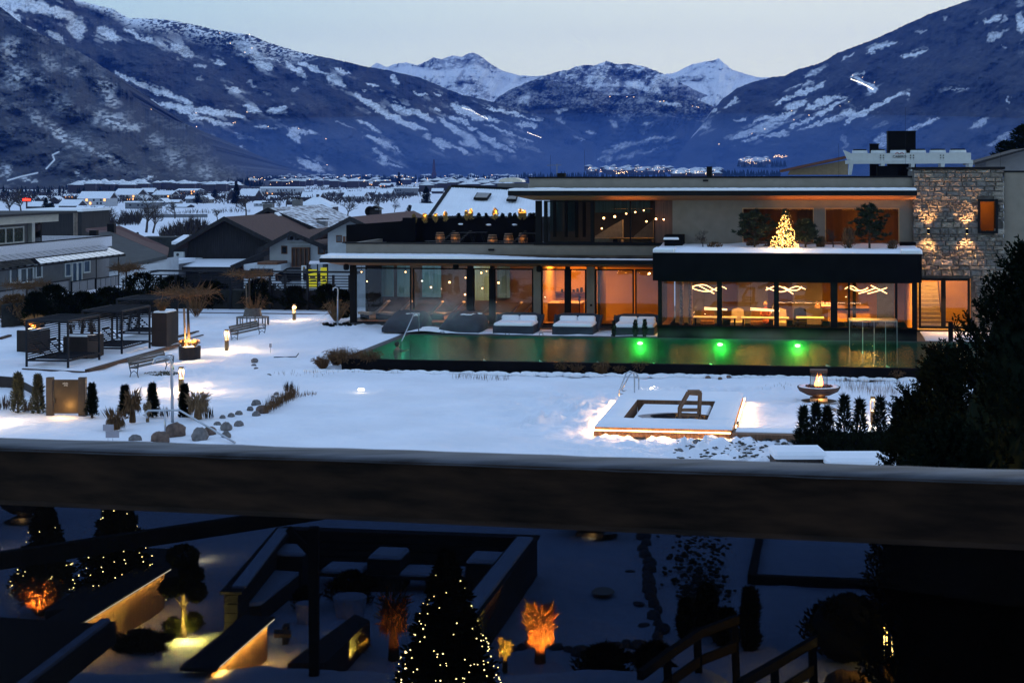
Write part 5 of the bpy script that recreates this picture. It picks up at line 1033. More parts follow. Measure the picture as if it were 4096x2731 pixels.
def tube_lamp(cx, cy, V, paths, label):
 c = FU(cx, cy, V); tt = T('tube_chandelier', label, 'chandelier', c.x, c.y, c.z, 'curved glowing tube chandeliers in the pavilion')
 for P in paths:
  pts = []
  for x, y, dv in P: p = FU(x, y, V + dv); pts.append(p - c)
  sm = []
  for i in range(len(pts) - 1):
   p0, p1, p2, p3 = pts[max(i - 1, 0)], pts[i], pts[i + 1], pts[min(i + 2, len(pts) - 1)]
   for k in range(5): s = k / 5; sm.append(.5 * ((2 * p1) + (p2 - p0) * s + (2 * p0 - 5 * p1 + 4 * p2 - p3) * s * s + (3 * p1 - p0 - 3 * p2 + p3) * s ** 3))
  sm.append(pts[-1]); MB().tube(sm, .022, 6).build('light_tube', M_RING, tt)
 MB().bar((0, 0, 0), (0, 0, zg1 + .2 - c.z), .015).build('cord', M_CHAR, tt)
tube_lamp(2835, 1150, 86.6, [[(2756, 1153, 0), (2785, 1142, .2), (2820, 1140, .3), (2850, 1155, .2), (2872, 1165, 0)], [(2764, 1150, .1), (2790, 1160, .1), (2825, 1166, 0), (2852, 1160, -.1), (2872, 1149, 0), (2890, 1147, 0), (2906, 1156, 0)], [(2796, 1143, 0), (2825, 1158, .1), (2857, 1174, .2)], [(2833, 1145, 0), (2850, 1155, .1)]], 'glowing fish-shaped tube lamp in the left of the pavilion')
tube_lamp(3140, 1150, 86.6, [[(3064, 1160, 0), (3090, 1148, .2), (3115, 1145, .3), (3140, 1155, .1), (3173, 1176, 0)], [(3066, 1150, 0), (3090, 1160, .1), (3120, 1167, .1), (3145, 1163, 0), (3165, 1152, 0), (3190, 1146, 0), (3222, 1157, 0)], [(3135, 1147, 0), (3160, 1160, 0), (3190, 1160, .1), (3207, 1146, .2)]], 'glowing fish-shaped tube lamp in the middle of the pavilion')
tube_lamp(3460, 1150, 86.6, [[(3380, 1156, 0), (3398, 1145, .1), (3415, 1147, .1), (3437, 1162, .1), (3460, 1158, 0), (3472, 1150, 0)], [(3434, 1174, 0), (3470, 1164, .1), (3502, 1152, .2)], [(3470, 1175, 0), (3510, 1164, 0), (3548, 1151, 0)], [(3484, 1142, .2), (3515, 1157, .1), (3548, 1174, 0)], [(3400, 1152, 0), (3420, 1162, 0), (3445, 1163, 0)]], 'glowing wave-shaped tube lamp in the right of the pavilion')
for q0, q1, r0, r1, lab in ((2817, 2908, 1237, 1240, 'glowing bar lamp above the left pavilion table'), (3002, 3118, 1239, 1245, 'glowing bar lamp above the middle pavilion table')):
 a, b = FU(q0, r0, 87), FU(q1, r1, 87); tt = T('bar_lamp', lab, 'lamp', a.x, a.y, a.z)
 for dz in (0, .09): MB(a).bar(a + Vector((0, 0, dz)), b + Vector((0, 0, dz * .5)), .03).build('light_bar', M_RING, tt)
 MB(a).bar(a, a + Vector((0, 0, zg1 - a.z)), .012).build('cord', M_CHAR, tt)
def table(px, V, label, w=1.0):
 u = FU(px, 1280, V).x; tt = T('dining_table', label, 'table', u, V, ZG + .02); MB().bbox(-w, w, -.45, .45, .72, .77, .01).build('table_top', M_FABRIC, tt)
 for x in (-w + .1, w - .1):
  for y in (-.35, .35): MB().bar((x, y, 0), (x, y, .72), .05).build('leg', M_CHAR, tt)
table(2860, 87.2, 'pale dining table at the left of the pavilion', 1.1); table(3060, 87.2, 'pale dining table in the middle of the pavilion', 1.2); table(3240, 87.6, 'dining table near the fireplace in the pavilion', .7)
def chair(px, V, label, m_=None, s=1.0):
 u = FU(px, 1280, V).x; tt = T('armchair', label, 'armchair', u, V, ZG + .02)
 MB().bbox(-.35 * s, .35 * s, -.32, .3, .3, .48, .03).build('seat', m_ or M_FABRIC, tt); MB().prism([(-.36 * s, .3, .3), (.36 * s, .3, .3), (.3 * s, .3, 1.05), (0, .3, 1.15), (-.3 * s, .3, 1.05)], (0, .12, 0)).build('backrest', m_ or M_FABRIC, tt)
 for x in (-.28 * s, .28 * s):
  for y in (-.26, .24): MB().bar((x, y, 0), (x, y, .3), .04).build('leg', M_CHAR, tt)
chair(2950, 88, 'pale draped armchair between the pavilion tables'); chair(2830, 88.4, 'armchair behind the left pavilion table', M_WOODB); chair(3030, 88.4, 'armchair at the middle pavilion table', M_WOODB); chair(3120, 88.2, 'armchair right of the middle pavilion table'); chair(3200, 88.8, 'dark armchair near the fireplace', M_CHAR); chair(3350, 91, 'round orange armchair behind the narrow pavilion pane', M_INWALL, 1.4); chair(3445, 91, 'round orange armchair in the right pavilion pane', M_INWALL, 1.4)
c = FU(3062, 1230, 88.0); tt = T('person', 'seated guest in a reddish top at the middle pavilion table', 'person', c.x, 88.1, ZG + .02)
bm_ = MB(); bm_.tube([(0, -.35, .5), (0, -.05, .5), (0, .05, .62), (0, .06, .95), (0, .03, 1.12), (0, .0, 1.2), (0, 0, 1.28)], [.13, .17, .18, .19, .17, .06, .06], 10)
bm_.build('body', mat('reddish_top', (.30, .07, .05), .8), tt, smooth=True)
hd_ = MB().ball((0, -.01, 1.38), .11, 10, 8, (1, 1.05, 1.2)).build('head', mat('skin', (.35, .18, .12), .6), tt, smooth=True); MB().ball((0, .03, 1.42), .12, 10, 7, (1, 1, 1.1)).build('hair', mat('dark_hair', (.02, .012, .01), .7), tt, smooth=True)
for sx in (-1, 1): MB().tube([(sx * .18, .03, 1.08), (sx * .25, -.1, .85), (sx * .12, -.35, .82)], [.055, .045, .035], 8).build('arm', MATS['reddish_top'], tt, smooth=True)
c = FU(3303, 1215, 88.5); tt = T('fire_basket', 'thin stand with small red flames inside the pavilion', 'fire basket', c.x, 88.5, ZG + .02)
MB().bar((.2, 0, 0), (.2, 0, 1.25), .03).build('stand', M_CHAR, tt); MB().box(-.2, .25, -.1, .1, 1.22, 1.26).build('tray', M_CHAR, tt)
fl = MB()
for i in range(12): x = -.2 + i * .04; fl.prism([(x - .02, 0, 1.27), (x + .02, 0, 1.27), (x + R_.uniform(-.01, .01), 0, 1.27 + R_.uniform(.12, .3))], (0, .02, 0))
tag(fl.build('flames', emis('red_flame', (1, .18, .05), 8), tt), kind='stuff')
c = FU(2725, 1200, 86); tt = T('bead_curtain', 'pair of glittering bead strands hanging at the left of the pavilion', 'bead curtain', c.x, 86.2, zg0)
for dx in (0, .45): MB().tube([(dx, 0, 0), (dx, 0, zg1 - zg0)], [.12, .09], 8).build('strand', mat('crystal_beads' if dx == 0 else 'crystal_beads_dim', (.35, .2, .12), .3, .8, 14, bump=.02, bscale=20), tt)
TU0, TU1 = UR, FU(4018, 800, VF - .3).x; TV = VF - .35; zt1 = FU(3850, 668, TV).z; zd1 = FU(3780, 1113, TV).z; zb0 = .5
du0, du1 = FU(3680, 1200, TV).x, FU(3880, 1200, TV).x; wu0, wu1 = FU(3911, 860, TV).x, FU(3991, 860, TV).x; wz1, wz0 = FU(3950, 797, TV).z, FU(3950, 933, TV).z
base2 = Vector((TU0, TV, 0)); tower = t = T('stone_tower', 'square stair tower faced with rough natural stone and lit by wall lamps', 'tower', *base2); base_s = base; base = base2
mat('mortar', (.10, .09, .08), .95, .3, 3)
for a_, b_, c_, d_ in ((TU0 - .02, wu0, zd1, zt1 - .1), (wu1, TU1 - .05, zd1, zt1 - .1), (wu0, wu1, wz1, zt1 - .1), (wu0, wu1, zd1, wz0)): B('wall', MATS['mortar'], a_, b_, TV + .12, TV + .4, c_, d_)
if 1: B('wall_side', MATS['mortar'], du1 + .05, TU1 - .05, TV + .12, TV + .4, zb0, zd1 + .02)
B('tower_body', M_STUCCO, TU0 + .05, TU1 - .05, TV + 4.6, TV + 5, zb0, zt1 - .2); B('tower_side', MATS['mortar'], TU0, TU0 + .2, TV + .4, TV + 5, 4.8, zt1 - .2); B('tower_side', MATS['mortar'], TU1 - .3, TU1 - .05, TV + .4, TV + 5, zb0, zt1 - .2)
B('coping', M_CHAR, TU0 - .06, TU1 + .03, TV - .06, TV + 5, zt1 - .12, zt1)
SM = []
for i in range(14):
 r = random.Random(i + 40); mb = MB(); n = 8
 P = [(-.5, -.5), (0, -.5 + r.uniform(-.04, .1)), (.5, -.5), (.5 - r.uniform(-.02, .08), 0), (.5, .5), (0, .5 - r.uniform(-.04, .1)), (-.5, .5), (-.5 + r.uniform(-.02, .08), 0)]
 P = [(x * .97 + r.uniform(-.03, .03), z * .94 + r.uniform(-.04, .04)) for x, z in P]
 k = mb.av([(x, .5, z) for x, z in P] + [(x, -.1, z) for x, z in P] + [(x * .72 + r.uniform(-.05, .05), -.5 + r.uniform(-.5, .35), z * .66) for x, z in P] + [(r.uniform(-.2, .2), -.6 + r.uniform(-.2, .2), r.uniform(-.15, .15))])
 for a_ in range(2):
  for j in range(8): mb.f.append((k + a_ * 8 + j, k + a_ * 8 + (j + 1) % 8, k + a_ * 8 + 8 + (j + 1) % 8, k + a_ * 8 + 8 + j))
 for j in range(8): mb.f.append((k + 16 + j, k + 16 + (j + 1) % 8, k + 24))
 sh = r.choice(((.17, .155, .14), (.23, .205, .17), (.11, .105, .10), (.27, .235, .19), (.19, .16, .13), (.30, .27, .23)))
 if i < 6: SMm = mat('stone_tone', sh, .9, .3, 5, bump=.02, bscale=12)
 SM.append(mb.mesh('stone', bpy.data.materials[-1] if False else [x for x in bpy.data.materials if x.name.startswith('stone_tone')][i % 6 if i >= 6 else -1]))
r = random.Random(5); z = zb0; stones = []
while z < zt1 - .14:
 h_ = r.choice((.12, .16, .2, .25, .34)); h_ = min(h_, zt1 - .13 - z)
 u = TU0 - .04 + r.uniform(0, .1)
 while u < TU1 - .02:
  w_ = min(r.uniform(.16, .66) * (1 if h_ > .15 else .8), TU1 - u)
  uc, zc_ = u + w_ / 2, z + h_ / 2
  hole = (z < zd1 and u < du1 + .03) or (wu0 - .05 < uc < wu1 + .05 and wz0 - .05 < zc_ < wz1 + .05)
  if not hole and w_ > .08: stones.append((uc, zc_, w_, h_))
  u += w_
 z += h_
r.shuffle(stones); extra = MB(base)
for i, (uc, z_, w_, h_) in enumerate(stones):
 me = r.choice(SM); dj = r.uniform(-.05, .03)
 if i < 300:
  o = link('stone', me, t, (uc - base.x, .10 + dj, z_ - base.z)); o.scale = (w_, .14, h_); o.rotation_euler = (r.uniform(-.04, .04), r.uniform(-.03, .03), r.uniform(-.04, .04))
 else:
  k = len(extra.v)
  for v in me.vertices: extra.v.append((v.co.x * w_ + uc - base.x, v.co.y * .14 + .10 + dj, v.co.z * h_ + z_ - base.z))
  for p in me.polygons: extra.f.append(tuple(k + q for q in p.vertices))
if extra.v: tag(extra.build('stone_infill', [x for x in bpy.data.materials if x.name.startswith('stone_tone')][1], t), kind='stuff')
m_ = MB(base); f_ = .12; m_.box(wu0, wu1, TV - .12, TV + .3, wz0, wz0 + f_); m_.box(wu0, wu1, TV - .12, TV + .3, wz1 - f_, wz1); m_.box(wu0, wu0 + f_, TV - .12, TV + .3, wz0 + f_, wz1 - f_); m_.box(wu1 - f_, wu1, TV - .12, TV + .3, wz0 + f_, wz1 - f_); w = m_.build('window', M_CHAR, t)
MB(base).box(wu0 + f_, wu1 - f_, TV + .05, TV + .06, wz0 + f_, wz1 - f_).build('pane', M_GLASS, w)
B('room_wall', M_INWALL, wu0 - .8, wu1 + .4, TV + 2.4, TV + 2.5, wz0 - .6, wz1 + .5); area('stair_window_lamp', ((wu0 + wu1) / 2, TV + 1.4, wz1 + .2), .8, .8, 7, (1, .36, .07))
fm = MB(base); zd0 = FU(3780, 1314, TV).z; zd0 = max(zd0, ZG + .02)
um = FU(3770, 1200, TV).x
fm.box(du0 - .05, du1, TV - .05, TV + .3, zd1 - .12, zd1); fm.box(du0 - .05, du1, TV - .05, TV + .3, zd0, zd0 + .1); fm.box(du0 - .05, du0 + .05, TV - .05, TV + .3, zd0, zd1); fm.box(du1 - .1, du1, TV - .05, TV + .3, zd0, zd1); fm.box(um - .06, um + .16, TV - .05, TV + .3, zd0, zd1)
w = fm.build('door', M_CHAR, t); MB(base).box(du0 + .05, um - .06, TV + .1, TV + .11, zd0 + .1, zd1 - .12).build('pane', MATS['pavilion_glass'], w); MB(base).box(um + .16, du1 - .1, TV + .1, TV + .11, zd0 + .1, zd1 - .12).build('pane', M_GLASS, w)
B('stair_hall_wall', M_INWALL, du0 - .2, du1 + 1, TV + 4.4, TV + 4.5, ZG, zd1 + 1.4); B('stair_hall_side', M_INWALL, du0 - .2, du0 - .1, TV + .4, TV + 4.4, ZG, zd1 + 1.4); B('hall_floor', M_FABRIC, du0 - .2, du1 + 1, TV + .2, TV + 4.4, ZG + .02, ZG + .03)
for i in range(11): B('stair_step', M_FABRIC, du0 - .1, um + .02, TV + 1.2 + i * .28, TV + 4.4, ZG + .03 + i * .2, ZG + .21 + i * .2)
MB(base).bar((um, TV + 1.2, 1.5), (um, TV + 4.2, 3.8), .05).build('stair_rail', M_CHAR, t)
area('stair_hall_lamp', ((du0 + du1) / 2, TV + 2.2, zd1 + 1.2), 2, 2, 120, (1, .46, .07))
B('side_wing_wall', M_STUCCO, TU1 + .02, TU1 + 12, TV + .3, TV + .6, 0, FU(4060, 690, TV).z); B('side_wing_coping', M_CHAR, TU1 + .02, TU1 + 12, TV + .25, TV + .66, FU(4060, 690, TV).z, FU(4060, 683, TV).z)
B('alarm_box', mat('warm_white_box', (.6, .4, .25), .6), FU(3705, 1070, TV).x, FU(3718, 1070, TV).x, TV - .22, TV - .02, FU(3711, 1074, TV).z, FU(3711, 1064, TV).z)
for q, lab in ((3714, 'left up-and-down wall lamp on the stone tower'), (3868, 'right up-and-down wall lamp on the stone tower')):
 c = FU(q, 925, TV - .15); tt = T('wall_lamp', lab, 'wall lamp', c.x, c.y, c.z, 'up-and-down wall lamps on the stone tower')
 MB().tube([(0, 0, -.13), (0, 0, .13)], .07, 12).build('housing', M_CHAR, tt); MB().box(-.03, .03, 0, .2, -.05, .05).build('bracket', M_CHAR, tt)
 for s in (-1, 1):
  MB().tube([(0, 0, s * .131), (0, 0, s * .136)], .05, 12).build('lens', M_BULB, tt)
  pt('wall_lamp_beam', from_uv(c.x, c.y - .20, c.z + s * .13), 300, (1, .48, .17), .04, math.radians(86), rot=(0, .34, s))
base = base_s; t = spa
c0 = FU(3385, 700, 101); tt = T('dry_cooler', 'long white rooftop dry cooler with fan rings and a red and black logo', 'cooling unit', c0.x, 101, 8.3)
o_ = Vector((c0.x, 101, 8.3)); zR = lambda py: FU(3600, py, 101).z
MB(o_).box(FU(3402, 600, 101).x, FU(3884, 600, 101).x, 101, 103.2, zR(648), zR(613)).build('casing', M_FRAMEW, tt); MB(o_).prism([FU(3374, 600, 101), FU(3402, 612, 101), FU(3402, 640, 101), FU(3392, 640, 101)], (0, 2.2, 0)).build('end_flap', M_FRAMEW, tt)
MB(o_).box(FU(3384, 650, 101).x, FU(3892, 650, 101).x, 100.9, 103.3, zR(655), zR(641)).build('bottom_rail', M_FRAMEW, tt)
for q0, q1 in ((3408, 3472), (3484, 3545), (3562, 3628), (3642, 3708), (3720, 3788), (3800, 3870)):
 a, b = FU(q0, 605, 101.4), FU(q1, 605, 101.4); c = (a + b) / 2; rr = (b.x - a.x) / 2
 f_ = MB(o_).lathe([(rr, zR(612)), (rr * .95, zR(601))], 20, (c.x, 102.1)).build('fan_ring', M_FRAMEW, tt); MB(o_).lathe([(rr * .85, zR(600) - .01), (rr * .85, zR(597) + .02)], 20, (c.x, 102.1)).build('fan_guard', M_CHAR, f_)
for q in (3402, 3528, 3648, 3768, 3880): MB(o_).prism([FU(q - 4, 655, 100.9), FU(q + 12, 655, 100.9), FU(q + 4, 700, 100.9), FU(q - 6, 700, 100.9)], (0, 2.2, 0)).build('leg', M_FRAMEW, tt)
for q in (3522, 3534, 3642, 3654, 3762, 3774):
 for r_ in (622, 632, 642): c = FU(q, r_, 101); MB(o_).box(c.x - .03, c.x + .03, 100.97, 101, c.z - .03, c.z + .03).build('bolt', M_CHAR, tt)
MB(o_).box(FU(3508, 680, 101).x, FU(3590, 680, 101).x, 100.7, 101.5, zR(712), zR(664)).build('control_cabinet', M_CLAD, tt)
def text(name, body, size, loc, rot, m, parent, ext=.005):
 cu = bpy.data.curves.new(name, 'FONT'); cu.body = body; cu.size = size; cu.extrude = ext; cu.align_x = 'CENTER'
 o = bpy.data.objects.new(name, cu); COL.objects.link(o); dg = bpy.context.evaluated_depsgraph_get(); me = bpy.data.meshes.new_from_object(o.evaluated_get(dg)); bpy.data.objects.remove(o)
 me.materials.clear(); me.materials.append(m); o = bpy.data.objects.new(name, me); COL.objects.link(o); o.parent = parent; o.location = loc; o.rotation_euler = rot; return o
M_INK = mat('black_print', (.01, .01, .012), .6); M_RED = mat('red_print', (.35, .02, .02), .5)
c = FU(3598, 630, 101) - o_; tag(text('logo_text', 'CABERO', .20, (c.x, -.02, c.z - .02), (math.pi / 2, 0, 0), M_INK, tt), kind='stuff')
c = FU(3598, 618, 101) - o_; lg = MB()
for s_, x0 in ((1, -.22), (1, .04)): lg.tube([(x0 + .22 * i / 8 - .02, -.03, .02 + .09 * math.sin(math.pi * i / 8)) for i in range(9)], .018, 5)
lg.v = [(x + c.x, y, z + c.z) for x, y, z in lg.v]; lg.build('logo_arcs', M_RED, tt)
c = FU(3608, 560, 99); tt = T('chimney_box', 'large black boxy chimney rising behind the roof cooler', 'chimney', FU(3552, 560, 104).x, 104, 8.3)
o_ = Vector((FU(3552, 560, 104).x, 104, 8.3)); MB(o_).box(FU(3552, 560, 104).x, FU(3663, 560, 104).x, 104, 106, 8.3, FU(3600, 527, 104).z).build('casing', M_CLAD, tt); MB(o_).box(FU(3550, 560, 104).x, FU(3665, 560, 104).x, 103.95, 106.05, FU(3600, 527, 104).z, FU(3600, 524, 104).z).build('cap', M_CHAR, tt)
o_ = Vector((FU(3478, 590, 104).x, 104, 8.3)); tt = T('vent_box', 'small black vent box left of the big black chimney', 'vent', *o_); MB(o_).box(FU(3480, 590, 104).x, FU(3515, 590, 104).x, 104, 105, 8.3, FU(3500, 578, 104).z).build('casing', M_CLAD, tt); MB(o_).box(FU(3478, 590, 104).x, FU(3518, 590, 104).x, 103.95, 105.05, FU(3500, 578, 104).z, FU(3500, 575, 104).z).build('cap', M_CHAR, tt)
o_ = Vector((FU(3125, 690, 125).x, 125, 0)); tt = T('hillside_house', 'ochre house with a brown roof edge looking over the spa roof', 'house', *o_)
MB(o_).prism([FU(3150, 700, 126), FU(3392, 700, 126), FU(3392, 640, 126), FU(3160, 682, 126)], (0, 8, 0)).build('wall', mat('ochre_plaster', (.20, .15, .09), .9, .1), tt); MB(o_).prism([FU(3120, 680, 125), FU(3390, 622, 125), FU(3390, 632, 125), FU(3120, 690, 125)], (0, 10, 0)).build('roof', mat('brown_fascia', (.10, .035, .02), .8), tt)
o_ = Vector((FU(3905, 690, 125).x, 125, 0)); tt = T('hillside_house', 'grey gable peeping over the roof beside the tower', 'house', *o_)
MB(o_).prism([FU(3935, 690, 126), FU(4110, 690, 126), FU(4110, 600, 126), FU(3945, 645, 126)], (0, 8, 0)).build('wall', M_GREYP, tt); MB(o_).prism([FU(3900, 650, 125), FU(4110, 592, 125), FU(4110, 600, 125), FU(3900, 660, 125)], (0, 10, 0)).build('roof', M_WOODD, tt)
for q, d_, h_, lab in ((4022, 140, 3.0, 'dark tree crown behind the tower'), (4100, 138, 4.2, 'larger dark tree crown at the right picture edge behind the tower')):
 p = W(q, 690, d_); p.z = 8.2; tt = thing('dark_tree', lab, 'tree', p); link('crown', CF[2], tt); link('trunk', trunk10, tt); tt.scale = (.36 * h_ / 3, .36 * h_ / 3, .30 * h_ / 3)
tt = thing('hotel', 'hotel facade from whose balcony the garden is seen', 'hotel', (0, -3, 0))
MB().box(-45, 45, -14, 0, -1, 17).build('wall', M_WOODD, tt); MB().box(-46, 46, -15, 1.5, 17, 17.5).build('roof', M_CHAR, tt)
for i in range(9): MB().box(-38 + i * 9, -35.5 + i * 9, -.02, .06, 6.5, 8.7).build('window', M_DARKWIN, tt)
# ================================================================== POOL
base = Vector((-20.8, 73.3, 0)); t = pool = T('swimming_pool', 'long dark-edged outdoor swimming pool glowing green under steam', 'pool', *base)
ZW = .50; PU0, PU1, PV0, PV1 = -20.42, 8.6, 73.55, 84.72
M_POOLT = mat('pool_tiles', (0.035, 0.075, 0.07), 0.6, .3, 1.5)
B('near_wall', M_CLAD, PU0 - .38, PU1 + .3, PV0 - .25, PV0, -1.5, ZW + .015, bevel=.02); B('left_rim', M_DECK, PU0 - .4, PU0, PV0, PV1 + .25, -1.5, ZW + .05, bevel=.02); B('far_rim', M_DECK, PU0, PU1, PV1, PV1 + .26, -1.5, ZW + .05); B('right_rim', M_DECK, PU1, PU1 + .3, PV0, PV1 + .26, -1.5, ZW + .05); B('basin_floor', M_POOLT, PU0, PU1, PV0, PV1, -1.2, -1.1)
for nm, a in (('basin_wall', (PU0, PU1, PV1 - .02, PV1, -1.1, ZW + .02)), ('basin_wall', (PU0, PU0 + .02, PV0, PV1 - .02, -1.1, ZW + .02)), ('basin_wall', (PU0 + .02, PU1, PV0, PV0 + .02, -1.1, ZW))): B(nm, M_POOLT, *a)
m = bpy.data.materials.new('pool_water'); m.use_nodes = True; nt = m.node_tree
for n in list(nt.nodes): nt.nodes.remove(n)
o_ = nt.nodes.new('ShaderNodeOutputMaterial'); mx = nt.nodes.new('ShaderNodeMixShader'); tr = nt.nodes.new('ShaderNodeBsdfTransparent'); gl = nt.nodes.new('ShaderNodeBsdfGlossy'); fr = nt.nodes.new('ShaderNodeFresnel'); bp_ = nt.nodes.new('ShaderNodeBump'); n1 = nt.nodes.new('ShaderNodeTexNoise'); tc_ = nt.nodes.new('ShaderNodeTexCoord'); mp_ = nt.nodes.new('ShaderNodeMapping')
tr.inputs[0].default_value = (.50, .92, .80, 1); gl.inputs['Roughness'].default_value = .07; fr.inputs[0].default_value = 1.33; n1.inputs['Scale'].default_value = 7; n1.inputs['Detail'].default_value = 4; mp_.inputs['Scale'].default_value = (.7, 2.6, 1); bp_.inputs['Distance'].default_value = .016; bp_.inputs['Strength'].default_value = 1
nt.links.new(tc_.outputs['Object'], mp_.inputs[0]); nt.links.new(mp_.outputs[0], n1.inputs[0]); nt.links.new(n1.outputs[0], bp_.inputs['Height']); nt.links.new(bp_.outputs[0], gl.inputs['Normal']); nt.links.new(bp_.outputs[0], fr.inputs['Normal'])
fm_ = nt.nodes.new('ShaderNodeMath'); fm_.operation = 'MULTIPLY'; fm_.inputs[1].default_value = .55; nt.links.new(fr.outputs[0], fm_.inputs[0]); nt.links.new(fm_.outputs[0], mx.inputs[0]); nt.links.new(tr.outputs[0], mx.inputs[1]); nt.links.new(gl.outputs[0], mx.inputs[2]); nt.links.new(mx.outputs[0], o_.inputs[0])
k = MB((0, 0, 0)); wv = MB(base).face([(PU0 + .02, PV0 + .02, ZW), (PU1, PV0 + .02, ZW), (PU1, PV1 - .02, ZW), (PU0 + .02, PV1 - .02, ZW)]); o = wv.build('pool_water', m, None); o.location = from_uv(*base); o.rotation_euler = (0, 0, -AN); tag(o, kind='structure')
M_GREEN = emis('green_pool_lens', (.15, 1.0, .08), 40)
for q, r, lab in ((1700, 1350, 'a'), (2120, 1352, 'a'), (2560, 1364, 'b'), (2880, 1367, 'b'), (3190, 1372, 'b'), (3480, 1374, 'a'), (1580, 1400, 'a')):
 u = FU(q, r, PV1 - .05).x; near = lab == 'a'
 if not near: MB(base).lathe([(.02, PV1 - .10), (.13, PV1 - .09), (.13, PV1 - .02)], 14, (0, 0)).v
 lp = MB((0, 0, 0)); z_ = .26
 if not near:
  lp.tube([(u - base.x, PV1 - base.y - .10, z_), (u - base.x, PV1 - base.y - .02, z_)], .13, 14); lp.v = [(x, y, z_ + (z - z_) * .5) for x, y, z in lp.v]; lp.build('pool_light', M_GREEN, t)
  pt('pool_glow', from_uv(u, PV1 - .35, .05), 130, (.10, 1.0, .08), .03)
 else: pt('pool_glow', from_uv(u, PV1 - 1.2, -.3), 30 if q > 1900 else 60, (.05, .85, .45), .03)
for i in range(8): pt('pool_floor_glow', from_uv(-18 + i * 3.4, 77.5, -.5), 46, (.05, .70, .42), .03)
sv = bpy.data.materials.new('steam'); sv.use_nodes = True; nt = sv.node_tree; nt.nodes.remove(nt.nodes['Principled BSDF']); pv = nt.nodes.new('ShaderNodeVolumePrincipled'); pv.inputs['Color'].default_value = (.9, .93, 1, 1);
tg = nt.nodes.new('ShaderNodeTexCoord'); gr = nt.nodes.new('ShaderNodeTexGradient'); gr.gradient_type = 'SPHERICAL'; mg = nt.nodes.new('ShaderNodeMapping'); mg.inputs['Location'].default_value = (-1, -1, -1); mg.inputs['Scale'].default_value = (2, 2, 2); ns = nt.nodes.new('ShaderNodeTexNoise'); ns.inputs['Scale'].default_value = .55; ns.inputs['Detail'].default_value = 3; mm = nt.nodes.new('ShaderNodeMath'); mm.operation = 'MULTIPLY'; m3 = nt.nodes.new('ShaderNodeMapRange'); m3.inputs['From Min'].default_value = .35; m3.inputs['From Max'].default_value = .75; m3.inputs['To Max'].default_value = .20
nt.links.new(tg.outputs['Generated'], mg.inputs[0]); nt.links.new(mg.outputs[0], gr.inputs[0]); nt.links.new(tg.outputs['Object'], ns.inputs[0]); nt.links.new(ns.outputs[0], m3.inputs[0]); nt.links.new(gr.outputs['Fac'], mm.inputs[0]); nt.links.new(m3.outputs[0], mm.inputs[1]); nt.links.new(mm.outputs[0], pv.inputs['Density'])
nt.links.new(pv.outputs[0], nt.nodes['Material Output'].inputs['Volume'])
for (a, b, c, d, e, g, w_) in ((-22.5, -14, 80.5, 87.5, .65, 2.6, 1), (-13.6, 7.5, 79, 84.55, .62, 1.3, 2)):
 if w_ == 2: sv = sv.copy(); [x for x in sv.node_tree.nodes if x.type == 'MAP_RANGE'][0].inputs['To Max'].default_value = .10
 mb = MB().ball(((a + b) / 2, (c + d) / 2, (e + g) / 2), 1, 24, 12, ((b - a) / 2, (d - c) / 2, (g - e) / 2)); o = mb.build('steam', sv); o.rotation_euler = (0, 0, -AN)
 tag(o, 'thin steam drifting over the left end of the pool' if w_ == 1 else 'faint steam lying low over the pool water', 'steam', kind='stuff')
a, b = FU(3397, 1380, 83.9).x, FU(3586, 1380, 83.9).x; zt_ = FU(3490, 1282, 83.9).z
tt = T('glass_porch', 'glass swim-out porch standing in the pool before the pavilion', 'glass porch', a, 83.3, 0); o_ = Vector((a, 83.3, 0))
for q in (0, .28, .52, .76, 1): u = a + (b - a) * q; MB(o_).box(u - .015, u + .015, 83.28, 83.33, -.4, zt_).build('post', M_STEEL, tt)
for i in range(4): u = a + (b - a) * (0, .28, .52, .76, 1)[i]; u2 = a + (b - a) * (0, .28, .52, .76, 1)[i + 1]; MB(o_).box(u + .02, u2 - .02, 83.3, 83.31, -.3, zt_ - .03).build('pane', MATS['facade_glass'], tt)
MB(o_).box(a - .02, b + .02, 83.27, 84.7, zt_, zt_ + .05).build('top_rail', M_STEEL, tt); MB(o_).box(a, a + .012, 83.33, 84.7, -.3, zt_).build('side_pane', MATS['facade_glass'], tt); MB(o_).box(b - .012, b, 83.33, 84.7, -.3, zt_).build('side_pane', MATS['facade_glass'], tt)
pt('porch_glow', from_uv((a + b) / 2, 84.2, 1.0), 14, (1, .55, .15), .03)
tt = T('pool_terrace', 'stone terrace between pool and spa building, snow left between the daybeds', 'terrace', -20.8, 84.98, 0); tag(tt, kind='structure'); del tt['category']; del tt['label']
o_ = Vector((-20.8, 84.98, 0)); MB(o_).box(-20.8, 12, 84.98, 89.95, 0, ZW + .04).build('deck', M_DECK, tt)
sn = MB(o_); nu, nv = 120, 14
for j in range(nv + 1):
 for i in range(nu + 1):
  u = -20.7 + 12.9 * i / nu; v = 85.12 + 3.5 * j / nv; h_ = .09 * float(fbm(np.array(u * 1.1), np.array(v * 1.4), 3, 9)) - .02 + (.28 * math.exp(-((u + 19.6) / 1.0) ** 2 - ((v - 85.9) / .8) ** 2)) - (.1 if v > 88.2 else 0)
  sn.v.append((u - o_.x, v - o_.y, ZW + .04 + h_))
for j in range(nv):
 for i in range(nu): k = j * (nu + 1) + i; sn.f.append((k, k + 1, k + nu + 2, k + nu + 1))
sn.build('deck_snow', M_SNOW, tt, smooth=True)
MB(o_).box(5.3, 11.8, 85.1, 89.6, ZW + .04, ZW + .09).build('deck_snow', M_SNOW, tt)
area('terrace_spill', (6.8, 88.9, 2.4), 1.5, .5, 16, (1, .50, .22))
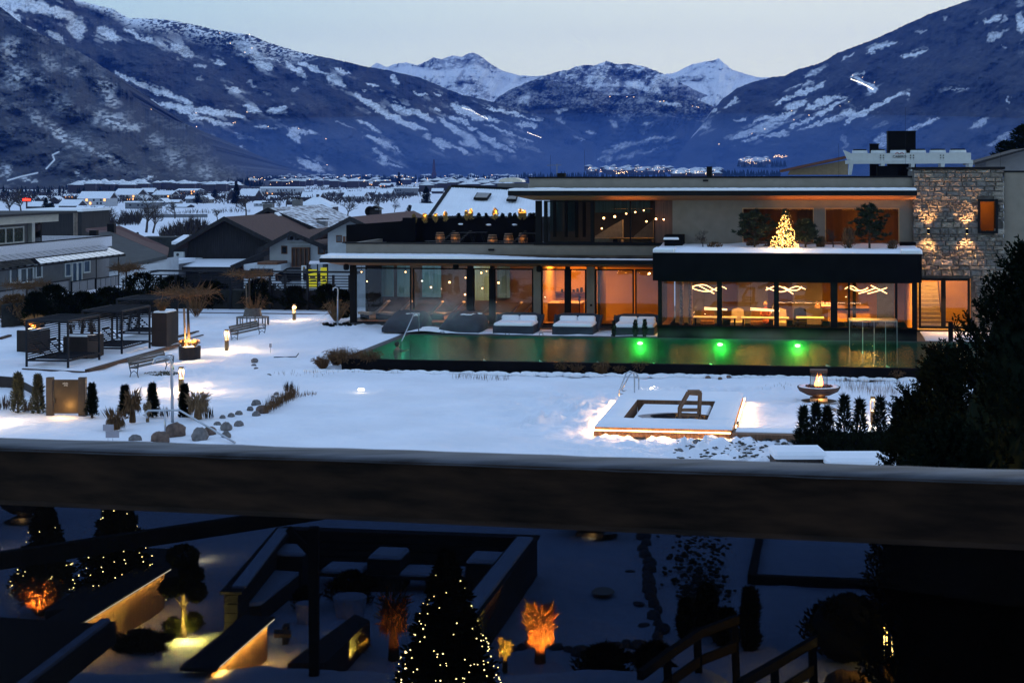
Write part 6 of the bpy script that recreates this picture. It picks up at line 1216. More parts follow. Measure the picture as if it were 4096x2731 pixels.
c = FU(3803, 1362, 84.9); tt = T('bollard_post', 'black post with a flat cap on the lit terrace before the tower door', 'post', c.x, 84.95, ZW); MB().box(-.11, .11, -.06, .06, 0, .95).build('post', M_CLAD, tt); MB().box(-.22, .1, -.1, .1, .95, 1.0).build('cap', M_CLAD, tt)
def planted(px, pyb, hpx, wpx, V, m_, label, name='shrub', cat='shrub', n=260, lean=.28, parent_light=None, tw=.06, Ls=.35, seed=1, group=None):
 """upright twiggy plant: stems + leaf blades"""
 c = FU(px, pyb, V); s_ = V / F; h_ = hpx * s_; w_ = wpx * s_ / 2; r = np.random.RandomState(seed + int(px))
 tt = T(name, label, cat, c.x, V, c.z, group)
 st = MB()
 for i in range(7): a = r.rand() * 6.28; st.tube([(0, 0, 0), (math.cos(a) * w_ * .4, math.sin(a) * w_ * .4, h_ * .5), (math.cos(a) * w_ * .8, math.sin(a) * w_ * .6, h_ * r.uniform(.75, 1))], [.03, .02, .006], 4)
 st.build('stems', M_BARK, tt)
 z = r.rand(n) ** .8; a = r.rand(n) * 6.28; rad = w_ * (.35 + .65 * np.sin(np.pi * np.clip(z, .1, .95))) * np.sqrt(r.rand(n))
 Cc = np.stack([np.cos(a) * rad, np.sin(a) * rad, z * h_ * .92], 1); D = r.normal(size=(n, 3)) * lean + np.stack([np.cos(a) * .3, np.sin(a) * .3, np.full(n, 1.)], 1); D /= np.linalg.norm(D, axis=1, keepdims=True)
 link('foliage', blades(Cc, D, h_ * Ls * (.5 + .7 * r.rand(n)) * (1 - z * .6), tw, m_, 'foliage', rnd=r), tt)
 return tt
M_BAMB = mat('pale_leaves', (.40, .27, .08), .8, .3, 3); M_LEAFD = mat('dark_leaves', (.009, .013, .007), .95, .4, 3, spec=.03)
M_BED = mat('charcoal_cover', (0.018, 0.024, 0.036), .8, .3, 2, bump=.02, bscale=4)
def daybed(px, label, covered=False, w=2.1, warm=False):
 u = FU(px, 1325, 85.6).x; tt = T('daybed', label, 'daybed', u, 85.55, ZW + .05)
 if covered:
  mb = MB(); n = 20
  prof = [(0, 0), (.02, .38), (.5, .62), (1.3, .82), (2.2, .98), (2.55, .85), (2.65, .0)]
  for i in range(n + 1):
   x = -w / 2 + w * i / n; e = 1 - abs(i / n * 2 - 1) ** 6 * .45
   for y, z in prof: mb.v.append((x, y + R_.uniform(-.02, .02), z * e * R_.uniform(.96, 1.04)))
  for i in range(n):
   for j in range(6): k = i * 7 + j; mb.f.append((k, k + 7, k + 8, k + 1))
  mb.f.append(tuple(range(7))); mb.f.append(tuple(n * 7 + j for j in reversed(range(7)))); c_ = mb.build('cover', M_BED, tt, smooth=True)
  sp = MB()
  for i in range(9): sp.ball((R_.uniform(-.5, .7), .9 + R_.uniform(0, 1.1), .78 + .1 * R_.random()), R_.uniform(.08, .22), 7, 4, (1.2, 1, .22), .2)
  tag(sp.build('snow_patch', M_SNOW, tt, smooth=True), kind='stuff')
  return tt
 MB().bbox(-w / 2, w / 2, 0, 2.3, 0, .42, .03).build('base', M_BED, tt)
 MB().bbox(-w / 2 + .04, w / 2 - .04, .02, 1.95, .40, .56, .07).build('mattress_snow', M_SNOW, tt)
 hb_ = MB().prism([(-w / 2 - .02, 1.9, .3), (w / 2 + .02, 1.9, .3), (w / 2 + .12, 2.3, .80), (w / 2 - .3, 2.4, .90), (-w / 2 + .3, 2.4, .90), (-w / 2 - .12, 2.3, .80)], (0, .16, 0)).build('headboard', M_BED, tt)
 for s in (-1, 1): MB().prism([(s * (w / 2 + .02), 1.2, .2), (s * (w / 2 + .02), 2.4, .2), (s * (w / 2 + .12), 2.4, .84), (s * (w / 2 + .1), 2.1, .74)], (s * .1, 0, 0)).build('side_wing', M_BED, tt)
 for s in (-1, 1): MB().bbox(-.47, .47, -.16, .16, -.13, .13, .06).build('pillow_snow', M_SNOW, tt, loc=(s * .48, 2.1, .84)) if False else link('pillow_snow', PIL, tt, (s * .47, 1.98, .66))
 return tt
PIL = MB().bbox(-.46, .46, -.14, .14, -.14, .14, .07).mesh('pillow_snow', M_SNOW)
daybed(1606, 'leftmost daybed under a lumpy dark cover in the steam', True); daybed(1835, 'second daybed from the left, dark cover flecked with snow', True)
daybed(2052, 'daybed thick with snow in front of the stucco pier'); daybed(2290, 'snowy daybed before the orange-lit kitchen window'); daybed(2535, 'snowy daybed nearest the pavilion, its pillow edge catching light')
for q, lab in ((1770, 'left'), (2030, 'middle'), (2165, 'right')):
 c = FU(q, 1330, 85.05); tt = T('pool_hook', lab + ' small dark hook on the pool edge between the daybeds', 'hook', c.x, 85.02, ZW + .05); MB().tube([(-.09, 0, 0), (-.09, 0, .12), (.09, 0, .12), (.09, 0, 0)], .018, 6).build('hook', M_CHAR, tt)
for q_, h_ in ((2455, 73), (2542, 78), (2579, 80)): planted(q_, 1352, h_, 20, 85.06, M_LEAFD, ('thin', 'twisted', 'slender')[h_ % 3] + ' dark pillar shrub on the pool edge before the last daybed', 'pillar_shrub', 'shrub', 260, seed=h_, tw=.03, Ls=.16)
def tubething(name, label, cat, origin, paths, r=.03, m=None, part='tube'):
 tt = thing(name, label, cat, origin, 0)
 for P in paths: MB(origin).tube(P, r, 10).build(part, m or M_STEEL, tt, smooth=True)
 return tt
q = lambda x, y, V: from_uv(*FU(x, y, V))
p0 = from_uv(*FU(1675, 1326, 84.9)); tubething('pool_handrail', 'bent steel handrail rising from the left end of the pool', 'handrail', p0, [[q(1675, 1328, 84.9), q(1675, 1262, 84.9), q(1671, 1254, 84.7), q(1662, 1252, 84.3), q(1655, 1258, 84), q(1607, 1364, 81.5)]], .028)
p0 = G(1350, 1312, .5); tubething('garden_shower', 'tall hooked steel outdoor shower at the left end of the spa building', 'shower', p0, [[p0, W(1352, 1160, p0.y), W(1350, 1152, p0.y), W(1342, 1149, p0.y), W(1334, 1153, p0.y), W(1332, 1162, p0.y)]], .04)
p0 = G(690, 1690); tubething('garden_shower', 'tall hooked steel outdoor shower in front of the wooden bench', 'shower', p0, [[p0, W(686, 1450, p0.y), W(680, 1434, p0.y), W(668, 1429, p0.y), W(634, 1429, p0.y), W(620, 1436, p0.y), W(615, 1453, p0.y)]], .055)
p0 = G(661, 1744); d_ = p0.y; tubething('steel_handrail', 'low bent steel handrail running down beside the boulders', 'handrail', p0, [[W(590, 1672, d_ + .3), W(583, 1660, d_ + .3), W(583, 1650, d_ + .3), W(592, 1642, d_ + .3), W(718, 1640, d_ + .3), W(800, 1688, d_ - .4), W(940, 1770, d_ - 1.4)], [p0, W(660, 1642, d_ + .2)]], .035)
p0 = G(2475, 1583, .25); d_ = p0.y; tubething('bathing_ladder', 'looped steel ladder rails at the rear of the bathing platform', 'ladder', p0, [[W(2475, 1583, d_), W(2478, 1562, d_), W(2505, 1492, d_), W(2520, 1484, d_), W(2534, 1490, d_), W(2538, 1510, d_), W(2538, 1578, d_), W(2480, 1575, d_)], [W(2486, 1560, d_ + .9), W(2518, 1500, d_ + .9), W(2532, 1488, d_ + .9), W(2547, 1494, d_ + .9), W(2555, 1512, d_ + .9), W(2555, 1561, d_ + .9), W(2487, 1563, d_ + .9)]], .028)
p0 = G(1590, 1397, ZW); tt = thing('person', 'swimmer with dark wet hair, only head and shoulders above the green water', 'person', p0, 2.2)
MB().tube([(0, 0, -.5), (0, 0, -.15), (0, .01, -.02), (0, 0, .06), (0, 0, .12)], [.15, .2, .17, .07, .06], 12).build('body', MATS['skin'], tt, smooth=True)
hd = MB().ball((0, -.01, .22), .11, 12, 9, (.92, 1.05, 1.2)); hd.ball((0, -.12, .21), .025, 6, 4); hd.ball((.1, 0, .21), .025, 6, 4); hd.ball((-.1, 0, .21), .025, 6, 4); hd.build('head', MATS['skin'], tt, smooth=True); MB().ball((0, .025, .25), .122, 12, 9, (.95, 1, 1.1)).build('hair', MATS['dark_hair'], tt, smooth=True)
for s in (-1, 1): MB().tube([(s * .18, 0, -.08), (s * .32, -.2, -.06), (s * .25, -.45, -.03)], [.06, .05, .035], 8).build('arm', MATS['skin'], tt, smooth=True)
# ================================================================== ROOF TERRACE AND ROOF GARDEN
base = Vector((-25.0, 90.3, 4.5)); V0 = 98.0
c = FU(1610, 905, V0); c2 = FU(2140, 905, V0); o_ = Vector((c.x, V0, 4.4)); tt = T('terrace_planter', 'long black planter wall at the back of the roof terrace', 'planter', *o_)
MB(o_).box(c.x, c2.x, V0, V0 + .8, 4.4, FU(1900, 872, V0).z).build('box', M_CLAD, tt)
MB(o_).box(FU(1385, 900, 94).x, c.x, 97.9, 98.0, 4.4, FU(1500, 912, V0).z).build('side_screen', M_CLAD, tt)
MB(o_).prism([FU(1385, 900, 97), FU(1600, 885, 97), FU(1660, 868, 97), FU(1660, 965, 97), FU(1385, 968, 97)], (0, .2, 0)).build('dark_screen', M_CLAD, tt)
o_ = Vector((-25, 90.35, 4.5)); tt = T('roof_terrace', 'x', 'x', *o_); del tt['label']; del tt['category']; tt.location = from_uv(*o_); tag(tt, kind='structure')
MB(o_).box(-24.95, uV(2140), 90.3, 101, 4.5, 4.62).build('deck', M_DECK, tt); MB(o_).box(FU(1650, 950, 92).x, uV(2140), 91.5, 97.5, 4.62, 4.66).build('snow', M_SNOW, tt)
LI = [(1655, 898, 44, 20), (1699, 894, 42, 18), (1742, 892, 40, 16), (1782, 888, 42, 16), (1866, 884, 44, 14), (1884, 880, 46, 12), (1981, 882, 50, 20), (2082, 880, 46, 14), (2098, 880, 40, 12)]
for i, (a, b, c_, d) in enumerate(LI):
 planted(a, b, c_, d, 97.6, M_BAMB, ('first', 'second', 'third', 'fourth', 'fifth', 'sixth', 'seventh', 'eighth', 'ninth')[i] + ' lamp-lit ornamental grass from the left on the roof terrace', 'lit_grass', 'ornamental grass', 170, seed=i, tw=.03, group='lamp-lit grasses along the roof terrace')
 c = FU(a, b - 2, 97.2); pt('plant_uplight', from_uv(c.x, 97.15, c.z + .0), 560, (1, .50, .10), .03, math.radians(50), rot=(0, .42, 1))
for i, (a, w_) in enumerate(((1835, 18), (1915, 20), (1945, 16), (2010, 18), (2040, 18), (2060, 16), (2120, 20), (2135, 18))):
 planted(a, 885, 34, w_, 98.2, M_LEAFD, ('small dark shrub at the left of the planter wall', 'dark shrub left of the parasol pole', 'dark shrub by the parasol pole', 'dark shrub right of the tallest lit grass', 'dark shrub between two lit grasses', 'thin dark shrub before the last lit grasses', 'dark shrub beside the upper glass room', 'last dark shrub touching the upper glass room')[i], 'shrub', 'shrub', 120, seed=i + 30, tw=.03)
def barrel(px, py, V, label):
 c = FU(px, py, V); tt = T('barrel', label, 'barrel', c.x, V, 4.64); b = MB().lathe([(.22, 0), (.27, .2), (.29, .35), (.27, .5), (.22, .68)], 16).build('staves', M_BRN, tt, smooth=True)
 for z, r_ in ((.1, .25), (.24, .285), (.44, .285), (.58, .25)): MB().lathe([(r_ - .01, z), (r_, z), (r_, z + .05), (r_ - .01, z + .05)], 16).build('hoop', M_CHAR, tt)
 pt('barrel_glow', from_uv(c.x, V - .45, 5.0), 2.2, (1, .5, .1), .03); return tt
barrel(1970, 960, 93.5, 'large standing barrel table under the tallest lit grass'); barrel(2034, 945, 95.5, 'middle barrel on the roof terrace'); barrel(2092, 935, 96.3, 'barrel in front of the last lit grasses'); barrel(1822, 925, 96.8, 'small barrel under the fifth lit grass'); barrel(1760, 925, 97.0, 'smallest barrel near the dark screen')
for q, lab in ((1765, 'left slatted lounger folded up on the roof terrace'), (1830, 'middle slatted lounger on the roof terrace'), (2050, 'right slatted lounger beside the large barrel')):
 u = FU(q, 960, 93.8).x; tt = T('terrace_lounger', lab, 'lounger', u, 93.8, 4.64)
 for i in range(9): MB().box(-.9 + i * .11, -.82 + i * .11, -.32, .32, .28, .31).build('slat', M_WOODD, tt)
 for i in range(7): MB().bar((.12 + i * .1, -.32, .32 + i * .09), (.12 + i * .1, .32, .32 + i * .09), .07, .03).build('slat', M_WOODD, tt)
 for x in (-.8, .1):
  for y in (-.28, .28): MB().bar((x, y, 0), (x, y, .28), .05).build('leg', M_WOODD, tt)
for q, V_, lab in ((1870, 95.5, 'thin-legged table on the snowy terrace, left'), (1915, 96.0, 'thin-legged table in the middle of the terrace'), (2120, 94.5, 'thin-legged table by the upper glass room')):
 u = FU(q, 950, V_).x; tt = T('terrace_table', lab, 'table', u, V_, 4.64); MB().bbox(-.45, .45, -.4, .4, .7, .73, .01).build('table_top', M_CHAR, tt)
 for a_ in range(4): x, y = (-1, 1, 1, -1)[a_], (-1, -1, 1, 1)[a_]; MB().bar((x * .15, y * .15, .7), (x * .4, y * .35, 0), .025).build('leg', M_CHAR, tt)
for q, r_, lab in ((1843, 880, 'snow cap on the planter rim at the left'), (1955, 882, 'snow cap on the folded parasol base'), (2058, 882, 'snow cap on the planter rim at the right')):
 c = FU(q, r_ + 10, 97.3); tt = T('snow_heap', lab, 'snow heap', c.x, 97.3, c.z - .1); MB().ball((0, 0, .0), .13, 10, 6, (1.2, .8, .4), .2).build('snow', M_SNOW, tt, smooth=True)
ZK = zk1 + .1
def pine(px, V, hpx, wpx, label, seed, taper=.6, n=2600, gap=.3, bend=0):
 c = FU(px, 1005, V); s_ = V / F; h_ = hpx * s_; w_ = wpx * s_ / 2; r = np.random.RandomState(seed); tt = T('pine_tree', label, 'pine', c.x, V, ZK - .05)
 tk = MB(); C_ = []; D_ = []
 nb = int(26)
 for i in range(nb):
  f = .22 + .78 * (i / nb); a = i * 2.4 + r.rand(); L = w_ * (1 - f) ** taper * r.uniform(.6, 1.2) + .08 * w_; z = h_ * f
  p = Vector((bend * f * w_ * .3, 0, z * .72)); q = p + Vector((math.cos(a) * L, math.sin(a) * L, h_ * .14 * r.uniform(.6, 1.4)))
  m1 = p.lerp(q, .6) + Vector((0, 0, -.04)); tk.tube([p, m1, q], [.025, .018, .008], 4, caps=False)
  for k_ in range(5):
   ce = np.array(p.lerp(q, .45 + .14 * k_)) + r.normal(size=3) * L * .13; nn = n // (nb * 5)
   dv = r.normal(size=(nn, 3)); dv[:, 2] = abs(dv[:, 2]) + .4; dv /= np.linalg.norm(dv, axis=1, keepdims=True); C_.append(ce + dv * .02); D_.append(dv)
 tk.tube([(0, 0, 0), (0, 0, h_ * .4), (bend * w_ * .3, 0, h_ * .92)], [.06, .045, .015], 6); tk.build('trunk', M_BARK, tt)
 C_ = np.concatenate(C_); D_ = np.concatenate(D_); link('needles', blades(C_, D_, .20 * r.uniform(.7, 1.3, len(C_)), .018, mat('pine_needles', (.02, .034, .016), .9, .4, 3) if 'pine_needles' not in MATS else MATS['pine_needles'], 'needles', rnd=r), tt)
 return tt
pine(3018, 87.3, 172, 190, 'broad mountain pine left of the lit Christmas tree', 3, .45, 4200); pine(3222, 87.0, 140, 110, 'dense mountain pine right of the lit Christmas tree', 5, .45, 3200); pine(3478, 87.2, 205, 170, 'tall mountain pine in front of the right picture window', 9, .55, 4200)
for q, V_, hp, w_, lab, k_ in ((2860, 87, 34, 62, 'tuft of dry brown grass left of the broad pine', 1), (3010, 88.5, 40, 50, 'dry grass under the broad pine', 2), (3285, 87.5, 56, 30, 'upright dry grass between the two picture windows', 3), (3395, 86.5, 86, 44, 'tall dry grass left of the tall pine', 4), (3570, 86.3, 40, 40, 'low dry grass right of the tall pine', 5), (3080, 87.8, 30, 50, 'dry grass beside the Christmas tree', 6)):
 planted(q, 1004, hp, w_, V_, mat('dry_grass', (.13, .075, .035), .9, .3, 3) if 'dry_grass' not in MATS else MATS['dry_grass'], lab, 'dry_grass', 'grass tuft', 160, seed=k_ + 50, tw=.022, Ls=.6)
for q, V_, hp, sd, lab in ((2813, 87.5, 78, 3, 'leafless little sapling at the left of the roof garden'), (3330, 87.5, 90, 11, 'leafless sapling before the right picture window')):
 me1, me2 = BT[0 if sd == 3 else 2]; c = FU(q, 1002, V_); tt = T('sapling', lab, 'sapling', c.x, V_, ZK); link('trunk', me1, tt); link('twigs', me2, tt); s_ = hp * V_ / F / 8.0; tt.scale = (s_, s_, s_)
c = FU(3140, 1005, 86.2); tt = T('christmas_tree', 'blazing Christmas tree wrapped in warm lights on the roof garden', 'christmas tree', c.x, 86.2, ZK - .05); h_ = 162 * 86.2 / F
link('crown', conifer_mesh(h_, .62, 77, 900, m=MATS['pine_needles'], bl=.12, taper=.8), tt); MB().tube([(0, 0, 0), (0, 0, h_)], [.05, .01], 6).build('trunk', M_BARK, tt)
def light_string(h_, r0, n, rad, m_, seed, taper=.8, zb=.06, rmin=.75):
 r = np.random.RandomState(seed); mb = MB()
 for i in range(n):
  f = r.rand() ** 1.0 if False else (i + r.rand()) / n; z = h_ * (zb + (1 - zb) * (1 - math.sqrt(1 - f))) if taper else h_ * f; z = min(z, h_ * .99)
  R0 = r0 * max(.02, (1 - z / h_)) ** taper * r.uniform(rmin, 1.08) + .02; a = r.rand() * 6.283; c = Vector((math.cos(a) * R0, math.sin(a) * R0, z)); q_ = rad * r.uniform(.75, 1.3)
  k = mb.av([c + Vector((q_, 0, 0)), c - Vector((q_, 0, 0)), c + Vector((0, q_, 0)), c - Vector((0, q_, 0)), c + Vector((0, 0, q_)), c - Vector((0, 0, q_))]); mb.f += [tuple(k + i for i in f2) for f2 in ((0, 2, 4), (2, 1, 4), (1, 3, 4), (3, 0, 4), (2, 0, 5), (1, 2, 5), (3, 1, 5), (0, 3, 5))]
 return mb
M_XL = emis('fairy_light_warm', (1.0, .50, .13), 9)
tag(light_string(h_, .84, 520, .019, M_XL, 4, 1.0, .02, .15).build('fairy_lights', M_XL, tt), kind='stuff')
pt('tree_glow', from_uv(c.x, 85.6, ZK + .8), 120, (1, .60, .25), .04)
# ================================================================== GARDEN
M_GOLD = mat('brass_bollard', (.22, .13, .05), .5, .2, 3, metal=.3)
def bollard(px, py, hpx, label, pw=52, z=0.0, w=.085):
 p = G(px, py, z); h_ = hpx / F * p.y; tt = thing('bollard_lamp', label, 'lamp', p, -AN, 'slim bollard lamps in the garden')
 MB().bbox(-w, w, -w, w, -.1, h_ * .50, .01).build('post', M_GOLD, tt); MB().bbox(-w, w, -w, w, h_ * .93, h_, .01).build('cap', M_GOLD, tt)
 for a, b in ((-1, -1), (1, -1), (1, 1), (-1, 1)): MB().box(a * w * .8 - .012, a * w * .8 + .012, b * w * .8 - .012, b * w * .8 + .012, h_ * .50, h_ * .93).build('rod', M_GOLD, tt)
 MB().box(-w * .5, w * .5, -w * .5, w * .5, h_ * .86, h_ * .925).build('lamp', emis('bollard_light', (1, .58, .26), 4) if 'bollard_light' not in MATS else MATS['bollard_light'], tt)
 MB().box(-w * .75, w * .75, -w * .75, w * .75, h_ * .502, h_ * .51).build('reflector', MATS['bollard_light'], tt)
 pt('bollard_bulb', p + Vector((0, 0, h_ * .80)), pw * 5, (1, .62, .28), .03); return tt
bollard(725, 1561, 95, 'nearest bollard lamp, behind the tall garden shower', 60); bollard(907, 1402, 85, 'bollard lamp between the round planter and the middle bench', 60); bollard(1177, 1284, 68, 'farthest bollard lamp near the round tree bench', 50); bollard(3492, 1702, 117, 'bollard lamp at the hedge, right of the fire bowl', 60)
pt('hidden_bollard', G(30, 1690) + Vector((-.8, 0, .7)), 200, (1, .68, .36), .03)
c = G(1445, 1566); tt = thing('ground_lamp', 'round in-ground lamp glowing under the snow of the lawn', 'ground lamp', (c.x, c.y, .05)); MB().lathe([(.14, 0), (.14, .06), (.10, .075)], 20).build('lens', emis('ground_lens', (1, .80, .55), 3), tt); pt('ground_glow', c + Vector((0, 0, .35)), 2.0, (1, .8, .55), .02)
c = G(2612, 1560); pt('ground_glow', c + Vector((0, 0, .35)), 3, (1, .8, .55), .02); tt = thing('ground_lamp', 'small in-ground lamp lighting the snow behind the platform', 'ground lamp', (c.x, c.y, .03)); MB().lathe([(.12, 0), (.12, .06), (.08, .075)], 16).build('lens', MATS['ground_lens'], tt)
M_BLACKM = mat('dark_blue_steel', (.010, .012, .017), .7, .3, 3, spec=.2)
def pergola(u0, u1, v0, v1, label, h=2.15, flip=False):
 tt = T('pergola', label, 'pergola', u0, v0, 0, 'slatted steel pergolas with built-in loungers'); o_ = Vector((u0, v0, 0)); w = .09
 for u in (u0, u1 - w):
  for v in (v0, v1 - w): MB(o_).bbox(u, u + w, v, v + w, -.1, h, .01).build('post', M_BLACKM, tt)
 for u in (u0, u1 - w): MB(o_).box(u, u + w, v0 + w, v1 - w, h - w, h).build('top_beam', M_BLACKM, tt); MB(o_).box(u, u + w, v0 + w, v1 - w, .28, .36).build('low_beam', M_BLACKM, tt)
 for v in (v0, v1 - w): MB(o_).box(u0 + w, u1 - w, v, v + w, h - w, h).build('top_beam', M_BLACKM, tt); MB(o_).box(u0 + w, u1 - w, v, v + w, .28, .36).build('low_beam', M_BLACKM, tt)
 for i in range(15): z = .42 + i * (h - .6) / 15; MB(o_).box(u0 + .02, u0 + .05, v0 + w, v1 - w, z, z + .055).build('slat', M_BLACKM, tt)
 for i in range(11): z = .9 + i * (h - 1.05) / 11; MB(o_).box(u0 + w, u1 - w, v1 - .06, v1 - .03, z, z + .05).build('slat', M_BLACKM, tt)
 for i in range(12): v = v0 + .2 + i * (v1 - v0 - .4) / 12; MB(o_).box(u0 + w, u1 - w, v, v + .07, .37, .40).build('seat_slat', M_BLACKM, tt)
 for i in range(9): v = v0 + w + .2 + i * (v1 - v0 - .4) / 9; MB(o_).box(u0 + w, u1 - w, v, v + .05, h - .06, h - .03).build('roof_slat', M_BLACKM, tt)
 for vv in (v0 + (v1 - v0) * .25, v0 + (v1 - v0) * .7):
  for k in range(6): a = k / 5; MB(o_).bar((u0 + .15 + .75 * (1 - a), vv - .4, .42 + .62 * a), (u0 + .15 + .75 * (1 - a), vv + .4, .42 + .62 * a), .06, .03).build('backrest_slat', M_BLACKM, tt)
  for s in (-.38, .38): MB(o_).bar((u0 + .9, vv + s, .40), (u0 + .15, vv + s, 1.05), .04).build('backrest_rail', M_BLACKM, tt)
 MB(o_).box(u0 + .1, u1 - .1, v0 + .1, v1 - .1, .01, .05).build('snow', M_SNOW, tt)
pergola(-35.4, -33.3, 72.3, 75.8, 'nearest slatted pergola with raised lounger backs'); pergola(-35.2, -33.1, 77.9, 81.5, 'middle slatted pergola beside the big planter box'); pergola(-36.6, -34.3, 85.3, 88.4, 'farthest slatted pergola near the grass planter')
def edge_board(pts, label, h=.12, w=.16, m_=None):
 P = [G(x, y) for x, y in pts]; tt = thing('edge_board', label, 'edging', P[0], 0);
 for a, b in zip(P[:-1], P[1:]): MB(P[0]).bar(a + Vector((0, 0, h / 2)), b + Vector((0, 0, h / 2)), w, h).build('board', m_ or M_WOODB, tt)
M_EDGE = mat('dark_edging', (.05, .028, .018), .9, .3, 3)
edge_board([(348, 1490), (712, 1386)], 'long wooden edging in front of the pergolas', .14, .2, M_EDGE); edge_board([(90, 1478), (348, 1491)], 'dark edging along the near pergola foot', .06, .1, M_EDGE); edge_board([(600, 1377), (792, 1328)], 'dark edging behind the round planter', .08, .14, M_EDGE); edge_board([(652, 1381), (812, 1341)], 'second dark edging behind the round planter', .05, .08, M_EDGE); edge_board([(640, 1250), (1340, 1258)], 'thin dark edging across the snow before the back fence', .05, .08, M_EDGE); edge_board([(0, 1357), (40, 1345)], 'dark kerb at the left picture edge', .1, .2, M_EDGE)
M_CORTEN = mat('dark_corten', (.017, .011, .009), .85, .35, 2)
def grass_cloud(o, tt, h_, w_, n, m_, seed, kind='tied', tw=.012, name='blades'):
 r = np.random.RandomState(seed)
 if kind == 'tied':   # skirt, tied waist, plume
  k = n // 2; a = r.rand(k) * 6.283; rr = w_ * .22 * np.sqrt(r.rand(k)); C1 = np.stack([np.cos(a) * rr, np.sin(a) * rr, np.zeros(k)], 1); T1 = np.stack([np.cos(a) * rr * .35, np.sin(a) * rr * .35, np.full(k, h_ * .55) * r.uniform(.8, 1.1, k)], 1)
  D1 = T1 - C1; L1 = np.linalg.norm(D1, axis=1); D1 /= L1[:, None]
  k2 = n - k; a = r.rand(k2) * 6.283; q_ = r.uniform(.12, .40, k2); C2 = np.stack([np.cos(a) * w_ * q_, np.sin(a) * w_ * q_, h_ * r.uniform(.5, .88, k2)], 1); D2 = np.stack([np.cos(a) * .8, np.sin(a) * .8, np.where(r.rand(k2) < .62, r.uniform(-4, -1.5, k2), r.uniform(.1, 2.2, k2))], 1); D2 /= np.linalg.norm(D2, axis=1, keepdims=True); L2 = w_ * r.uniform(.3, .6, k2)
  C_, D_, L_ = np.concatenate([C1, C2]), np.concatenate([D1, D2]), np.concatenate([L1 * 1.1, L2])
 elif kind == 'tuft':
  a = r.rand(n) * 6.283; C_ = np.stack([np.cos(a) * w_ * .12 * r.rand(n), np.sin(a) * w_ * .12 * r.rand(n), np.zeros(n)], 1); e = r.uniform(.1, .8, n); D_ = np.stack([np.cos(a) * e, np.sin(a) * e, np.ones(n)], 1); D_ /= np.linalg.norm(D_, axis=1, keepdims=True); L_ = h_ * r.uniform(.5, 1.05, n)
  Ct = C_ + D_ * L_[:, None] * .85; Dt = np.stack([np.cos(a), np.sin(a), r.uniform(-.9, .1, n)], 1); Dt /= np.linalg.norm(Dt, axis=1, keepdims=True); C_ = np.concatenate([C_, Ct]); D_ = np.concatenate([D_, Dt]); L_ = np.concatenate([L_, h_ * .3 * r.rand(n) + .03])
 else:
  a = r.rand(n) * 6.283; rr = w_ * .5 * np.sqrt(r.rand(n)); C_ = np.stack([np.cos(a) * rr, np.sin(a) * rr, np.zeros(n)], 1); D_ = r.normal(size=(n, 3)) * .12; D_[:, 2] = 1; D_ /= np.linalg.norm(D_, axis=1, keepdims=True); L_ = h_ * r.uniform(.4, 1, n)
 return link(name, blades(C_, D_, L_, tw, m_, name, rnd=r), tt)
M_STRAW = mat('straw', (.16, .085, .035), .9, .35, 4); M_STRAWP = mat('pale_straw', (.26, .17, .09), .9, .3, 4); M_STRAWL = mat('bright_straw', (.42, .22, .08), .9, .3, 4)
def grass(px, py, hpx, wpx, label, kind='tied', m_=None, n=420, seed=1, z=0, name=None, tw=.014, group=None):
 p = G(px, py, z); s_ = p.y / F; tt = thing(name or ('grass_bundle' if kind == 'tied' else 'grass_tuft'), label, 'grass', p, 0, group)
 grass_cloud(None, tt, hpx * s_, wpx * s_, n, m_ or M_STRAW, seed + int(px), kind, tw)
 if kind == 'tied': MB().lathe([(wpx * s_ * .13, hpx * s_ * .50), (wpx * s_ * .14, hpx * s_ * .53), (wpx * s_ * .13, hpx * s_ * .56)], 12).build('tie', M_BARK, tt); MB().lathe([(wpx * s_ * .16, 0), (wpx * s_ * .12, hpx * s_ * .3), (wpx * s_ * .10, hpx * s_ * .6), (wpx * s_ * .05, hpx * s_ * .8)], 10).build('core', m_ or M_STRAW, tt)
 return tt
def box_planter(px0, px1, pyb, pyt, V, depth, label, m_=None):
 a, b = FU(px0, pyb, V), FU(px1, pyb, V); z1 = FU((px0 + px1) / 2, pyt, V).z; tt = T('planter_box', label, 'planter', a.x, V, 0); o_ = Vector((a.x, V, 0))
 MB(o_).bbox(a.x, b.x, V, V + depth, -.1, z1, .02).build('box', m_ or M_CORTEN, tt); MB(o_).bbox(a.x + .06, b.x - .06, V + .06, V + depth - .06, z1, z1 + .08, .05).build('snow', M_SNOW, tt); return (a.x + b.x) / 2, V + depth / 2, z1
M_BARKG = M_BARK
u, v, z = box_planter(252, 350, 1450, 1347, 75.6, 1.9, 'large dark planter box between the near and middle pergolas')
for q, k_, lab in ((-.5, 1, 'left grass bundle in the large planter box'), (0.05, 2, 'middle grass bundle in the large planter box'), (.55, 3, 'right grass bundle in the large planter box')):
 tt = T('grass_bundle', lab, 'grass', u + q, v - .3, z + .05); grass_cloud(None, tt, .62 + .15 * (k_ == 2), .42, 220, M_STRAW, k_, 'tied', .012)
u, v, z = box_planter(606, 667, 1322, 1252, 82.6, 1.6, 'tall dark planter box behind the middle pergola')
tt = T('pampas_grass', 'feathery pampas grass in the tall dark planter box', 'grass', u, v - .4, z); grass_cloud(None, tt, .8, .7, 140, M_STRAW, 9, 'tuft', .014)
u, v, z = box_planter(66, 162, 1402, 1322, 78.3, 1.1, 'planter box at the far left holding a glowing grass')
tt = T('pampas_grass', 'lamp-lit orange grass glowing through the near pergola slats', 'grass', u + .1, v, z); grass_cloud(None, tt, .8, 1.0, 420, M_STRAWL, 12, 'tuft', .02); pt('plant_uplight', from_uv(u + .1, v - .25, z + .15), 60, (1, .45, .12), .04)
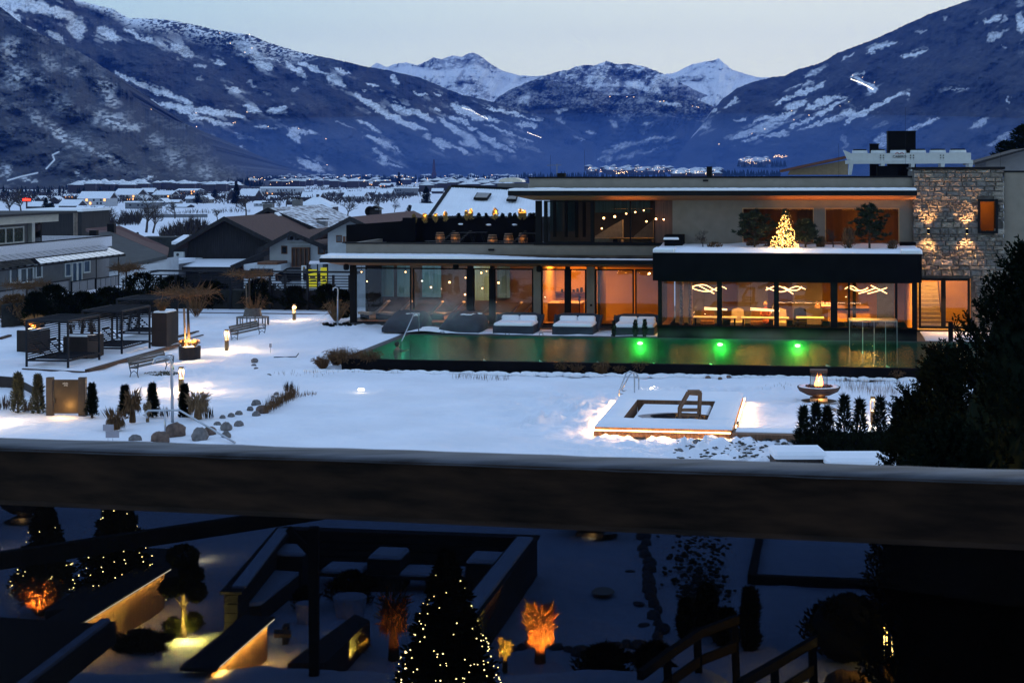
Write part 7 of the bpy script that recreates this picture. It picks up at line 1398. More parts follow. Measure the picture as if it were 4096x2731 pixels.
M_TWIG = mat('reddish_twigs', (.15, .08, .035), .9, .3, 5)
def flat_tree(px, py, z, top, wpx, label, lit=False, seed=1, lean=8, twigs=300, dy=0):
 p = G(px, py, z); s_ = p.y / F; h_ = (py - top) * s_; tt = thing('plane_tree', label, 'tree', p, 0, 'flat-crowned plane trees of the garden'); r = random.Random(seed)
 MB().tube([(0, 0, -.2), (-.05, 0, h_ * .4), (-lean * s_, 0, h_)], [.085, .07, .055], 8).build('trunk', M_BARK, tt, smooth=True); MB().tube([(.0 - .16, -.1, -.2), (-.2 - lean * s_ * .5, -.1, h_ * .8)], [.05, .05], 7).build('stake', mat('stake_wood', (.12, .09, .06), .9, .2) if 'stake_wood' not in MATS else MATS['stake_wood'], tt)
 w_ = wpx * s_ / 2; br = MB(); C_ = []; D_ = []
 for i in range(15):
  a = i * 6.283 / 15 + r.uniform(-.2, .2); L = w_ * r.uniform(.75, 1.1); P = [Vector((-lean * s_, 0, h_ * .96))]
  for k in range(1, 6): f = k / 5; P.append(Vector((-lean * s_ + math.cos(a) * L * f, math.sin(a) * L * f, h_ * .96 + .25 * math.sin(f * 2.2) + r.uniform(-.05, .05))))
  br.tube(P, [.05, .042, .034, .026, .018, .01], 4, caps=False)
  for k in range(44): f = r.uniform(.15, 1); q_ = P[0].lerp(P[-1], f); C_.append((q_.x, q_.y, h_ * .96 + .25 * math.sin(f * 2.2))); D_.append((r.gauss(0, 1), r.gauss(0, 1), r.gauss(.15, .45)))
 br.build('branches', M_TWIG, tt); D_ = np.array(D_); D_ /= np.linalg.norm(D_, axis=1, keepdims=True)
 link('twigs', blades(C_, D_, np.random.RandomState(seed).uniform(.25, .8, len(C_)), .014, M_TWIG, 'twigs', rnd=np.random.RandomState(seed)), tt); return tt
p = G(759, 1438); tt = thing('round_planter', 'round dark steel planter with the lit tree between pergolas and bollard', 'planter', p, 0); MB().lathe([(.50, -.05), (.52, .62), (.50, .64), (.47, .62)], 28).build('pot', M_CORTEN, tt, smooth=False); MB().lathe([(.46, .55), (.46, .60), (.3, .64)], 24).build('snow', M_SNOW, tt)
tt_ = flat_tree(759, 1438, 0, 1180, 240, 'flat-crowned tree with lamp-lit twigs in the round planter', seed=4)
for dx, sd, lab in ((-.28, 3, 'left pale grass under the planter tree'), (.26, 5, 'right pale grass under the planter tree')): tg = thing('pale_grass', lab, 'grass', p + Vector((dx, -.15, .62))); grass_cloud(None, tg, .42, .32, 150, M_STRAWL, sd, 'tuft', .012)
pt('plant_uplight', p + Vector((.02, -.35, .95)), 130, (1, .52, .17), .04); pt('plant_uplight', p + Vector((.3, -.35, .95)), 25, (1, .52, .17), .04)
flat_tree(1000, 1262, 0, 1105, 210, 'flat-crowned tree rising through the round bench', seed=8, lean=2); flat_tree(110, 1275, 0, 1150, 230, 'flat-crowned tree at the far left behind the pergola', seed=9, lean=2); flat_tree(508, 1262, 0, 1080, 130, 'smaller flat-crowned tree before the grey-roofed house', seed=12, lean=2)
M_SLAT = mat('grey_bench_slats', (.13, .115, .10), .85, .3, 3, stretch=(.6, 5, 5)); M_IRON = mat('cast_iron', (.008, .008, .010), .6, .2)
def bench(pl, pr, label, flip=False):
 A, Bq = G(*pl), G(*pr); d = Bq - A; L = d.length; rz = math.atan2(d.y, d.x); tt = thing('park_bench', label, 'bench', A, rz, 'cast-iron park benches with wooden slats')
 for x in (.04, L - .04):
  sd = MB(); sd.tube([(x, 0, 0), (x, .06, .2), (x, .02, .42), (x, .1, .44)], .022, 6); sd.tube([(x, .02, .42), (x, .0, .62), (x, .12, .66), (x, .42, .62)], .02, 6); sd.tube([(x, .42, 0), (x, .36, .2), (x, .42, .42), (x, .52, .86)], .022, 6); sd.tube([(x, .02, .42), (x, .42, .42)], .02, 6); sd.tube([(x, .1 + .07 * math.cos(a * .7), .54 + .07 * math.sin(a * .7)) if False else (x, .1 + (.09 - a * .008) * math.cos(a * .8), .53 + (.09 - a * .008) * math.sin(a * .8)) for a in range(10)], .014, 5); sd.tube([(x, .06, .2), (x, .22, .3), (x, .36, .2)], .016, 5)
  sd.build('side_frame', M_IRON, tt)
 for i in range(4): MB().bbox(0, L, .03 + i * .1, .11 + i * .1, .44, .47, .006).build('seat_slat', M_SLAT, tt)
 for i in range(3): MB().bbox(0, L, -.015, .015, -.055, .055, .006).build('backrest_slat', M_SLAT, tt, loc=(0, .435 + i * .035, .56 + i * .12))
bench((552, 1512), (697, 1478), 'park bench behind the tall garden shower, dark grass patch beneath'); bench((952, 1371), (1064, 1345), 'park bench in front of the round tree bench')
p = G(645, 1497); sc_ = thing('bare_grass_patch', 'patch of bare brownish grass under the near bench', 'grass', p + Vector((0, 0, .0))); grass_cloud(None, sc_, .10, 1.5, 500, mat('old_grass', (.045, .05, .02), .9, .3), 3, 'x', .02)
p = G(1000, 1306); tt = thing('round_tree_bench', 'round wooden bench circling the bare tree', 'bench', p + Vector((0, 1.0, 0)), 0)
for i in range(12):
 a0, a1 = i * math.pi / 6, (i + 1) * math.pi / 6; P_ = lambda a, r_: Vector((math.cos(a) * r_, math.sin(a) * r_, .44))
 for r0_, r1_ in ((.62, .72), (.74, .84), (.86, .96)): MB().prism([P_(a0, r0_), P_(a0, r1_), P_(a1, r1_), P_(a1, r0_)], (0, 0, .04)).build('seat_slat', M_SLAT, tt)
 MB().bar((math.cos(a0) * .92, math.sin(a0) * .92, 0), (math.cos(a0) * .92, math.sin(a0) * .92, .44), .06).build('leg', M_SLAT, tt)
for i in range(26):
 a = 2.6 + i * .165
 if 2.0 < a < 7.2: MB().bar((math.cos(a) * .55, math.sin(a) * .55, .5), (math.cos(a) * .42, math.sin(a) * .42, .98), .07, .02, up=(math.cos(a), math.sin(a), 0)).build('backrest_slat', M_SLAT, tt)
for i in range(9):
 a = math.pi * 1.0 + i * math.pi / 9; MB().bar((math.cos(a) * .5, math.sin(a) * .5, .93), (math.cos(a + .36) * .5, math.sin(a + .36) * .5, .93), .05).build('top_rail', M_SLAT, tt)
grass(1007, 1262, 40, 24, 'small pale grass beside the round bench', 'tuft', M_STRAWP, 120)
base = Vector((-43, 105.3, 0)); tt = T('slat_fence', 'long dark slatted fence closing the back of the garden', 'fence', *base); t = tt
for q in (640, 700, 794, 920, 1076, 1137, 1227, 1330, 1395): u = FU(q, 1236, 105.3).x; B('post', M_BLACKM, u, u + .14, 105.2, 105.34, -.1, FU(q, 1100, 105.3).z)
for i in range(6): z = 1.30 + i * .17; B('rail', M_BLACKM, -43, -28.9, 105.36, 105.40, z, z + .06)
for i in range(9): z = .05 + i * .135; B('board', M_BLACKM, -43, -28.9, 105.42, 105.45, z, z + .12)
for i in range(5): B('top_slat', M_BLACKM, -43, -28.9, 105.5 + i * .35, 105.56 + i * .35, 2.38, 2.42)
for u in (-42.8, -39.5, -36, -32.2, -29): B('cross_beam', M_BLACKM, u, u + .08, 105.2, 107.2, 2.30, 2.38)
def bush(px, py, hpx, wpx, label, m_=None, n=1500, z=0, seed=1, bl=.14, cat='shrub', name='bush', conic=0.0, tw=.02, V=None, flat=1.0):
 p = G(px, py, z); s_ = p.y / F; h_ = hpx * s_; w_ = wpx * s_ / 2; r = np.random.RandomState(seed + int(px)); tt = thing(name, label, cat, p)
 zf = r.rand(n) ** .8; rad = w_ * (1 - zf * conic) * np.sqrt(np.clip(1 - (2 * zf - 1) ** 2 * (1 - conic), .05, 1)) * (.55 + .5 * r.rand(n)); a = r.rand(n) * 6.283
 lump = .8 + .35 * np.sin(a * 3 + zf * 9 + seed); C_ = np.stack([np.cos(a) * rad * lump, np.sin(a) * rad * lump * flat, zf * h_ * .95], 1); D_ = np.stack([np.cos(a) * .7, np.sin(a) * .7, np.full(n, .7)], 1) + r.normal(size=(n, 3)) * .45; D_ /= np.linalg.norm(D_, axis=1, keepdims=True)
 link('foliage', blades(C_, D_, bl * (.6 + .7 * r.rand(n)), tw, m_ or M_LEAFD, 'foliage', rnd=r), tt); MB().tube([(0, 0, -.1), (0, 0, h_ * .55)], [.05, .02], 6).build('stem', M_BARK, tt); return tt
for q, y, h_, w_, lab, m_ in ((215, 1290, 150, 150, 'large dark shrub before the apartment balcony', None), (330, 1280, 110, 170, 'dark shrub before the low wall of the grey-roofed house', None), (440, 1270, 120, 180, 'dark shrub right of the pergola roof', None), (570, 1260, 170, 200, 'wide dark shrub left of the back fence', None), (700, 1232, 130, 140, 'dark shrub behind the lit tree crown', None), (850, 1234, 110, 140, 'dark shrub against the middle of the fence', None), (1040, 1236, 120, 150, 'dark shrub behind the round bench tree', None), (1180, 1238, 90, 120, 'dark shrub behind the far bollard', None), (1310, 1240, 100, 120, 'dark shrub near the end of the back fence', None), (60, 1300, 120, 160, 'brownish shrub at the far left edge', M_STRAW), (140, 1330, 160, 90, 'olive shrub behind the near pergola', None), (1375, 1275, 110, 60, 'dark climber at the corner of the spa building', None)):
 bush(q, y, h_, w_, lab, m_, 2200, bl=.25, tw=.035)
hb = MB(); a, b = G(560, 1240, 0), G(1400, 1246, 0); hb = MB(a).prism([a + Vector((0, 1.2, 0)), b + Vector((0, 1.2, 0)), b + Vector((0, 1.2, 1.15)), a + Vector((0, 1.2, 1.3))], (0, 1, 0)); tt = thing('clipped_hedge', 'dark clipped hedge right behind the back fence', 'hedge', a); hb.build('foliage', MATS['dark_hedge'], tt)
a, b = G(-60, 1330, 0), G(600, 1262, 0); tt = thing('clipped_hedge', 'dark hedge between the pergolas and the apartment house', 'hedge', a); MB(a).prism([a + Vector((0, 3, 0)), b + Vector((0, 3, 0)), b + Vector((0, 3, 1.5)), a + Vector((0, 3, 1.3))], (0, 1, 0)).build('foliage', MATS['dark_hedge'], tt)
p = W(890, 1130, 104); tt = thing('pampas_grass', 'feathery grass head rising behind the fence left of the bench tree', 'grass', (p.x - 1.6, 104, 0)); grass_cloud(None, tt, 1.9, 1.0, 90, M_STRAW, 3, 'tuft', .016)
p = W(1020, 1130, 104); tt = thing('pampas_grass', 'feathery grass beside the round bench tree', 'grass', (p.x, 104, 0)); grass_cloud(None, tt, 1.7, .8, 70, M_STRAW, 4, 'tuft', .016)
M_YEL = mat('yellow_poster', (.62, .50, .01), .7, .06, emit=(.9, .75, .02), estr=.25)
c = FU(1230, 1150, 140); o_ = Vector((c.x, 140, -3)); tt = T('bus_shelter', 'street shelter with bright yellow advertising panels and black print', 'bus shelter', *o_)
for a_, b_ in ((1233, 1268), (1282, 1308)):
 u0, u1 = FU(a_, 1100, 140).x, FU(b_, 1100, 140).x; pn = MB(o_).box(u0, u1, 140, 140.08, FU(1250, 1150, 140).z, FU(1250, 1078 if a_ < 1250 else 1070, 140).z).build('poster', M_YEL, tt)
 MB(o_).prism([(u0 + .12, 139.98, FU(1250, 1128, 140).z), (u1 - .1, 139.98, FU(1250, 1126, 140).z), (u1 - .05, 139.98, FU(1250, 1119, 140).z), (u0 + .2, 139.98, FU(1250, 1121, 140).z)], (0, .015, 0)).build('print', M_INK, pn)
 MB(o_).box(u0 + .15, u1 - .15, 139.97, 139.985, FU(1250, 1112, 140).z, FU(1250, 1104, 140).z).build('print', M_INK, pn)
MB(o_).prism([FU(1236, 1052, 139), FU(1318, 1049, 139), FU(1300, 1044, 142), FU(1240, 1044, 142)], (0, 0, -.12)).build('roof', M_PARA, tt)
for q in (1231, 1270, 1310): u = FU(q, 1100, 140).x; MB(o_).box(u - .04, u + .04, 139.95, 140.1, -3.2, FU(q, 1052, 140).z).build('post', M_CHAR, tt)
c = FU(1208, 1150, 136); o_ = Vector((c.x, 136, -3)); tt = T('bus_stop_post', 'bus stop post with a pale square sign and timetable boxes', 'bus stop', *o_)
MB(o_).box(c.x - .05, c.x + .05, 136, 136.1, -3.2, FU(1208, 1062, 136).z).build('post', M_STEEL, tt); s_ = MB(o_).box(FU(1208, 1060, 136).x, FU(1225, 1060, 136).x, 135.97, 136, FU(1215, 1075, 136).z, FU(1215, 1062, 136).z).build('sign', M_FRAMEW, tt); MB(o_).box(FU(1207, 1120, 136).x, FU(1216, 1120, 136).x, 135.94, 135.97, FU(1210, 1137, 136).z, FU(1210, 1120, 136).z).build('timetable', M_FRAMEW, tt)
cc = FU(1217, 1071, 136); MB(o_).tube([(cc.x, 135.94, cc.z), (cc.x, 135.96, cc.z)], .11, 14).build('sign_ring', M_GOLD, tt)
c = FU(1195, 1122, 145); o_ = Vector((c.x, 145, c.z - .3)); tt = T('parked_car', 'dark parked car half hidden behind the back fence', 'car', *o_, rz=.1)
MB().prism([(-2.1, 0, .3), (2.1, 0, .3), (2.1, 0, .75), (1.3, 0, .9), (.7, 0, 1.35), (-1.1, 0, 1.38), (-1.8, 0, .95), (-2.1, 0, .9)], (0, 1.7, 0)).build('body', M_CLAD, tt); MB().prism([(-1.4, -.01, .95), (1.1, -.01, .92), (.62, -.01, 1.28), (-1.05, -.01, 1.3)], (0, .02, 0)).build('window', M_PANED, tt)
for x in (-1.3, 1.3):
 for y in (0, 1.55): w_ = MB().tube([(x, y - .02, .32), (x, y + .18, .32)], .32, 14).build('wheel', M_INK, tt)
sn = MB()
for px0, px1, y0, y1 in ((1050, 1215, 1143, 1152), (820, 880, 1118, 1126), (1000, 1075, 1125, 1134), (1280, 1360, 1140, 1150)):
 P = [G(px0, y1, -3.8), G(px1, y1, -3.8), G(px1, y0, -3.8), G(px0 + 20, y0, -3.8)]
p = G(262, 1662); s_ = p.y / F; tt = thing('garden_gate', 'dark gate panel between two posts reading adults only', 'gate', p, -.03)
for a_, b_ in ((-79, -52), (51, 80)): MB().bbox(a_ * s_, b_ * s_, 0, .24, -.1, 152 * s_, .01).build('post', mat('dark_bronze', (.022, .016, .011), .55, .3, 2, spec=.4) if 'dark_bronze' not in MATS else MATS['dark_bronze'], tt)
MB().box(-50 * s_, 49 * s_, .06, .12, 8 * s_, 143 * s_).build('panel', mat('bronze_panel', (.05, .033, .015), .45, .3, 1.2, metal=.5), tt)
M_PRINT = mat('white_print', (.6, .6, .55), .6); text('lettering', 'adults', .085, (-2 * s_, .05, 126 * s_), (math.pi / 2, 0, 0), M_PRINT, tt, .003); text('lettering', 'only', .085, (0, .05, 118 * s_), (math.pi / 2, 0, 0), M_PRINT, tt, .003)
MB().bbox(-46 * s_, -42 * s_, .0, .06, 50 * s_, 70 * s_, .003).build('handle', M_IRON, tt)
pt('gate_lamp', p + Vector((0, -.5, .3)), 22, (1, .55, .16), .05)
a, b = G(-40, 1545), G(92, 1556); tt = thing('metal_screen', 'low dark metal screen at the left picture edge', 'screen', a); MB(a).prism([a, b, b + Vector((0, 0, .45)), a + Vector((0, 0, .45))], (0, .1, 0)).build('panel', M_CORTEN, tt); b2 = G(145, 1585); MB(a).prism([b, b2, b2 + Vector((0, 0, .3)), b + Vector((0, 0, .3))], (0, .1, 0)).build('panel', M_CORTEN, tt)
M_THUJ = mat('thuja', (.011, .016, .009), .95, .45, 4, spec=.03); M_THUJP = mat('olive_thuja', (.05, .055, .03), .9, .4, 4)
for i, (q, y, h_, w_, m_) in enumerate(((72, 1650, 160, 66, M_THUJP), (152, 1655, 160, 62, M_THUJP), (368, 1664, 130, 48, M_THUJ), (500, 1662, 120, 48, M_THUJ), (610, 1668, 135, 50, M_THUJ), (738, 1672, 135, 48, M_THUJ))):
 bush(q, y, h_, w_, ('olive columnar conifer left of the other olive one', 'olive columnar conifer touching the gate post', 'dark columnar shrub right of the gate', 'dark columnar shrub behind the straw bundle', 'dark columnar shrub left of the tall shower', 'dark columnar shrub right of the tall shower')[i], m_, 2200, bl=.15, conic=.8, name='columnar_shrub', seed=i, tw=.013)
grass(530, 1690, 130, 66, 'tall tied straw bundle before a dark columnar shrub', seed=2, n=900); grass(590, 1688, 85, 34, 'short tied straw bundle left of the low handrail', seed=3, m_=M_STRAWP, n=300); grass(792, 1680, 105, 84, 'tied straw bundle with a wide plume right of the shower', seed=4, n=900, m_=M_STRAWP); grass(462, 1718, 66, 84, 'small drooping straw bundle behind the plant labels', seed=5, m_=M_STRAW, n=600)
for q, y, hp, lab in ((660, 1668, 50, 'dry seed heads between the two shower-side shrubs'), (835, 1675, 55, 'dry seed heads right of the wide plume'), (20, 1640, 70, 'bare twiggy shrub at the left picture edge'), (110, 1650, 60, 'bare twigs between the olive conifers'), (1155, 1565, 50, 'leafy twigs at the pond edge')):
 grass(q, y, hp, 40, lab, 'x', M_BARK, 40, name='dry_plant')
def reeds(x0, y0, x1, y1, n, hpx, label, m_=None, spread=6, tw=.006, seed=3):
 r = np.random.RandomState(seed + int(x0)); f = r.rand(n); P = np.array([tuple(G(x0 + (x1 - x0) * q_ + r.normal() * spread, y0 + (y1 - y0) * q_ + r.normal() * spread * .4)) for q_ in f]); D = r.normal(size=(n, 3)) * .16; D[:, 2] = 1; D /= np.linalg.norm(D, axis=1, keepdims=True)
 tag(link('reeds', blades(P, D, hpx / F * P[:, 1] * (.5 + .7 * r.rand(n)), tw, m_ or M_STRAW, 'reeds', rnd=r)), label, 'reeds', kind='stuff')
reeds(1065, 1655, 1180, 1590, 420, 55, 'brown reeds along the stony pond edge', tw=.010, spread=8); reeds(1180, 1590, 1260, 1582, 60, 24, 'thin reeds running out over the snow', tw=.008); reeds(1820, 1515, 2040, 1525, 110, 30, 'sparse dry stalks in the snow before the pool'); reeds(1300, 1488, 1600, 1492, 60, 18, 'few dry stalks along the left pool wall'); reeds(3380, 1560, 3640, 1590, 170, 48, 'dry stalks in the snow right of the fire bowl', spread=16); reeds(3340, 1530, 3640, 1540, 90, 20, 'dry stalks at the pool foot on the right'); reeds(1100, 1500, 1340, 1500, 40, 22, 'single stalks in the snow right of the pond stones', spread=14); reeds(3040, 1560, 3180, 1550, 25, 22, 'few stalks left of the fire bowl', spread=10)
for q, y, hp, w_, lab, k_ in ((1290, 1478, 62, 80, 'low straw tuft left of the pool corner', 'tuft'), (1345, 1468, 85, 70, 'taller straw tuft at the pool corner', 'tuft'), (1385, 1478, 100, 70, 'straw tuft leaning on the pool corner', 'tuft'), (1476, 1480, 95, 55, 'single straw tuft before the pool wall', 'tuft'), (2250, 1495, 60, 80, 'pale grass fan before the pool, left of the snow-capped stones', 'tuft'), (2310, 1497, 55, 70, 'second grass fan before the pool', 'tuft'), (2410, 1500, 62, 80, 'third grass fan before the pool between snow-capped stones', 'tuft'), (2480, 1500, 50, 60, 'small grass fan right of the snow-capped stones', 'tuft'), (2560, 1500, 65, 90, 'wide grass fan before the pool behind the steel ladder', 'tuft'), (3505, 1512, 52, 80, 'grass fan before the pool wall near the bollard', 'tuft'), (3590, 1520, 50, 70, 'grass fan before the pool wall near the yew', 'tuft')):
 grass(q, y, hp, w_, lab, k_, None, 300, tw=.012)
for i in range(9):
 q = 1300 + i * 14; grass(q, 1305 + (i % 3) * 4, 20, 30, ('first', 'second', 'third', 'fourth', 'fifth', 'sixth', 'seventh', 'eighth', 'ninth')[i] + ' low dark tuft from the left at the foot of the far shower', 'tuft', M_LEAFD, 90, z=.5, group='low dark tufts at the foot of the far shower')
grass(1345, 1290, 110, 50, 'tall pampas stems behind the far shower', 'tuft', M_STRAWP, 160, z=.4)
M_ROCK = mat('boulder', (.15, .14, .135), .85, .35, 2.5, bump=.03, bscale=5); M_ROCKB = mat('brown_boulder', (.13, .085, .065), .85, .35, 2.5, bump=.03, bscale=5)
RK = []
for i in range(8):
 r = random.Random(i * 7 + 1); b = MB().ball((0, 0, .2), 1, 12, 8, (1, .75, .5), .10, r); RK.append((b.mesh('rock', M_ROCK, True), b.mesh('rock', M_ROCKB, True)))
def rock(px, py, wpx, label, brown=0, k=None, group=None, hs=1.5, z=0, cap=False):
 p = G(px, py, z); s_ = wpx / F * p.y / 2; k = int(px) % 8 if k is None else k; o = link('boulder', RK[k][brown], None, p + Vector((0, 0, -.05 * s_))); o.scale = (s_, s_, s_ * hs); o.rotation_euler = (0, 0, px % 6); tag(o, label, 'boulder', group)
 return o
for q, y, w_, lab, b_ in ((700, 1738, 98, 'wide flat brown boulder under the low handrail', 1), (800, 1755, 92, 'round grey boulder at the lower end of the handrail', 0), (838, 1735, 60, 'grey-brown boulder crossed by the handrail', 1), (905, 1748, 50, 'small boulder right of the handrail end', 0), (540, 1765, 56, 'grey boulder cut off by the rail, left', 0), (642, 1765, 80, 'brown boulder cut off by the rail, middle', 1), (905, 1718, 62, 'boulder above the small handrail boulder', 0), (955, 1705, 46, 'boulder at the start of the stone line', 0), (890, 1675, 32, 'small boulder above the stone line', 0), (925, 1668, 34, 'second small boulder above the stone line', 0), (955, 1660, 36, 'grey boulder left of the reeds', 0), (1025, 1665, 44, 'grey boulder at the foot of the reeds', 0), (1050, 1648, 56, 'brown boulder in the reeds', 1), (1024, 1620, 44, 'pale boulder above the reeds', 0), (1000, 1640, 30, 'small pale boulder beside it', 0), (1105, 1580, 26, 'small stone near the leafy twigs', 0), (1076, 1508, 28, 'small boulder in the stone trail', 0), (1018, 1448, 32, 'top boulder of the stone trail', 0), (1015, 1468, 26, 'second boulder of the stone trail', 0), (1024, 1480, 24, 'third boulder of the stone trail', 0), (1092, 1592, 20, 'tiny stone by the reeds', 0), (870, 1700, 30, 'dark stone left of the stone line', 0), (2320, 1490, 26, 'snow-capped stone before the pool', 0), (2440, 1492, 24, 'second snow-capped stone before the pool', 0), (2832, 1514, 24, 'stone at the pool foot left of the fire bowl', 1), (2913, 1513, 26, 'second stone at the pool foot left of the fire bowl', 1), (2880, 1516, 18, 'smallest stone at the pool foot', 1), (1790, 1492, 24, 'stone at the foot of the pool wall', 0), (2035, 1492, 20, 'small stone at the foot of the pool wall', 0), (3380, 1520, 22, 'stone at the pool foot right of the fire bowl', 0), (3335, 1645, 30, 'stone between the small hedge conifers', 0), (3355, 1655, 24, 'smaller stone between the small hedge conifers', 0)):
 rock(q, y, w_, lab, b_)
for q in (2320, 2440): p = G(q, 1488); tt = thing('snow_hat', ('round snow cap on the left stone before the pool', 'round snow cap on the right stone before the pool')[q > 2400], 'snow cap', p + Vector((0, 0, .16))); MB().ball((0, 0, 0), .17, 10, 6, (1.1, 1, .5), .08).build('snow', M_SNOW, tt, smooth=True)
r = random.Random(8)
SN = MB()
for i in range(170):
 q = 1240 + i * 14.2; p = G(q, 1490 + (q - 1400) * .014 + r.uniform(-2, 2)); SN.ball((p.x, p.y, .03), r.uniform(.12, .30), 7, 4, (1.1, .9, .45), .15, r)
tag(SN.build('snow_lumps', M_SNOW, smooth=True), 'knobbly row of snow-covered stones at the foot of the pool', 'snow', kind='stuff')
p = G(445, 1775, 0); tt = thing('plant_sign', 'pair of pale blank plant label plates on thin stakes', 'sign', p)
for x0, x1, y0, y1 in ((412, 455, 1697, 1722), (423, 477, 1723, 1750)): a_, b_ = W(x0, y1, p.y), W(x1, y0, p.y); MB(p).box(a_.x, b_.x, p.y - .02, p.y, a_.z, b_.z).build('plate', mat('pale_plate', (.32, .30, .33), .6, .05) if 'pale_plate' not in MATS else MATS['pale_plate'], tt)
for q in (432, 451): a_ = W(q, 1775, p.y + .02); MB(p).bar(a_ - Vector((0, 0, .1)), W(q, 1700, p.y + .02), .012).build('stake', M_STEEL, tt)
p = G(1082, 1410, 0); tt = thing('lawn_sign', 'tiny grid-patterned sign on a thin stake in the lawn', 'sign', p); MB().bar((0, 0, -.05), (0, 0, .45), .015).build('stake', M_CHAR, tt); MB().box(-.06, .06, -.02, 0, .26, .44).build('plate', MATS['pale_plate'], tt)
p = G(1095, 1431, 0); tt = thing('hose', 'thin dark hose end lying on the lawn snow', 'hose', p); MB(p).tube([p + Vector((0, 0, .03)), G(1185, 1429) + Vector((0, 0, .03)), G(1194, 1420) + Vector((0, 0, .08))], .025, 6).build('tube', M_CHAR, tt)
M_RUST = mat('rusty_steel', (.045, .022, .014), .75, .35, 3)
def fire_bowl(p, R0, label, pw=35, glassbox=True, s=1.0):
 tt = thing('fire_bowl', label, 'fire bowl', p, -AN)
 MB().lathe([(R0 * .80, .006), (R0 * .82, .012), (R0 * .2, .014)], 32).build('ground_ring', mat('scorched_gravel', (.03, .022, .012), .9, .4, 5) if 'scorched_gravel' not in MATS else MATS['scorched_gravel'], tt)
 MB().box(-R0 * .4, R0 * .4, -R0 * .4, R0 * .4, .015, .13).build('plinth', mat('pale_plinth', (.4, .3, .2), .8) if 'pale_plinth' not in MATS else MATS['pale_plinth'], tt)
 MB().lathe([(R0 * .30, .13), (R0 * .30, .2), (R0 * .55, .24), (R0 * .9, .38), (R0, .52), (R0 * .99, .56), (R0 * .93, .55), (R0 * .85, .44), (R0 * .4, .33)], 36).build('bowl', M_RUST, tt, smooth=True)
 MB().lathe([(R0 * .93, .50), (R0 * .93, .56), (R0 * .86, .58), (R0 * .58, .53)], 32).build('snow', M_SNOW, tt, smooth=True); g = MB(); r = random.Random(3)
 for i in range(120): a = r.random() * 6.28; q_ = R0 * .62 * math.sqrt(r.random()); g.ball((q_ * math.cos(a), q_ * math.sin(a), .54 + .04 * r.random()), .045, 5, 3, (1, 1, .8), .2, r)
 tag(g.build('lava_rocks', M_RUST, tt), kind='stuff')
 if glassbox:
  w_ = R0 * .39
  for a_, b_ in ((-1, -1), (1, -1), (1, 1), (-1, 1)): MB().box(a_ * w_ - .01, a_ * w_ + .01, b_ * w_ - .01, b_ * w_ + .01, .55, 1.12).build('corner_post', M_CHAR, tt)
  MB().box(-w_, w_, -w_, -w_ + .006, .56, 1.10).build('pane', MATS['pavilion_glass'], tt); MB().box(-w_, w_, w_ - .006, w_, .56, 1.10).build('pane', MATS['pavilion_glass'], tt); MB().box(-w_ - .01, w_ + .01, -w_ - .01, w_ + .01, 1.12, 1.20).build('top_frame', M_RUST, tt)
 fl = MB(); r = random.Random(5)
 for i in range(11):
  x, y, h_ = r.uniform(-.13, .13), r.uniform(-.08, .08), r.uniform(.15, .48); k = fl.av([(x - .035, y, .56), (x + .035, y, .56), (x, y + .035, .56), (x + r.uniform(-.04, .04), y, .56 + h_), (x - .03, y - .02, .56 + h_ * .4), (x + .04, y, .56 + h_ * .4)]); fl.f += [(k, k + 5, k + 3, k + 4), (k, k + 1, k + 5), (k + 1, k + 2, k + 3, k + 5), (k + 2, k, k + 4, k + 3)]
 tag(fl.build('flames', emis('flame', (1, .28, .05), 14) if 'flame' not in MATS else MATS['flame'], tt), kind='stuff')
 pt('fire_light', p + Vector((0, -.05, .80)), pw, (1, .35, .10), .03); pt('bowl_under_glow', p + Vector((0, -.0, .07)) + Vector((0, -R0 * .5, .05)), pw * .10, (1, .45, .1), .05)
 return tt
fire_bowl(G(3275, 1603), .82, 'fire bowl with a glass wind box and live flames on the snow')
base = Vector((-7.3, 56.4, 0)); t = T('bathing_platform', 'snowy timber bathing platform with a sunken ice bath and glowing edge', 'platform', *base); M_PLANK = mat('larch_planks', (.16, .08, .04), .8, .35, 3, stretch=(5, 5, .6))
ZP = .30
def slab(u0, u1, v0, v1, z1=ZP):
 m_ = MB(base); nu, nv = max(2, int((u1 - u0) * 6)), max(2, int((v1 - v0) * 6))
 for j in range(nv + 1):
  for i in range(nu + 1):
   u, v = u0 + (u1 - u0) * i / nu, v0 + (v1 - v0) * j / nv; e = min(i, nu - i, j, nv - j); m_.v.append((u - base.x, v - base.y, z1 + (0 if e == 0 else .04 + .06 * float(fbm(np.array(u * 2.1), np.array(v * 2.1), 3, 6)))))
 for j in range(nv):
  for i in range(nu): k = j * (nu + 1) + i; m_.f.append((k, k + 1, k + nu + 2, k + nu + 1))
 return m_.build('deck_snow', M_SNOW, t, smooth=True)
tu0, tu1, tv0, tv1 = -6.55, -3.65, 58.4, 63.4
for a_ in ((-7.3, -2.7, 56.4, tv0), (-7.3, -2.7, tv1, 65.8), (-7.3, tu0, tv0, tv1), (tu1, -2.7, tv0, tv1)): slab(*a_); B('deck', M_PLANK, a_[0] + .03, a_[1] - .03, a_[2] + .03, a_[3] - .03, .02, ZP - .01)
for i in range(30): u = -7.3 + i * .154; B('plank', M_PLANK, u + .008, u + .146, 56.37, 56.40, .0, .17)
for i in range(30): v = tv0 + i * (tv1 - tv0) / 30; B('plank', M_PLANK, tu0 - .03, tu0, v + .01, v + .15, -.2, ZP)
for i in range(18): u = tu0 + i * (tu1 - tu0) / 18; B('plank', M_PLANK, u + .01, u + .15, tv1, tv1 + .03, -.2, ZP)
B('led_strip', emis('led_strip', (1, .55, .22), 26), -7.28, -2.75, 56.345, 56.365, .19, .215); B('led_strip', MATS['led_strip'], -7.335, -7.315, 56.4, 65.6, .14, .165)
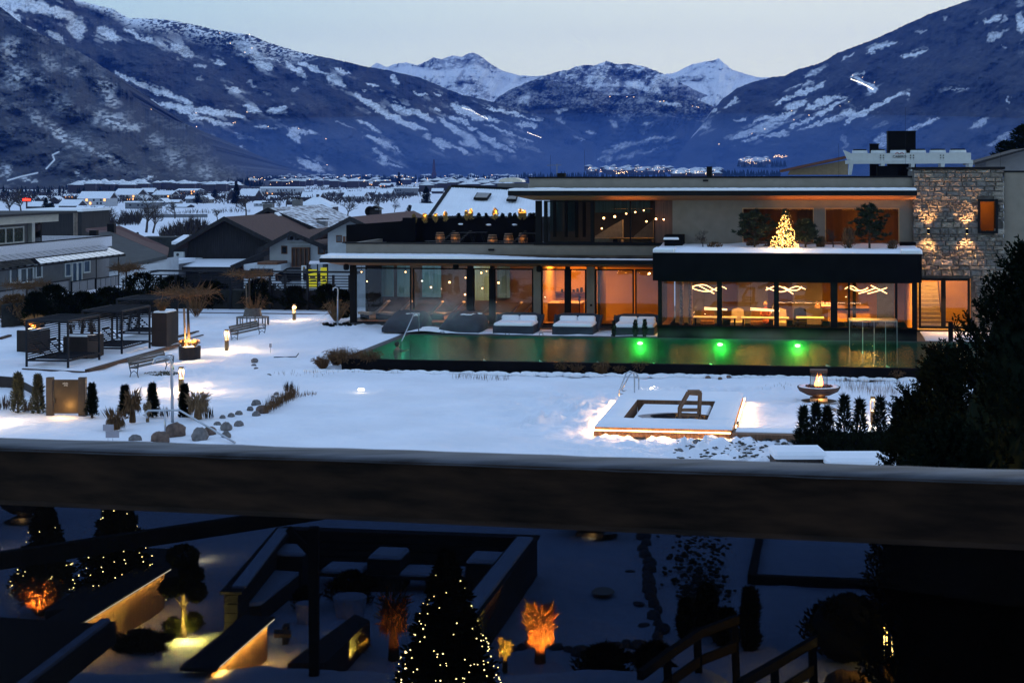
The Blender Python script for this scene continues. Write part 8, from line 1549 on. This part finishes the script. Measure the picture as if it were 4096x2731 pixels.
B('bath_step', M_SNOW, tu0 + .25, tu1 - .12, tv0 + .12, tv1 - .3, -.55, .19, bevel=.05); B('ice_water', mat('black_water', (.01, .014, .02), .08, .2, spec=.8), tu0 + .1, tu1 - .1, tv0 + .1, tv1 - .1, -.58, -.15)
mb = MB(base); c_ = (tu0 + 1.95, tv0 + 1.35); P = [(c_[0] + (1.05 + .12 * math.sin(a * 3)) * math.cos(a) * 1.05, c_[1] + (1.0 + .1 * math.cos(a * 4)) * math.sin(a), .203) for a in [i * 6.283 / 26 for i in range(26)]]; mb.prism(P, (0, 0, .006)); mb.build('ice_hole', MATS['black_water'], t)
mb = MB(base); P2 = [(c_[0] - .1 + (1.3 + .1 * math.sin(a * 5)) * math.cos(a) * 1.1, c_[1] + (1.15 + .1 * math.cos(a * 3)) * math.sin(a), .192) for a in [i * 6.283 / 26 for i in range(26)]]; mb.prism(P2, (0, 0, .005)); mb.build('slush', mat('grey_ice', (.12, .14, .17), .4, .3, 6), t)
area('platform_led', (-5.0, 56.2, .24), 4.4, .05, 18, (1, .55, .22) , rot=(math.radians(-35), 0, 0)); area('platform_led', (-7.45, 61, .22), .05, 9, 24, (1, .55, .22), rot=(0, math.radians(35), 0))
B('walkway', M_PLANK, -2.7, 3.4, 56.2, 57.6, .02, .20);
mb = MB(base).bbox(-2.6, 3.3, 56.6, 57.5, .20, .235, .02).build('deck_snow', M_SNOW, t); B('walkway_edge', M_PLANK, -2.66, -2.6, 58.4, 59.2, .0, .2); B('led_strip', MATS['led_strip'], -2.655, -2.635, 57.8, 65.4, .16, .18)
area('platform_led', (-2.45, 62, .22), .05, 7, 11, (1, .55, .22), rot=(0, math.radians(-35), 0)); area('platform_led', (.2, 57.75, .24), 5.5, .05, 7, (1, .55, .22), rot=(math.radians(35), 0, 0))
p = G(2765, 1678, .3); d_ = p.y; tt = thing('wooden_ladder', 'brown timber hand frame with two rungs at the ice bath', 'ladder', p); w_ = .075
for dd, dx in ((0, 0), (.3, -7)):
 q_ = lambda x, y: W(x + dx, y - (0 if dd == 0 else 4), d_ + dd)
 for a_, b_ in ((q_(2722, 1677), q_(2722, 1634)), (q_(2722, 1634), q_(2757, 1571)), (q_(2757, 1567), q_(2806, 1567)), (q_(2804, 1570), q_(2799, 1673)), (q_(2724, 1661), q_(2801, 1661)), (q_(2724, 1641), q_(2801, 1641)), (q_(2757, 1575), q_(2800, 1578))): MB(p).bar(a_, b_, w_, w_).build('timber', mat('brown_timber', (.20, .10, .05), .8, .25, 4) if 'brown_timber' not in MATS else MATS['brown_timber'], tt)
mb = MB(); r = random.Random(4)
for i in range(230):
 q = r.uniform(2800, 3190) - (r.random() < .25) * 120; y = r.uniform(1745, 1840); p = G(q, y); z_ = .06; a = r.random() * 6; s_ = r.uniform(.04, .20); mb.ball((p.x, p.y, z_), s_ * .55, 6, 3, (.9, 1.3, .3), .3, r)
tag(mb.build('bare_patches', mat('dark_soil', (.03, .032, .025), .9, .4)), 'dark tufts and soil showing through the trodden snow', 'ground patches', kind='stuff')
for i, (q, y, w_) in enumerate(((2890, 1738, 50), (2840, 1748, 44), (2915, 1740, 30), (2790, 1775, 40), (2770, 1800, 36), (2720, 1812, 40), (2822, 1780, 26), (2760, 1790, 24), (2700, 1822, 30), (2865, 1752, 22))): rock(q, y, w_, ('largest', 'second', 'third', 'fourth', 'fifth', 'sixth', 'seventh', 'eighth', 'ninth', 'tenth')[i] + ' boulder of the short stone row right of the platform front', 0, group='stone row by the platform')
for i, (q, y, h_, w_) in enumerate(((3215, 1812, 185, 80), (3265, 1808, 200, 76), (3310, 1800, 175, 80), (3378, 1795, 215, 100), (3440, 1795, 200, 90), (3520, 1798, 210, 92), (3592, 1800, 190, 90))):
 bush(q, y, h_, w_, ('first', 'second', 'third', 'fourth', 'fifth', 'sixth', 'seventh')[i] + ' pointed little conifer from the left in the low hedge', M_THUJ, 1000, bl=.21, conic=.97, name='hedge_conifer', seed=i + 9, tw=.014)
a, b = G(3190, 1815), G(3620, 1818); tt = thing('low_hedge', 'dark low hedge under the little conifers', 'hedge', a)
rr = np.random.RandomState(2); n = 5000; C_ = np.stack([rr.uniform(a.x, b.x, n), a.y - .3 + rr.uniform(0, .9, n), rr.uniform(0, .55, n)], 1); D_ = rr.normal(size=(n, 3)) * .5; D_[:, 2] += .8; D_ /= np.linalg.norm(D_, axis=1, keepdims=True); link('foliage', blades(C_ - np.array(a), D_, .14, .025, M_THUJ, 'foliage', rnd=rr), tt); MB(a).box(a.x + .1, b.x, a.y - .1, a.y + .5, 0, .5).build('core', MATS['dark_hedge'], tt)
for q0, q1, y0, y1, lab, hh in ((3106, 1308 + 2000, 1800, 1860, 'snow-topped storage box beside the low hedge', .36), (3316, 3560, 1822, 1875, 'lower snow-topped wall right of the storage box', .28)):
 a, b = G(q0 + 0, y1 + 18), G(q1, y1 + 18); tt = thing('snow_covered_box', lab, 'box', a, 0); MB(a).box(a.x, b.x, a.y, a.y + 1.3, -.1, hh - .05).build('box', M_CORTEN, tt); MB(a).bbox(a.x - .05, b.x + .05, a.y - .05, a.y + 1.4, hh - .05, hh + .16, .09).build('snow', M_SNOW, tt)
# ================================================================== NEAR GARDEN, SEEN THROUGH THE TINTED BALUSTRADE
M_PLK = mat('grey_planks', (.05, .045, .042), .85, .35, 2, stretch=(.5, 5, 5))
base = Vector((-11.9, 29.6, 0)); t = T('sunken_seating', 'big plank-walled seating corner with snow on its rims', 'seating corner', *base)
for (a, b, c, d) in ((-6.4, -5.9, 29.5, 36.5), (-11.7, -6.4, 36.15, 36.5)):
 vert = d - c > 2
 for i in range(5): z = .02 + i * .17; B('plank', M_PLK, a + .06, b - .06, c + .02, d - .02, z, z + .155)
 B('rim_board', M_PLK, a, b, c, d, .87, .92)
 if vert: MB(base).bbox(a + .05, b - .08, c + .3, d - .4, .92, .97, .03).build('rim_snow', M_SNOW, t)
wa, wb = Vector((-11.62, 36.4, 0)), Vector((-10.85, 30.6, 0))
for i in range(5): MB(base).bar(wa + Vector((0, 0, .1 + i * .17)), wb + Vector((0, 0, .1 + i * .17)), .26, .155).build('plank', M_PLK, t)
MB(base).bar(wa + Vector((0, 0, .895)), wb + Vector((0, 0, .895)), .42, .05).build('rim_board', M_PLK, t); MB(base).bar(wa + Vector((.05, -.3, .94)), wb + Vector((.05, .3, .94)), .26, .045).build('rim_snow', M_SNOW, t)
Pq = [GU(*p, .44) for p in ((1070, 2276), (1195, 2286), (1045, 2405), (925, 2418))]; MB(base).prism(Pq, (0, 0, -.07)).build('seat_snow', M_SNOW, t); MB(base).prism([p - Vector((0, 0, .08)) for p in Pq], (0, 0, -.34)).build('bench_seat', M_PLK, t)
B('bench_seat', M_PLK, -10.4, -6.5, 34.6, 35.5, .3, .36);
for a, b in ((-10.3, -9.4), (-8.6, -7.2)): MB(base).bbox(a, b, 34.65, 35.4, .36, .45, .05).build('seat_snow', M_SNOW, t)
for q, r, lab in ((1172, 2192, 'snow-topped cube stool at the left of the seating corner'), (1556, 2205, 'snow-topped cube stool in the middle of the seating corner'), (1945, 2222, 'snow-topped cube stool at the right of the seating corner')):
 p = to_uv(G(q, r, .75)); tt = T('cube_stool', lab, 'stool', p.x, p.y, 0); MB().bbox(-.36, .36, -.45, .45, .0, .68, .02).build('cube', M_PLK, tt); MB().bbox(-.35, .35, -.44, .44, .68, .76, .05).build('snow', M_SNOW, tt)
def lit_wall(pa, pb, zc_, label, pw, wide=.55):
 A, Bq = G(*pa, zc_), G(*pb, zc_); A.z = Bq.z = 0; d = Bq - A; L = d.length; tt = thing('light_wall', label, 'wall', A, math.atan2(d.y, d.x), 'plank walls with a light strip under the cap')
 for i in range(int(L / .16)): MB().box(i * .16, i * .16 + .15, .10, .16, -.1, zc_ - .08).build('plank', mat('pale_planks', (.52, .33, .15), .8, .25, 3, stretch=(5, 5, .5)) if 'pale_planks' not in MATS else MATS['pale_planks'], tt)
 MB().bbox(-.1, L + .05, 0, wide, zc_ - .07, zc_, .01).build('cap', M_PLK, tt); MB().box(.05, L - .02, .045, .065, zc_ - .095, zc_ - .075).build('led_strip', MATS['led_strip'], tt); MB().box(.1, L, -.012, -.002, zc_ - .05, zc_ - .035).build('led_strip', MATS['led_strip'], tt)
 n = d.normalized(); o_ = Vector((n.y, -n.x, 0)); l = bpy.data.lights.new('strip_light', 'AREA'); l.shape = 'RECTANGLE'; l.size = L * .95; l.size_y = .04; l.energy = pw; l.color = (1, .33, .035)
 o = bpy.data.objects.new('strip_light', l); COL.objects.link(o); o.location = A + d * .5 + Vector((0, 0, zc_ - .10)) + o_ * -.04; o.rotation_euler = (math.radians(24), 0, math.atan2(d.y, d.x)); return tt
lit_wall((868, 2664), (1096, 2466), .82, 'wedge-shaped glowing plank wall beside the wooden post', 620, .6)
lit_wall((330, 2484), (682, 2268), .8, 'long plank wall with a thin glowing strip behind the cloud-pruned tree', 260, .7)
pt('wall_floor_glow', G(1010, 2655) + Vector((0, 0, .3)), 60, (1, .5, .15), .03); pt('wall_floor_glow', G(775, 2240) + Vector((.2, 0, .25)), 60, (1, .5, .15), .1)
def block(name, label, cat, P, z0, z1, m_, snow=0):
 Q = [G(*p, z1) for p in P]; A = Vector((Q[0].x, Q[0].y, 0)); tt = thing(name, label, cat, A); MB(A).prism([Vector((q.x, q.y, z1)) for q in Q], (0, 0, z0 - z1)).build('body', m_, tt)
 return tt
block('raised_bed', 'dark raised deck behind the long glowing wall', 'deck', ((560, 2190), (795, 2196), (690, 2262), (440, 2420), (180, 2440)), 0, .55, M_PLK); block('raised_bed', 'dark bed edging with the small lit fan grass', 'bed', ((1150, 2650), (1300, 2650), (1480, 2480), (1420, 2455)), 0, .5, M_PLK)
tt = block('low_bench', 'low wooden bench between the glowing wall and the post', 'bench', ((1096, 2515), (1165, 2520), (1165, 2535), (1096, 2535)), .38, .45, M_PLK); p = G(1140, 2590); MB(tt.location).box(p.x - .05, p.x + .05, p.y, p.y + .3, 0, .38).build('leg', M_PLK, tt)
p = G(1257, 2694, .62); s_ = p.y / F; tt = thing('pergola_post', 'dark square wooden post with a knee brace standing in the near snow', 'post', p); M_BEAM = mat('dark_beam', (.020, .016, .013), .85, .35, 3)
MB().bbox(-20 * s_, 20 * s_, -.09, .09, -.3, 2.4, .01).build('post', M_BEAM, tt); MB().bar((-.03, 0, 1.95), (-.42, 0, 2.38), .12, .1).build('knee_brace', M_BEAM, tt)
A, Bq = G(-60, 2250, 2.75), G(1290, 2045, 2.75); tt = thing('pergola_beam', 'long dark beam running across the near garden below the rail', 'beam', A); MB(A).bar(A, Bq, .16, .26).build('beam', M_BEAM, tt)
A = G(410, 2492, 2.6); P = [A, G(-80, 2462, 2.6), G(-80, 2900, 2.6), G(20, 2790, 2.6)]; tt = thing('canopy_roof', 'flat dark canopy roof with a pale edge board, near left', 'roof', A); MB(A).prism(P, (0, 0, -.12)).build('roof', M_BEAM, tt); MB(A).bar(A + Vector((.05, 0, .04)), P[3] + Vector((.05, 0, .04)), .12, .06).build('edge_board', M_PARA, tt); MB(A).bar(A + Vector((.16, 0, -.12)), P[3] + Vector((.16, 0, -.12)), .06, .3).build('fascia', M_BEAM, tt)
MB(A).box(A.x - 1.6, A.x - 1.4, A.y - 2.6, A.y - 2.4, 0, 2.5).build('support_post', M_BEAM, tt)
def xmas(px, pyb, top, wpx, label, nl, seed, z=0, r_=.011, lp=0):
 p = G(px, pyb, z); s_ = p.y / F; h_ = (pyb - top) * s_; w_ = wpx * s_ / 2; tt = thing('christmas_tree', label, 'christmas tree', p, 0)
 link('crown', conifer_mesh(h_, w_, seed, 15000, bl=.11, taper=.85, base=.04, dens=1.6), tt); MB().tube([(0, 0, -.2), (0, 0, h_ * .95)], [.07, .01], 7).build('trunk', M_BARK, tt); MB().lathe([(w_ * .62, .05 * h_), (w_ * .5, .25 * h_), (w_ * .3, .55 * h_), (w_ * .08, .85 * h_), (.01, .95 * h_)], 14).build('inner_branches', M_NEEDLE, tt)
 if nl: tag(light_string(h_, w_ * 1.12, nl, r_, M_XL2, seed, .85, .03, .92).build('fairy_lights', M_XL2, tt), kind='stuff')
 return tt
M_XL2 = emis('fairy_light', (1.0, .50, .11), 190)
xmas(1790, 2790, 2212, 400, 'fairy-lit Christmas tree in the middle of the near garden', 230, 5, .62); xmas(180, 2360, 2005, 250, 'fairy-lit fir half behind the rail at the left', 80, 7); xmas(470, 2420, 1950, 350, 'larger fairy-lit fir behind the long dark beam', 120, 9)
p = G(735, 2556); s_ = p.y / F; tt = thing('cloud_pruned_tree', 'cloud-pruned little tree with an uplit trunk', 'tree', p); C = lambda x, y: ((x - 735) * s_, 0, (2556 - y) * s_)
tk = MB(); tk.tube([C(735, 2560), C(737, 2480), C(733, 2420)], [.07, .055, .045], 8)
for x, y in ((700, 2385), (722, 2370), (732, 2300), (765, 2385), (748, 2300), (705, 2490), (768, 2480), (700, 2520)): tk.tube([C(734, 2425 if y < 2450 else 2510), C((x + 734) / 2, y + 22), C(x, y)], [.03, .02, .012], 6)
tk.build('trunk', mat('pale_bark', (.40, .28, .16), .85, .25, 6), tt, smooth=True)
rr = np.random.RandomState(3)
for x, y, a_, b_ in ((732, 2222, 62, 36), (768, 2296, 42, 30), (688, 2350, 46, 26), (735, 2338, 60, 24), (785, 2365, 32, 34), (690, 2505, 26, 28), (775, 2485, 26, 28)):
 n = 900; th = rr.rand(n) * 6.283; cz = rr.uniform(-1, 1, n); sr = np.sqrt(1 - cz ** 2); D_ = np.stack([np.cos(th) * sr, np.sin(th) * sr, cz], 1); c = np.array(C(x, y)); link('foliage_pad', blades(c + D_ * np.array([a_, a_, b_]) * s_ * .85, D_ + rr.normal(size=(n, 3)) * .3, .07, .018, mat('pad_leaves', (.045, .05, .012), .9, .35, 6, spec=.05) if 'pad_leaves' not in MATS else MATS['pad_leaves'], 'foliage_pad', rnd=rr), tt)
pt('tree_uplight', p + Vector((.10, -.42, .30)), 950, (1, .50, .06), .03)
def lit_grass(px, py, hpx, wpx, label, kind, m_, pw, col, n, seed, tw=.014, z=0):
 o = grass(px, py, hpx, wpx, label, kind, m_, n, seed, z, None, tw);
 if pw: pt('grass_uplight', G(px, py, z) + Vector((.12, -.75, .10)), pw * 34, col, .03, math.radians(62), rot=(-.15, .75, .62))
 return o
OR_, YE_ = (1, .22, .02), (1, .50, .04)
lit_grass(165, 2462, 165, 140, 'tied grass glowing orange at the near left', 'tuft', M_STRAWL, 200, OR_, 900, 1); lit_grass(2160, 2655, 245, 110, 'tall tied grass glowing orange right of the Christmas tree', 'tied', M_STRAWL, 330, OR_, 1500, 2, z=.0); lit_grass(1415, 2632, 110, 90, 'small fan grass glowing yellow between post and Christmas tree', 'tuft', M_STRAWL, 110, YE_, 260, 3); lit_grass(2020, 2690, 150, 50, 'thin tied grass glowing yellow beside the Christmas tree', 'tied', M_STRAWL, 130, YE_, 260, 4); lit_grass(1575, 2640, 280, 110, 'tall dim tied grass left of the Christmas tree', 'tied', M_STRAW, 26, OR_, 1100, 5); lit_grass(1905, 2520, 90, 60, 'little orange grass peeping out behind the Christmas tree', 'tuft', M_STRAWL, 30, OR_, 250, 6); lit_grass(2235, 2760, 80, 60, 'few glowing stems at the bottom of the picture', 'tuft', M_STRAWL, 60, YE_, 40, 7)
for q, y, w_, lab in ((1225, 2500, 95, 'round pot with a dark plant left of the post'), (1400, 2470, 150, 'wide planter with a dark bush between post and tree')):
 p = G(q, y); s_ = p.y / F; tt = thing('plant_pot', lab, 'pot', p); MB().lathe([(w_ * s_ * .36, 0), (w_ * s_ * .46, .42), (w_ * s_ * .42, .44)], 20).build('pot', M_PARA, tt)
bush(1225, 2440, 90, 110, 'dark bush in the round pot', None, 1200, bl=.1, tw=.014); bush(1410, 2420, 130, 190, 'dark bush in the wide planter', None, 2200, bl=.12, tw=.014); bush(300, 2560, 80, 150, 'dark low bushes behind the canopy roof', None, 1200, bl=.1, tw=.014)
bush(570, 2600, 60, 240, 'dark low planting in front of the cloud-pruned tree', None, 2600, bl=.12, tw=.016)
fire_bowl(G(2362, 2142), .80, 'fire bowl half hidden under the wooden rail', 50, False); fire_bowl(G(98, 2085), .62, 'orange-glowing bowl at the left under the rail', 60, False)
pt('left_snow_glow', G(-30, 2200) + Vector((0, 0, .5)), 40, (1, .5, .2), .1)
r = random.Random(12); ORD = 'first second third fourth fifth sixth seventh eighth ninth tenth eleventh twelfth thirteenth fourteenth fifteenth sixteenth seventeenth'.split()
for i in range(17):
 f = i / 16; rock(2575 + 70 * f + r.uniform(-14, 14), 2150 + 430 * f, r.uniform(48, 72), ORD[i] + ' boulder below the rail in the near stone row', 0, k=i % 8, group='near row of boulders')
for i in range(13):
 f = i / 12; rock(2040 + 560 * f, 2605 - 12 * math.sin(f * 9) + r.uniform(-8, 8), r.uniform(55, 85), ORD[i] + ' boulder from the left in the stone row at the bottom', 0, k=i % 8, group='bottom row of boulders')
for q, y, w_, lab in ((2520, 2285, 42, 'flat stone left of the near stone row'), (2555, 2415, 60, 'wide flat stone left of the near stone row'), (2575, 2500, 60, 'lowest flat stone left of the near stone row')): rock(q, y, w_, lab, 0, hs=.5)
P = [G(2412 + 46 * math.cos(a) * (1 + .1 * math.sin(3 * a)), 2376 + 17 * math.sin(a)) + Vector((0, 0, .06)) for a in [i * .3307 for i in range(19)]]; o = MB(P[0]).prism(P, (0, 0, .01)).build('puddle', MATS['black_water']); o.location = P[0]; tag(o, 'dark oval puddle in the near snow', 'puddle')
mb = MB(); r = random.Random(6)
for i in range(420):
 q = r.gauss(2800, 60); y = r.uniform(2140, 2420); p = G(q, y); mb.ball((p.x, p.y, .04), r.uniform(.02, .09), 6, 3, (.8, 1.6, .4), .3, r)
tag(mb.build('ground_patches', MATS['dark_soil']), 'dark leaves and soil poking through the near snow bed', 'ground patches', kind='stuff')
tt = thing('snow_bed', 'large dark-framed square of snow at the near right', 'frame', G(3010, 2330)); Q = [G(3005, 2330), G(3062, 2060), G(3800, 2060), G(3700, 2360)]
for a, b in ((0, 1), (0, 3), (1, 2)): MB(tt.location).bar(Q[a] + Vector((0, 0, .08)), Q[b] + Vector((0, 0, .08)), .16, .2).build('frame_board', M_BEAM, tt)
for q, y, h_, w_, lab in ((2745, 2560, 160, 60, 'left column shrub of the dark group beside the stair'), (2825, 2540, 200, 90, 'middle column shrub of the dark group beside the stair'), (3000, 2600, 250, 75, 'tall column shrub right of the wooden stair rail'), (2900, 2580, 140, 110, 'low dark shrub behind the stair rail'), (2420, 2720, 130, 260, 'dark bush at the bottom centre'), (2620, 2690, 110, 170, 'dark bush at the foot of the stair rail')):
 bush(q, y, h_, w_, lab, M_THUJ, 3000, bl=.12, conic=.35, name='dark_shrub', tw=.016)
tt = bush(3400, 2640, 260, 330, 'big clipped dark hedge ball before the large yew', MATS['dark_hedge'], 9000, bl=.10, name='clipped_ball', tw=.02)
p = G(3400, 2640); s_ = p.y / F; MB().ball((0, 0, 130 * s_), 1, 20, 14, (150 * s_, 130 * s_, 128 * s_), .03).build('core', MATS['dark_hedge'], tt, smooth=True)
M_RAILW = mat('stair_rail_wood', (.045, .028, .018), .85, .3, 3)
for P, lab in ((((2560, 2700), (2680, 2610), (2800, 2530), (2948, 2475)), 'wooden stair handrail curving up at the near right'), (((2960, 2735), (3110, 2650), (3260, 2560)), 'second wooden stair handrail, darker, right of the first')):
 Q = [G(x, y, 1.3) for x, y in P]; A = Vector((Q[0].x, Q[0].y, 0)); tt = thing('stair_rail', lab, 'handrail', A)
 for a, b in zip(Q[:-1], Q[1:]): MB(A).bar(a, b, .10, .14).build('handrail', M_RAILW, tt); MB(A).bar(a - Vector((0, 0, .45)), b - Vector((0, 0, .45)), .05, .16).build('rail_board', M_RAILW, tt)
 for a in Q[1:]: MB(A).bar((a.x, a.y, -.1), a + Vector((-.05, 0, .02)), .12).build('post', M_RAILW, tt)
p = G(3552, 2740, .2); s_ = p.y / F; tt = thing('rod_lamp', 'bollard lamp with three bright rods at the bottom right', 'lamp', p); MB().bbox(-.075, .075, -.06, .06, -.3, 120 * s_, .008).build('post', M_GOLD, tt)
for x in (-.07, -.03, .065): MB().box(x - .009, x + .009, -.05, -.03, 122 * s_, 236 * s_).build('rod', emis('rod_light', (1, .50, .10), 90) if 'rod_light' not in MATS else MATS['rod_light'], tt)
MB().box(-.08, .08, -.06, .06, 236 * s_, 250 * s_).build('cap', M_CHAR, tt); pt('rod_lamp_bulb', p + Vector((0, -.25, 215 * s_)), 700, (1, .42, .05), .04)
o = rock(3395, 2790, 250, 'large earthy mound lit orange at the bottom right', 1, hs=1.3); o.data = o.data.copy(); o.data.materials.clear(); o.data.materials.append(mat('earth_mound', (.16, .08, .03), .95, .5, 2.5, bump=.06, bscale=6))
rock(3515, 2745, 40, 'small upright stone lit orange by the rod lamp', 1, hs=1.8); rock(3560, 2765, 60, 'second lit stone beside the rod lamp', 1)
bush(3590, 2720, 90, 110, 'sprigs lit yellow behind the rod lamp', M_THUJP, 500, bl=.12, tw=.014)
def yew(px, d, top, wpx, label, seed, n=26000, tb=0.75, zb=0):
 P0 = W(px, 2000, d); s_ = d / F; h_ = W(px, top, d).z - zb; w_ = wpx * s_; r = np.random.RandomState(seed); tt = thing('yew_tree', label, 'tree', (P0.x, d, zb))
 nb = n // 22; f = r.rand(nb) ** .9; a = r.rand(nb) * 6.283; R0 = w_ * (1 - f ** 1.6) ** tb * (.70 + .35 * r.rand(nb)) * (1 + .14 * np.sin(a * 3 + f * 5 + seed)); C0 = np.stack([np.cos(a) * R0, np.sin(a) * R0, f * h_ * .95], 1)
 D0 = np.stack([np.cos(a) * .55, np.sin(a) * .55, np.full(nb, .75)], 1) + r.normal(size=(nb, 3)) * .25; D0 /= np.linalg.norm(D0, axis=1, keepdims=True); L0 = r.uniform(.22, .50, nb)
 k = 22; q = np.tile(np.linspace(0, 1, k), (nb, 1)); C_ = (C0[:, None] + D0[:, None] * (q * L0[:, None])[..., None]).reshape(-1, 3); D_ = (D0[:, None] * .9 + r.normal(size=(nb, k, 3)) * .55).reshape(-1, 3); D_ /= np.linalg.norm(D_, axis=1, keepdims=True)
 link('foliage', blades(C_, D_, .085, .016, M_NEEDLE, 'foliage', rnd=r), tt); MB().lathe([(w_ * .72, 0), (w_ * .66, h_ * .3), (w_ * .52, h_ * .55), (w_ * .30, h_ * .8), (.02, h_ * .93)], 18).build('inner_branches', M_NEEDLE, tt); MB().tube([(0, 0, -.3), (0, 0, h_ * .9)], [.2, .03], 7).build('trunk', M_BARK, tt)
yew(4150, 30, 935, 560, 'tall dark yew filling the right picture edge', 1, 60000); yew(3775, 33, 1385, 200, 'pointed dark yew left of the tall one', 2, 30000, .8); yew(3650, 36, 1560, 130, 'smallest dark yew at the end of the low hedge', 3, 18000, .8); yew(3790, 27, 1700, 300, 'broad dark yew lowest at the right', 4, 40000, .6)
D0, D1 = 3.55, 2.95; a0, b0 = W(0, 1793, D0), W(4096, 1930, D1); c0, c1 = W(0, 2022, D0), W(4096, 2212, D1)
M_RAIL = mat('weathered_rail', (.012, .006, .003), .85, .0, 3, col2=(.10, .055, .032), stretch=(.5, 7, 12), bump=.0015, bscale=30, coord='Object'); M_RAILT = mat('rail_top_frost', (.028, .028, .032), .7, .0, 9, col2=(.15, .16, .18), stretch=(.5, 3, 1), bump=.001, bscale=40)
dv = (b0 - a0); n_ = Vector((-dv.y, dv.x, 0)).normalized(); ext = dv.normalized(); A = a0 - ext * 1.2; Bq = b0 + ext * 1.2; hL = a0.z - c0.z
tt = thing('wooden_handrail', 'thick weathered timber balcony rail crossing the picture, frost on its top', 'handrail', A)
prof = [(0, 0), (0, -hL + .012), (.012, -hL), (.10, -hL), (.11, -hL + .012), (.11, .0)]
L = (Bq - A); n = 60; mb = MB(A)
mb.prism([A + n_ * x + Vector((0, 0, z)) for x, z in prof[:2] + prof[2:6] + [(.11, .0)]], L).build('rail', M_RAIL, tt)
tp = MB(A)
for i in range(n + 1):
 for x, z in ((-.0015, -.004), (.003, .003), (.012, .006), (.06, .007), (.100, .006), (.112, .0)): tp.v.append(tuple(A + L * i / n + n_ * x + Vector((0, 0, z + R_.uniform(-.0012, .0012))) - A))
for i in range(n):
 for j in range(5): k = i * 6 + j; tp.f.append((k, k + 6, k + 7, k + 1))
tp.build('rail_top', M_RAILT, tt, smooth=True)
gl = glass('tinted_glass', (.140, .180, .250), .0); tt = thing('glass_balustrade', 'dark tinted glass panel below the timber rail', 'glass panel', A)
g0 = A + n_ * .05 + Vector((0, 0, -hL - .001)); MB(A).prism([g0, g0 + L, g0 + L + Vector((0, 0, -1.0)), g0 + Vector((0, 0, -1.0))], n_ * .010).build('pane', gl, tt)
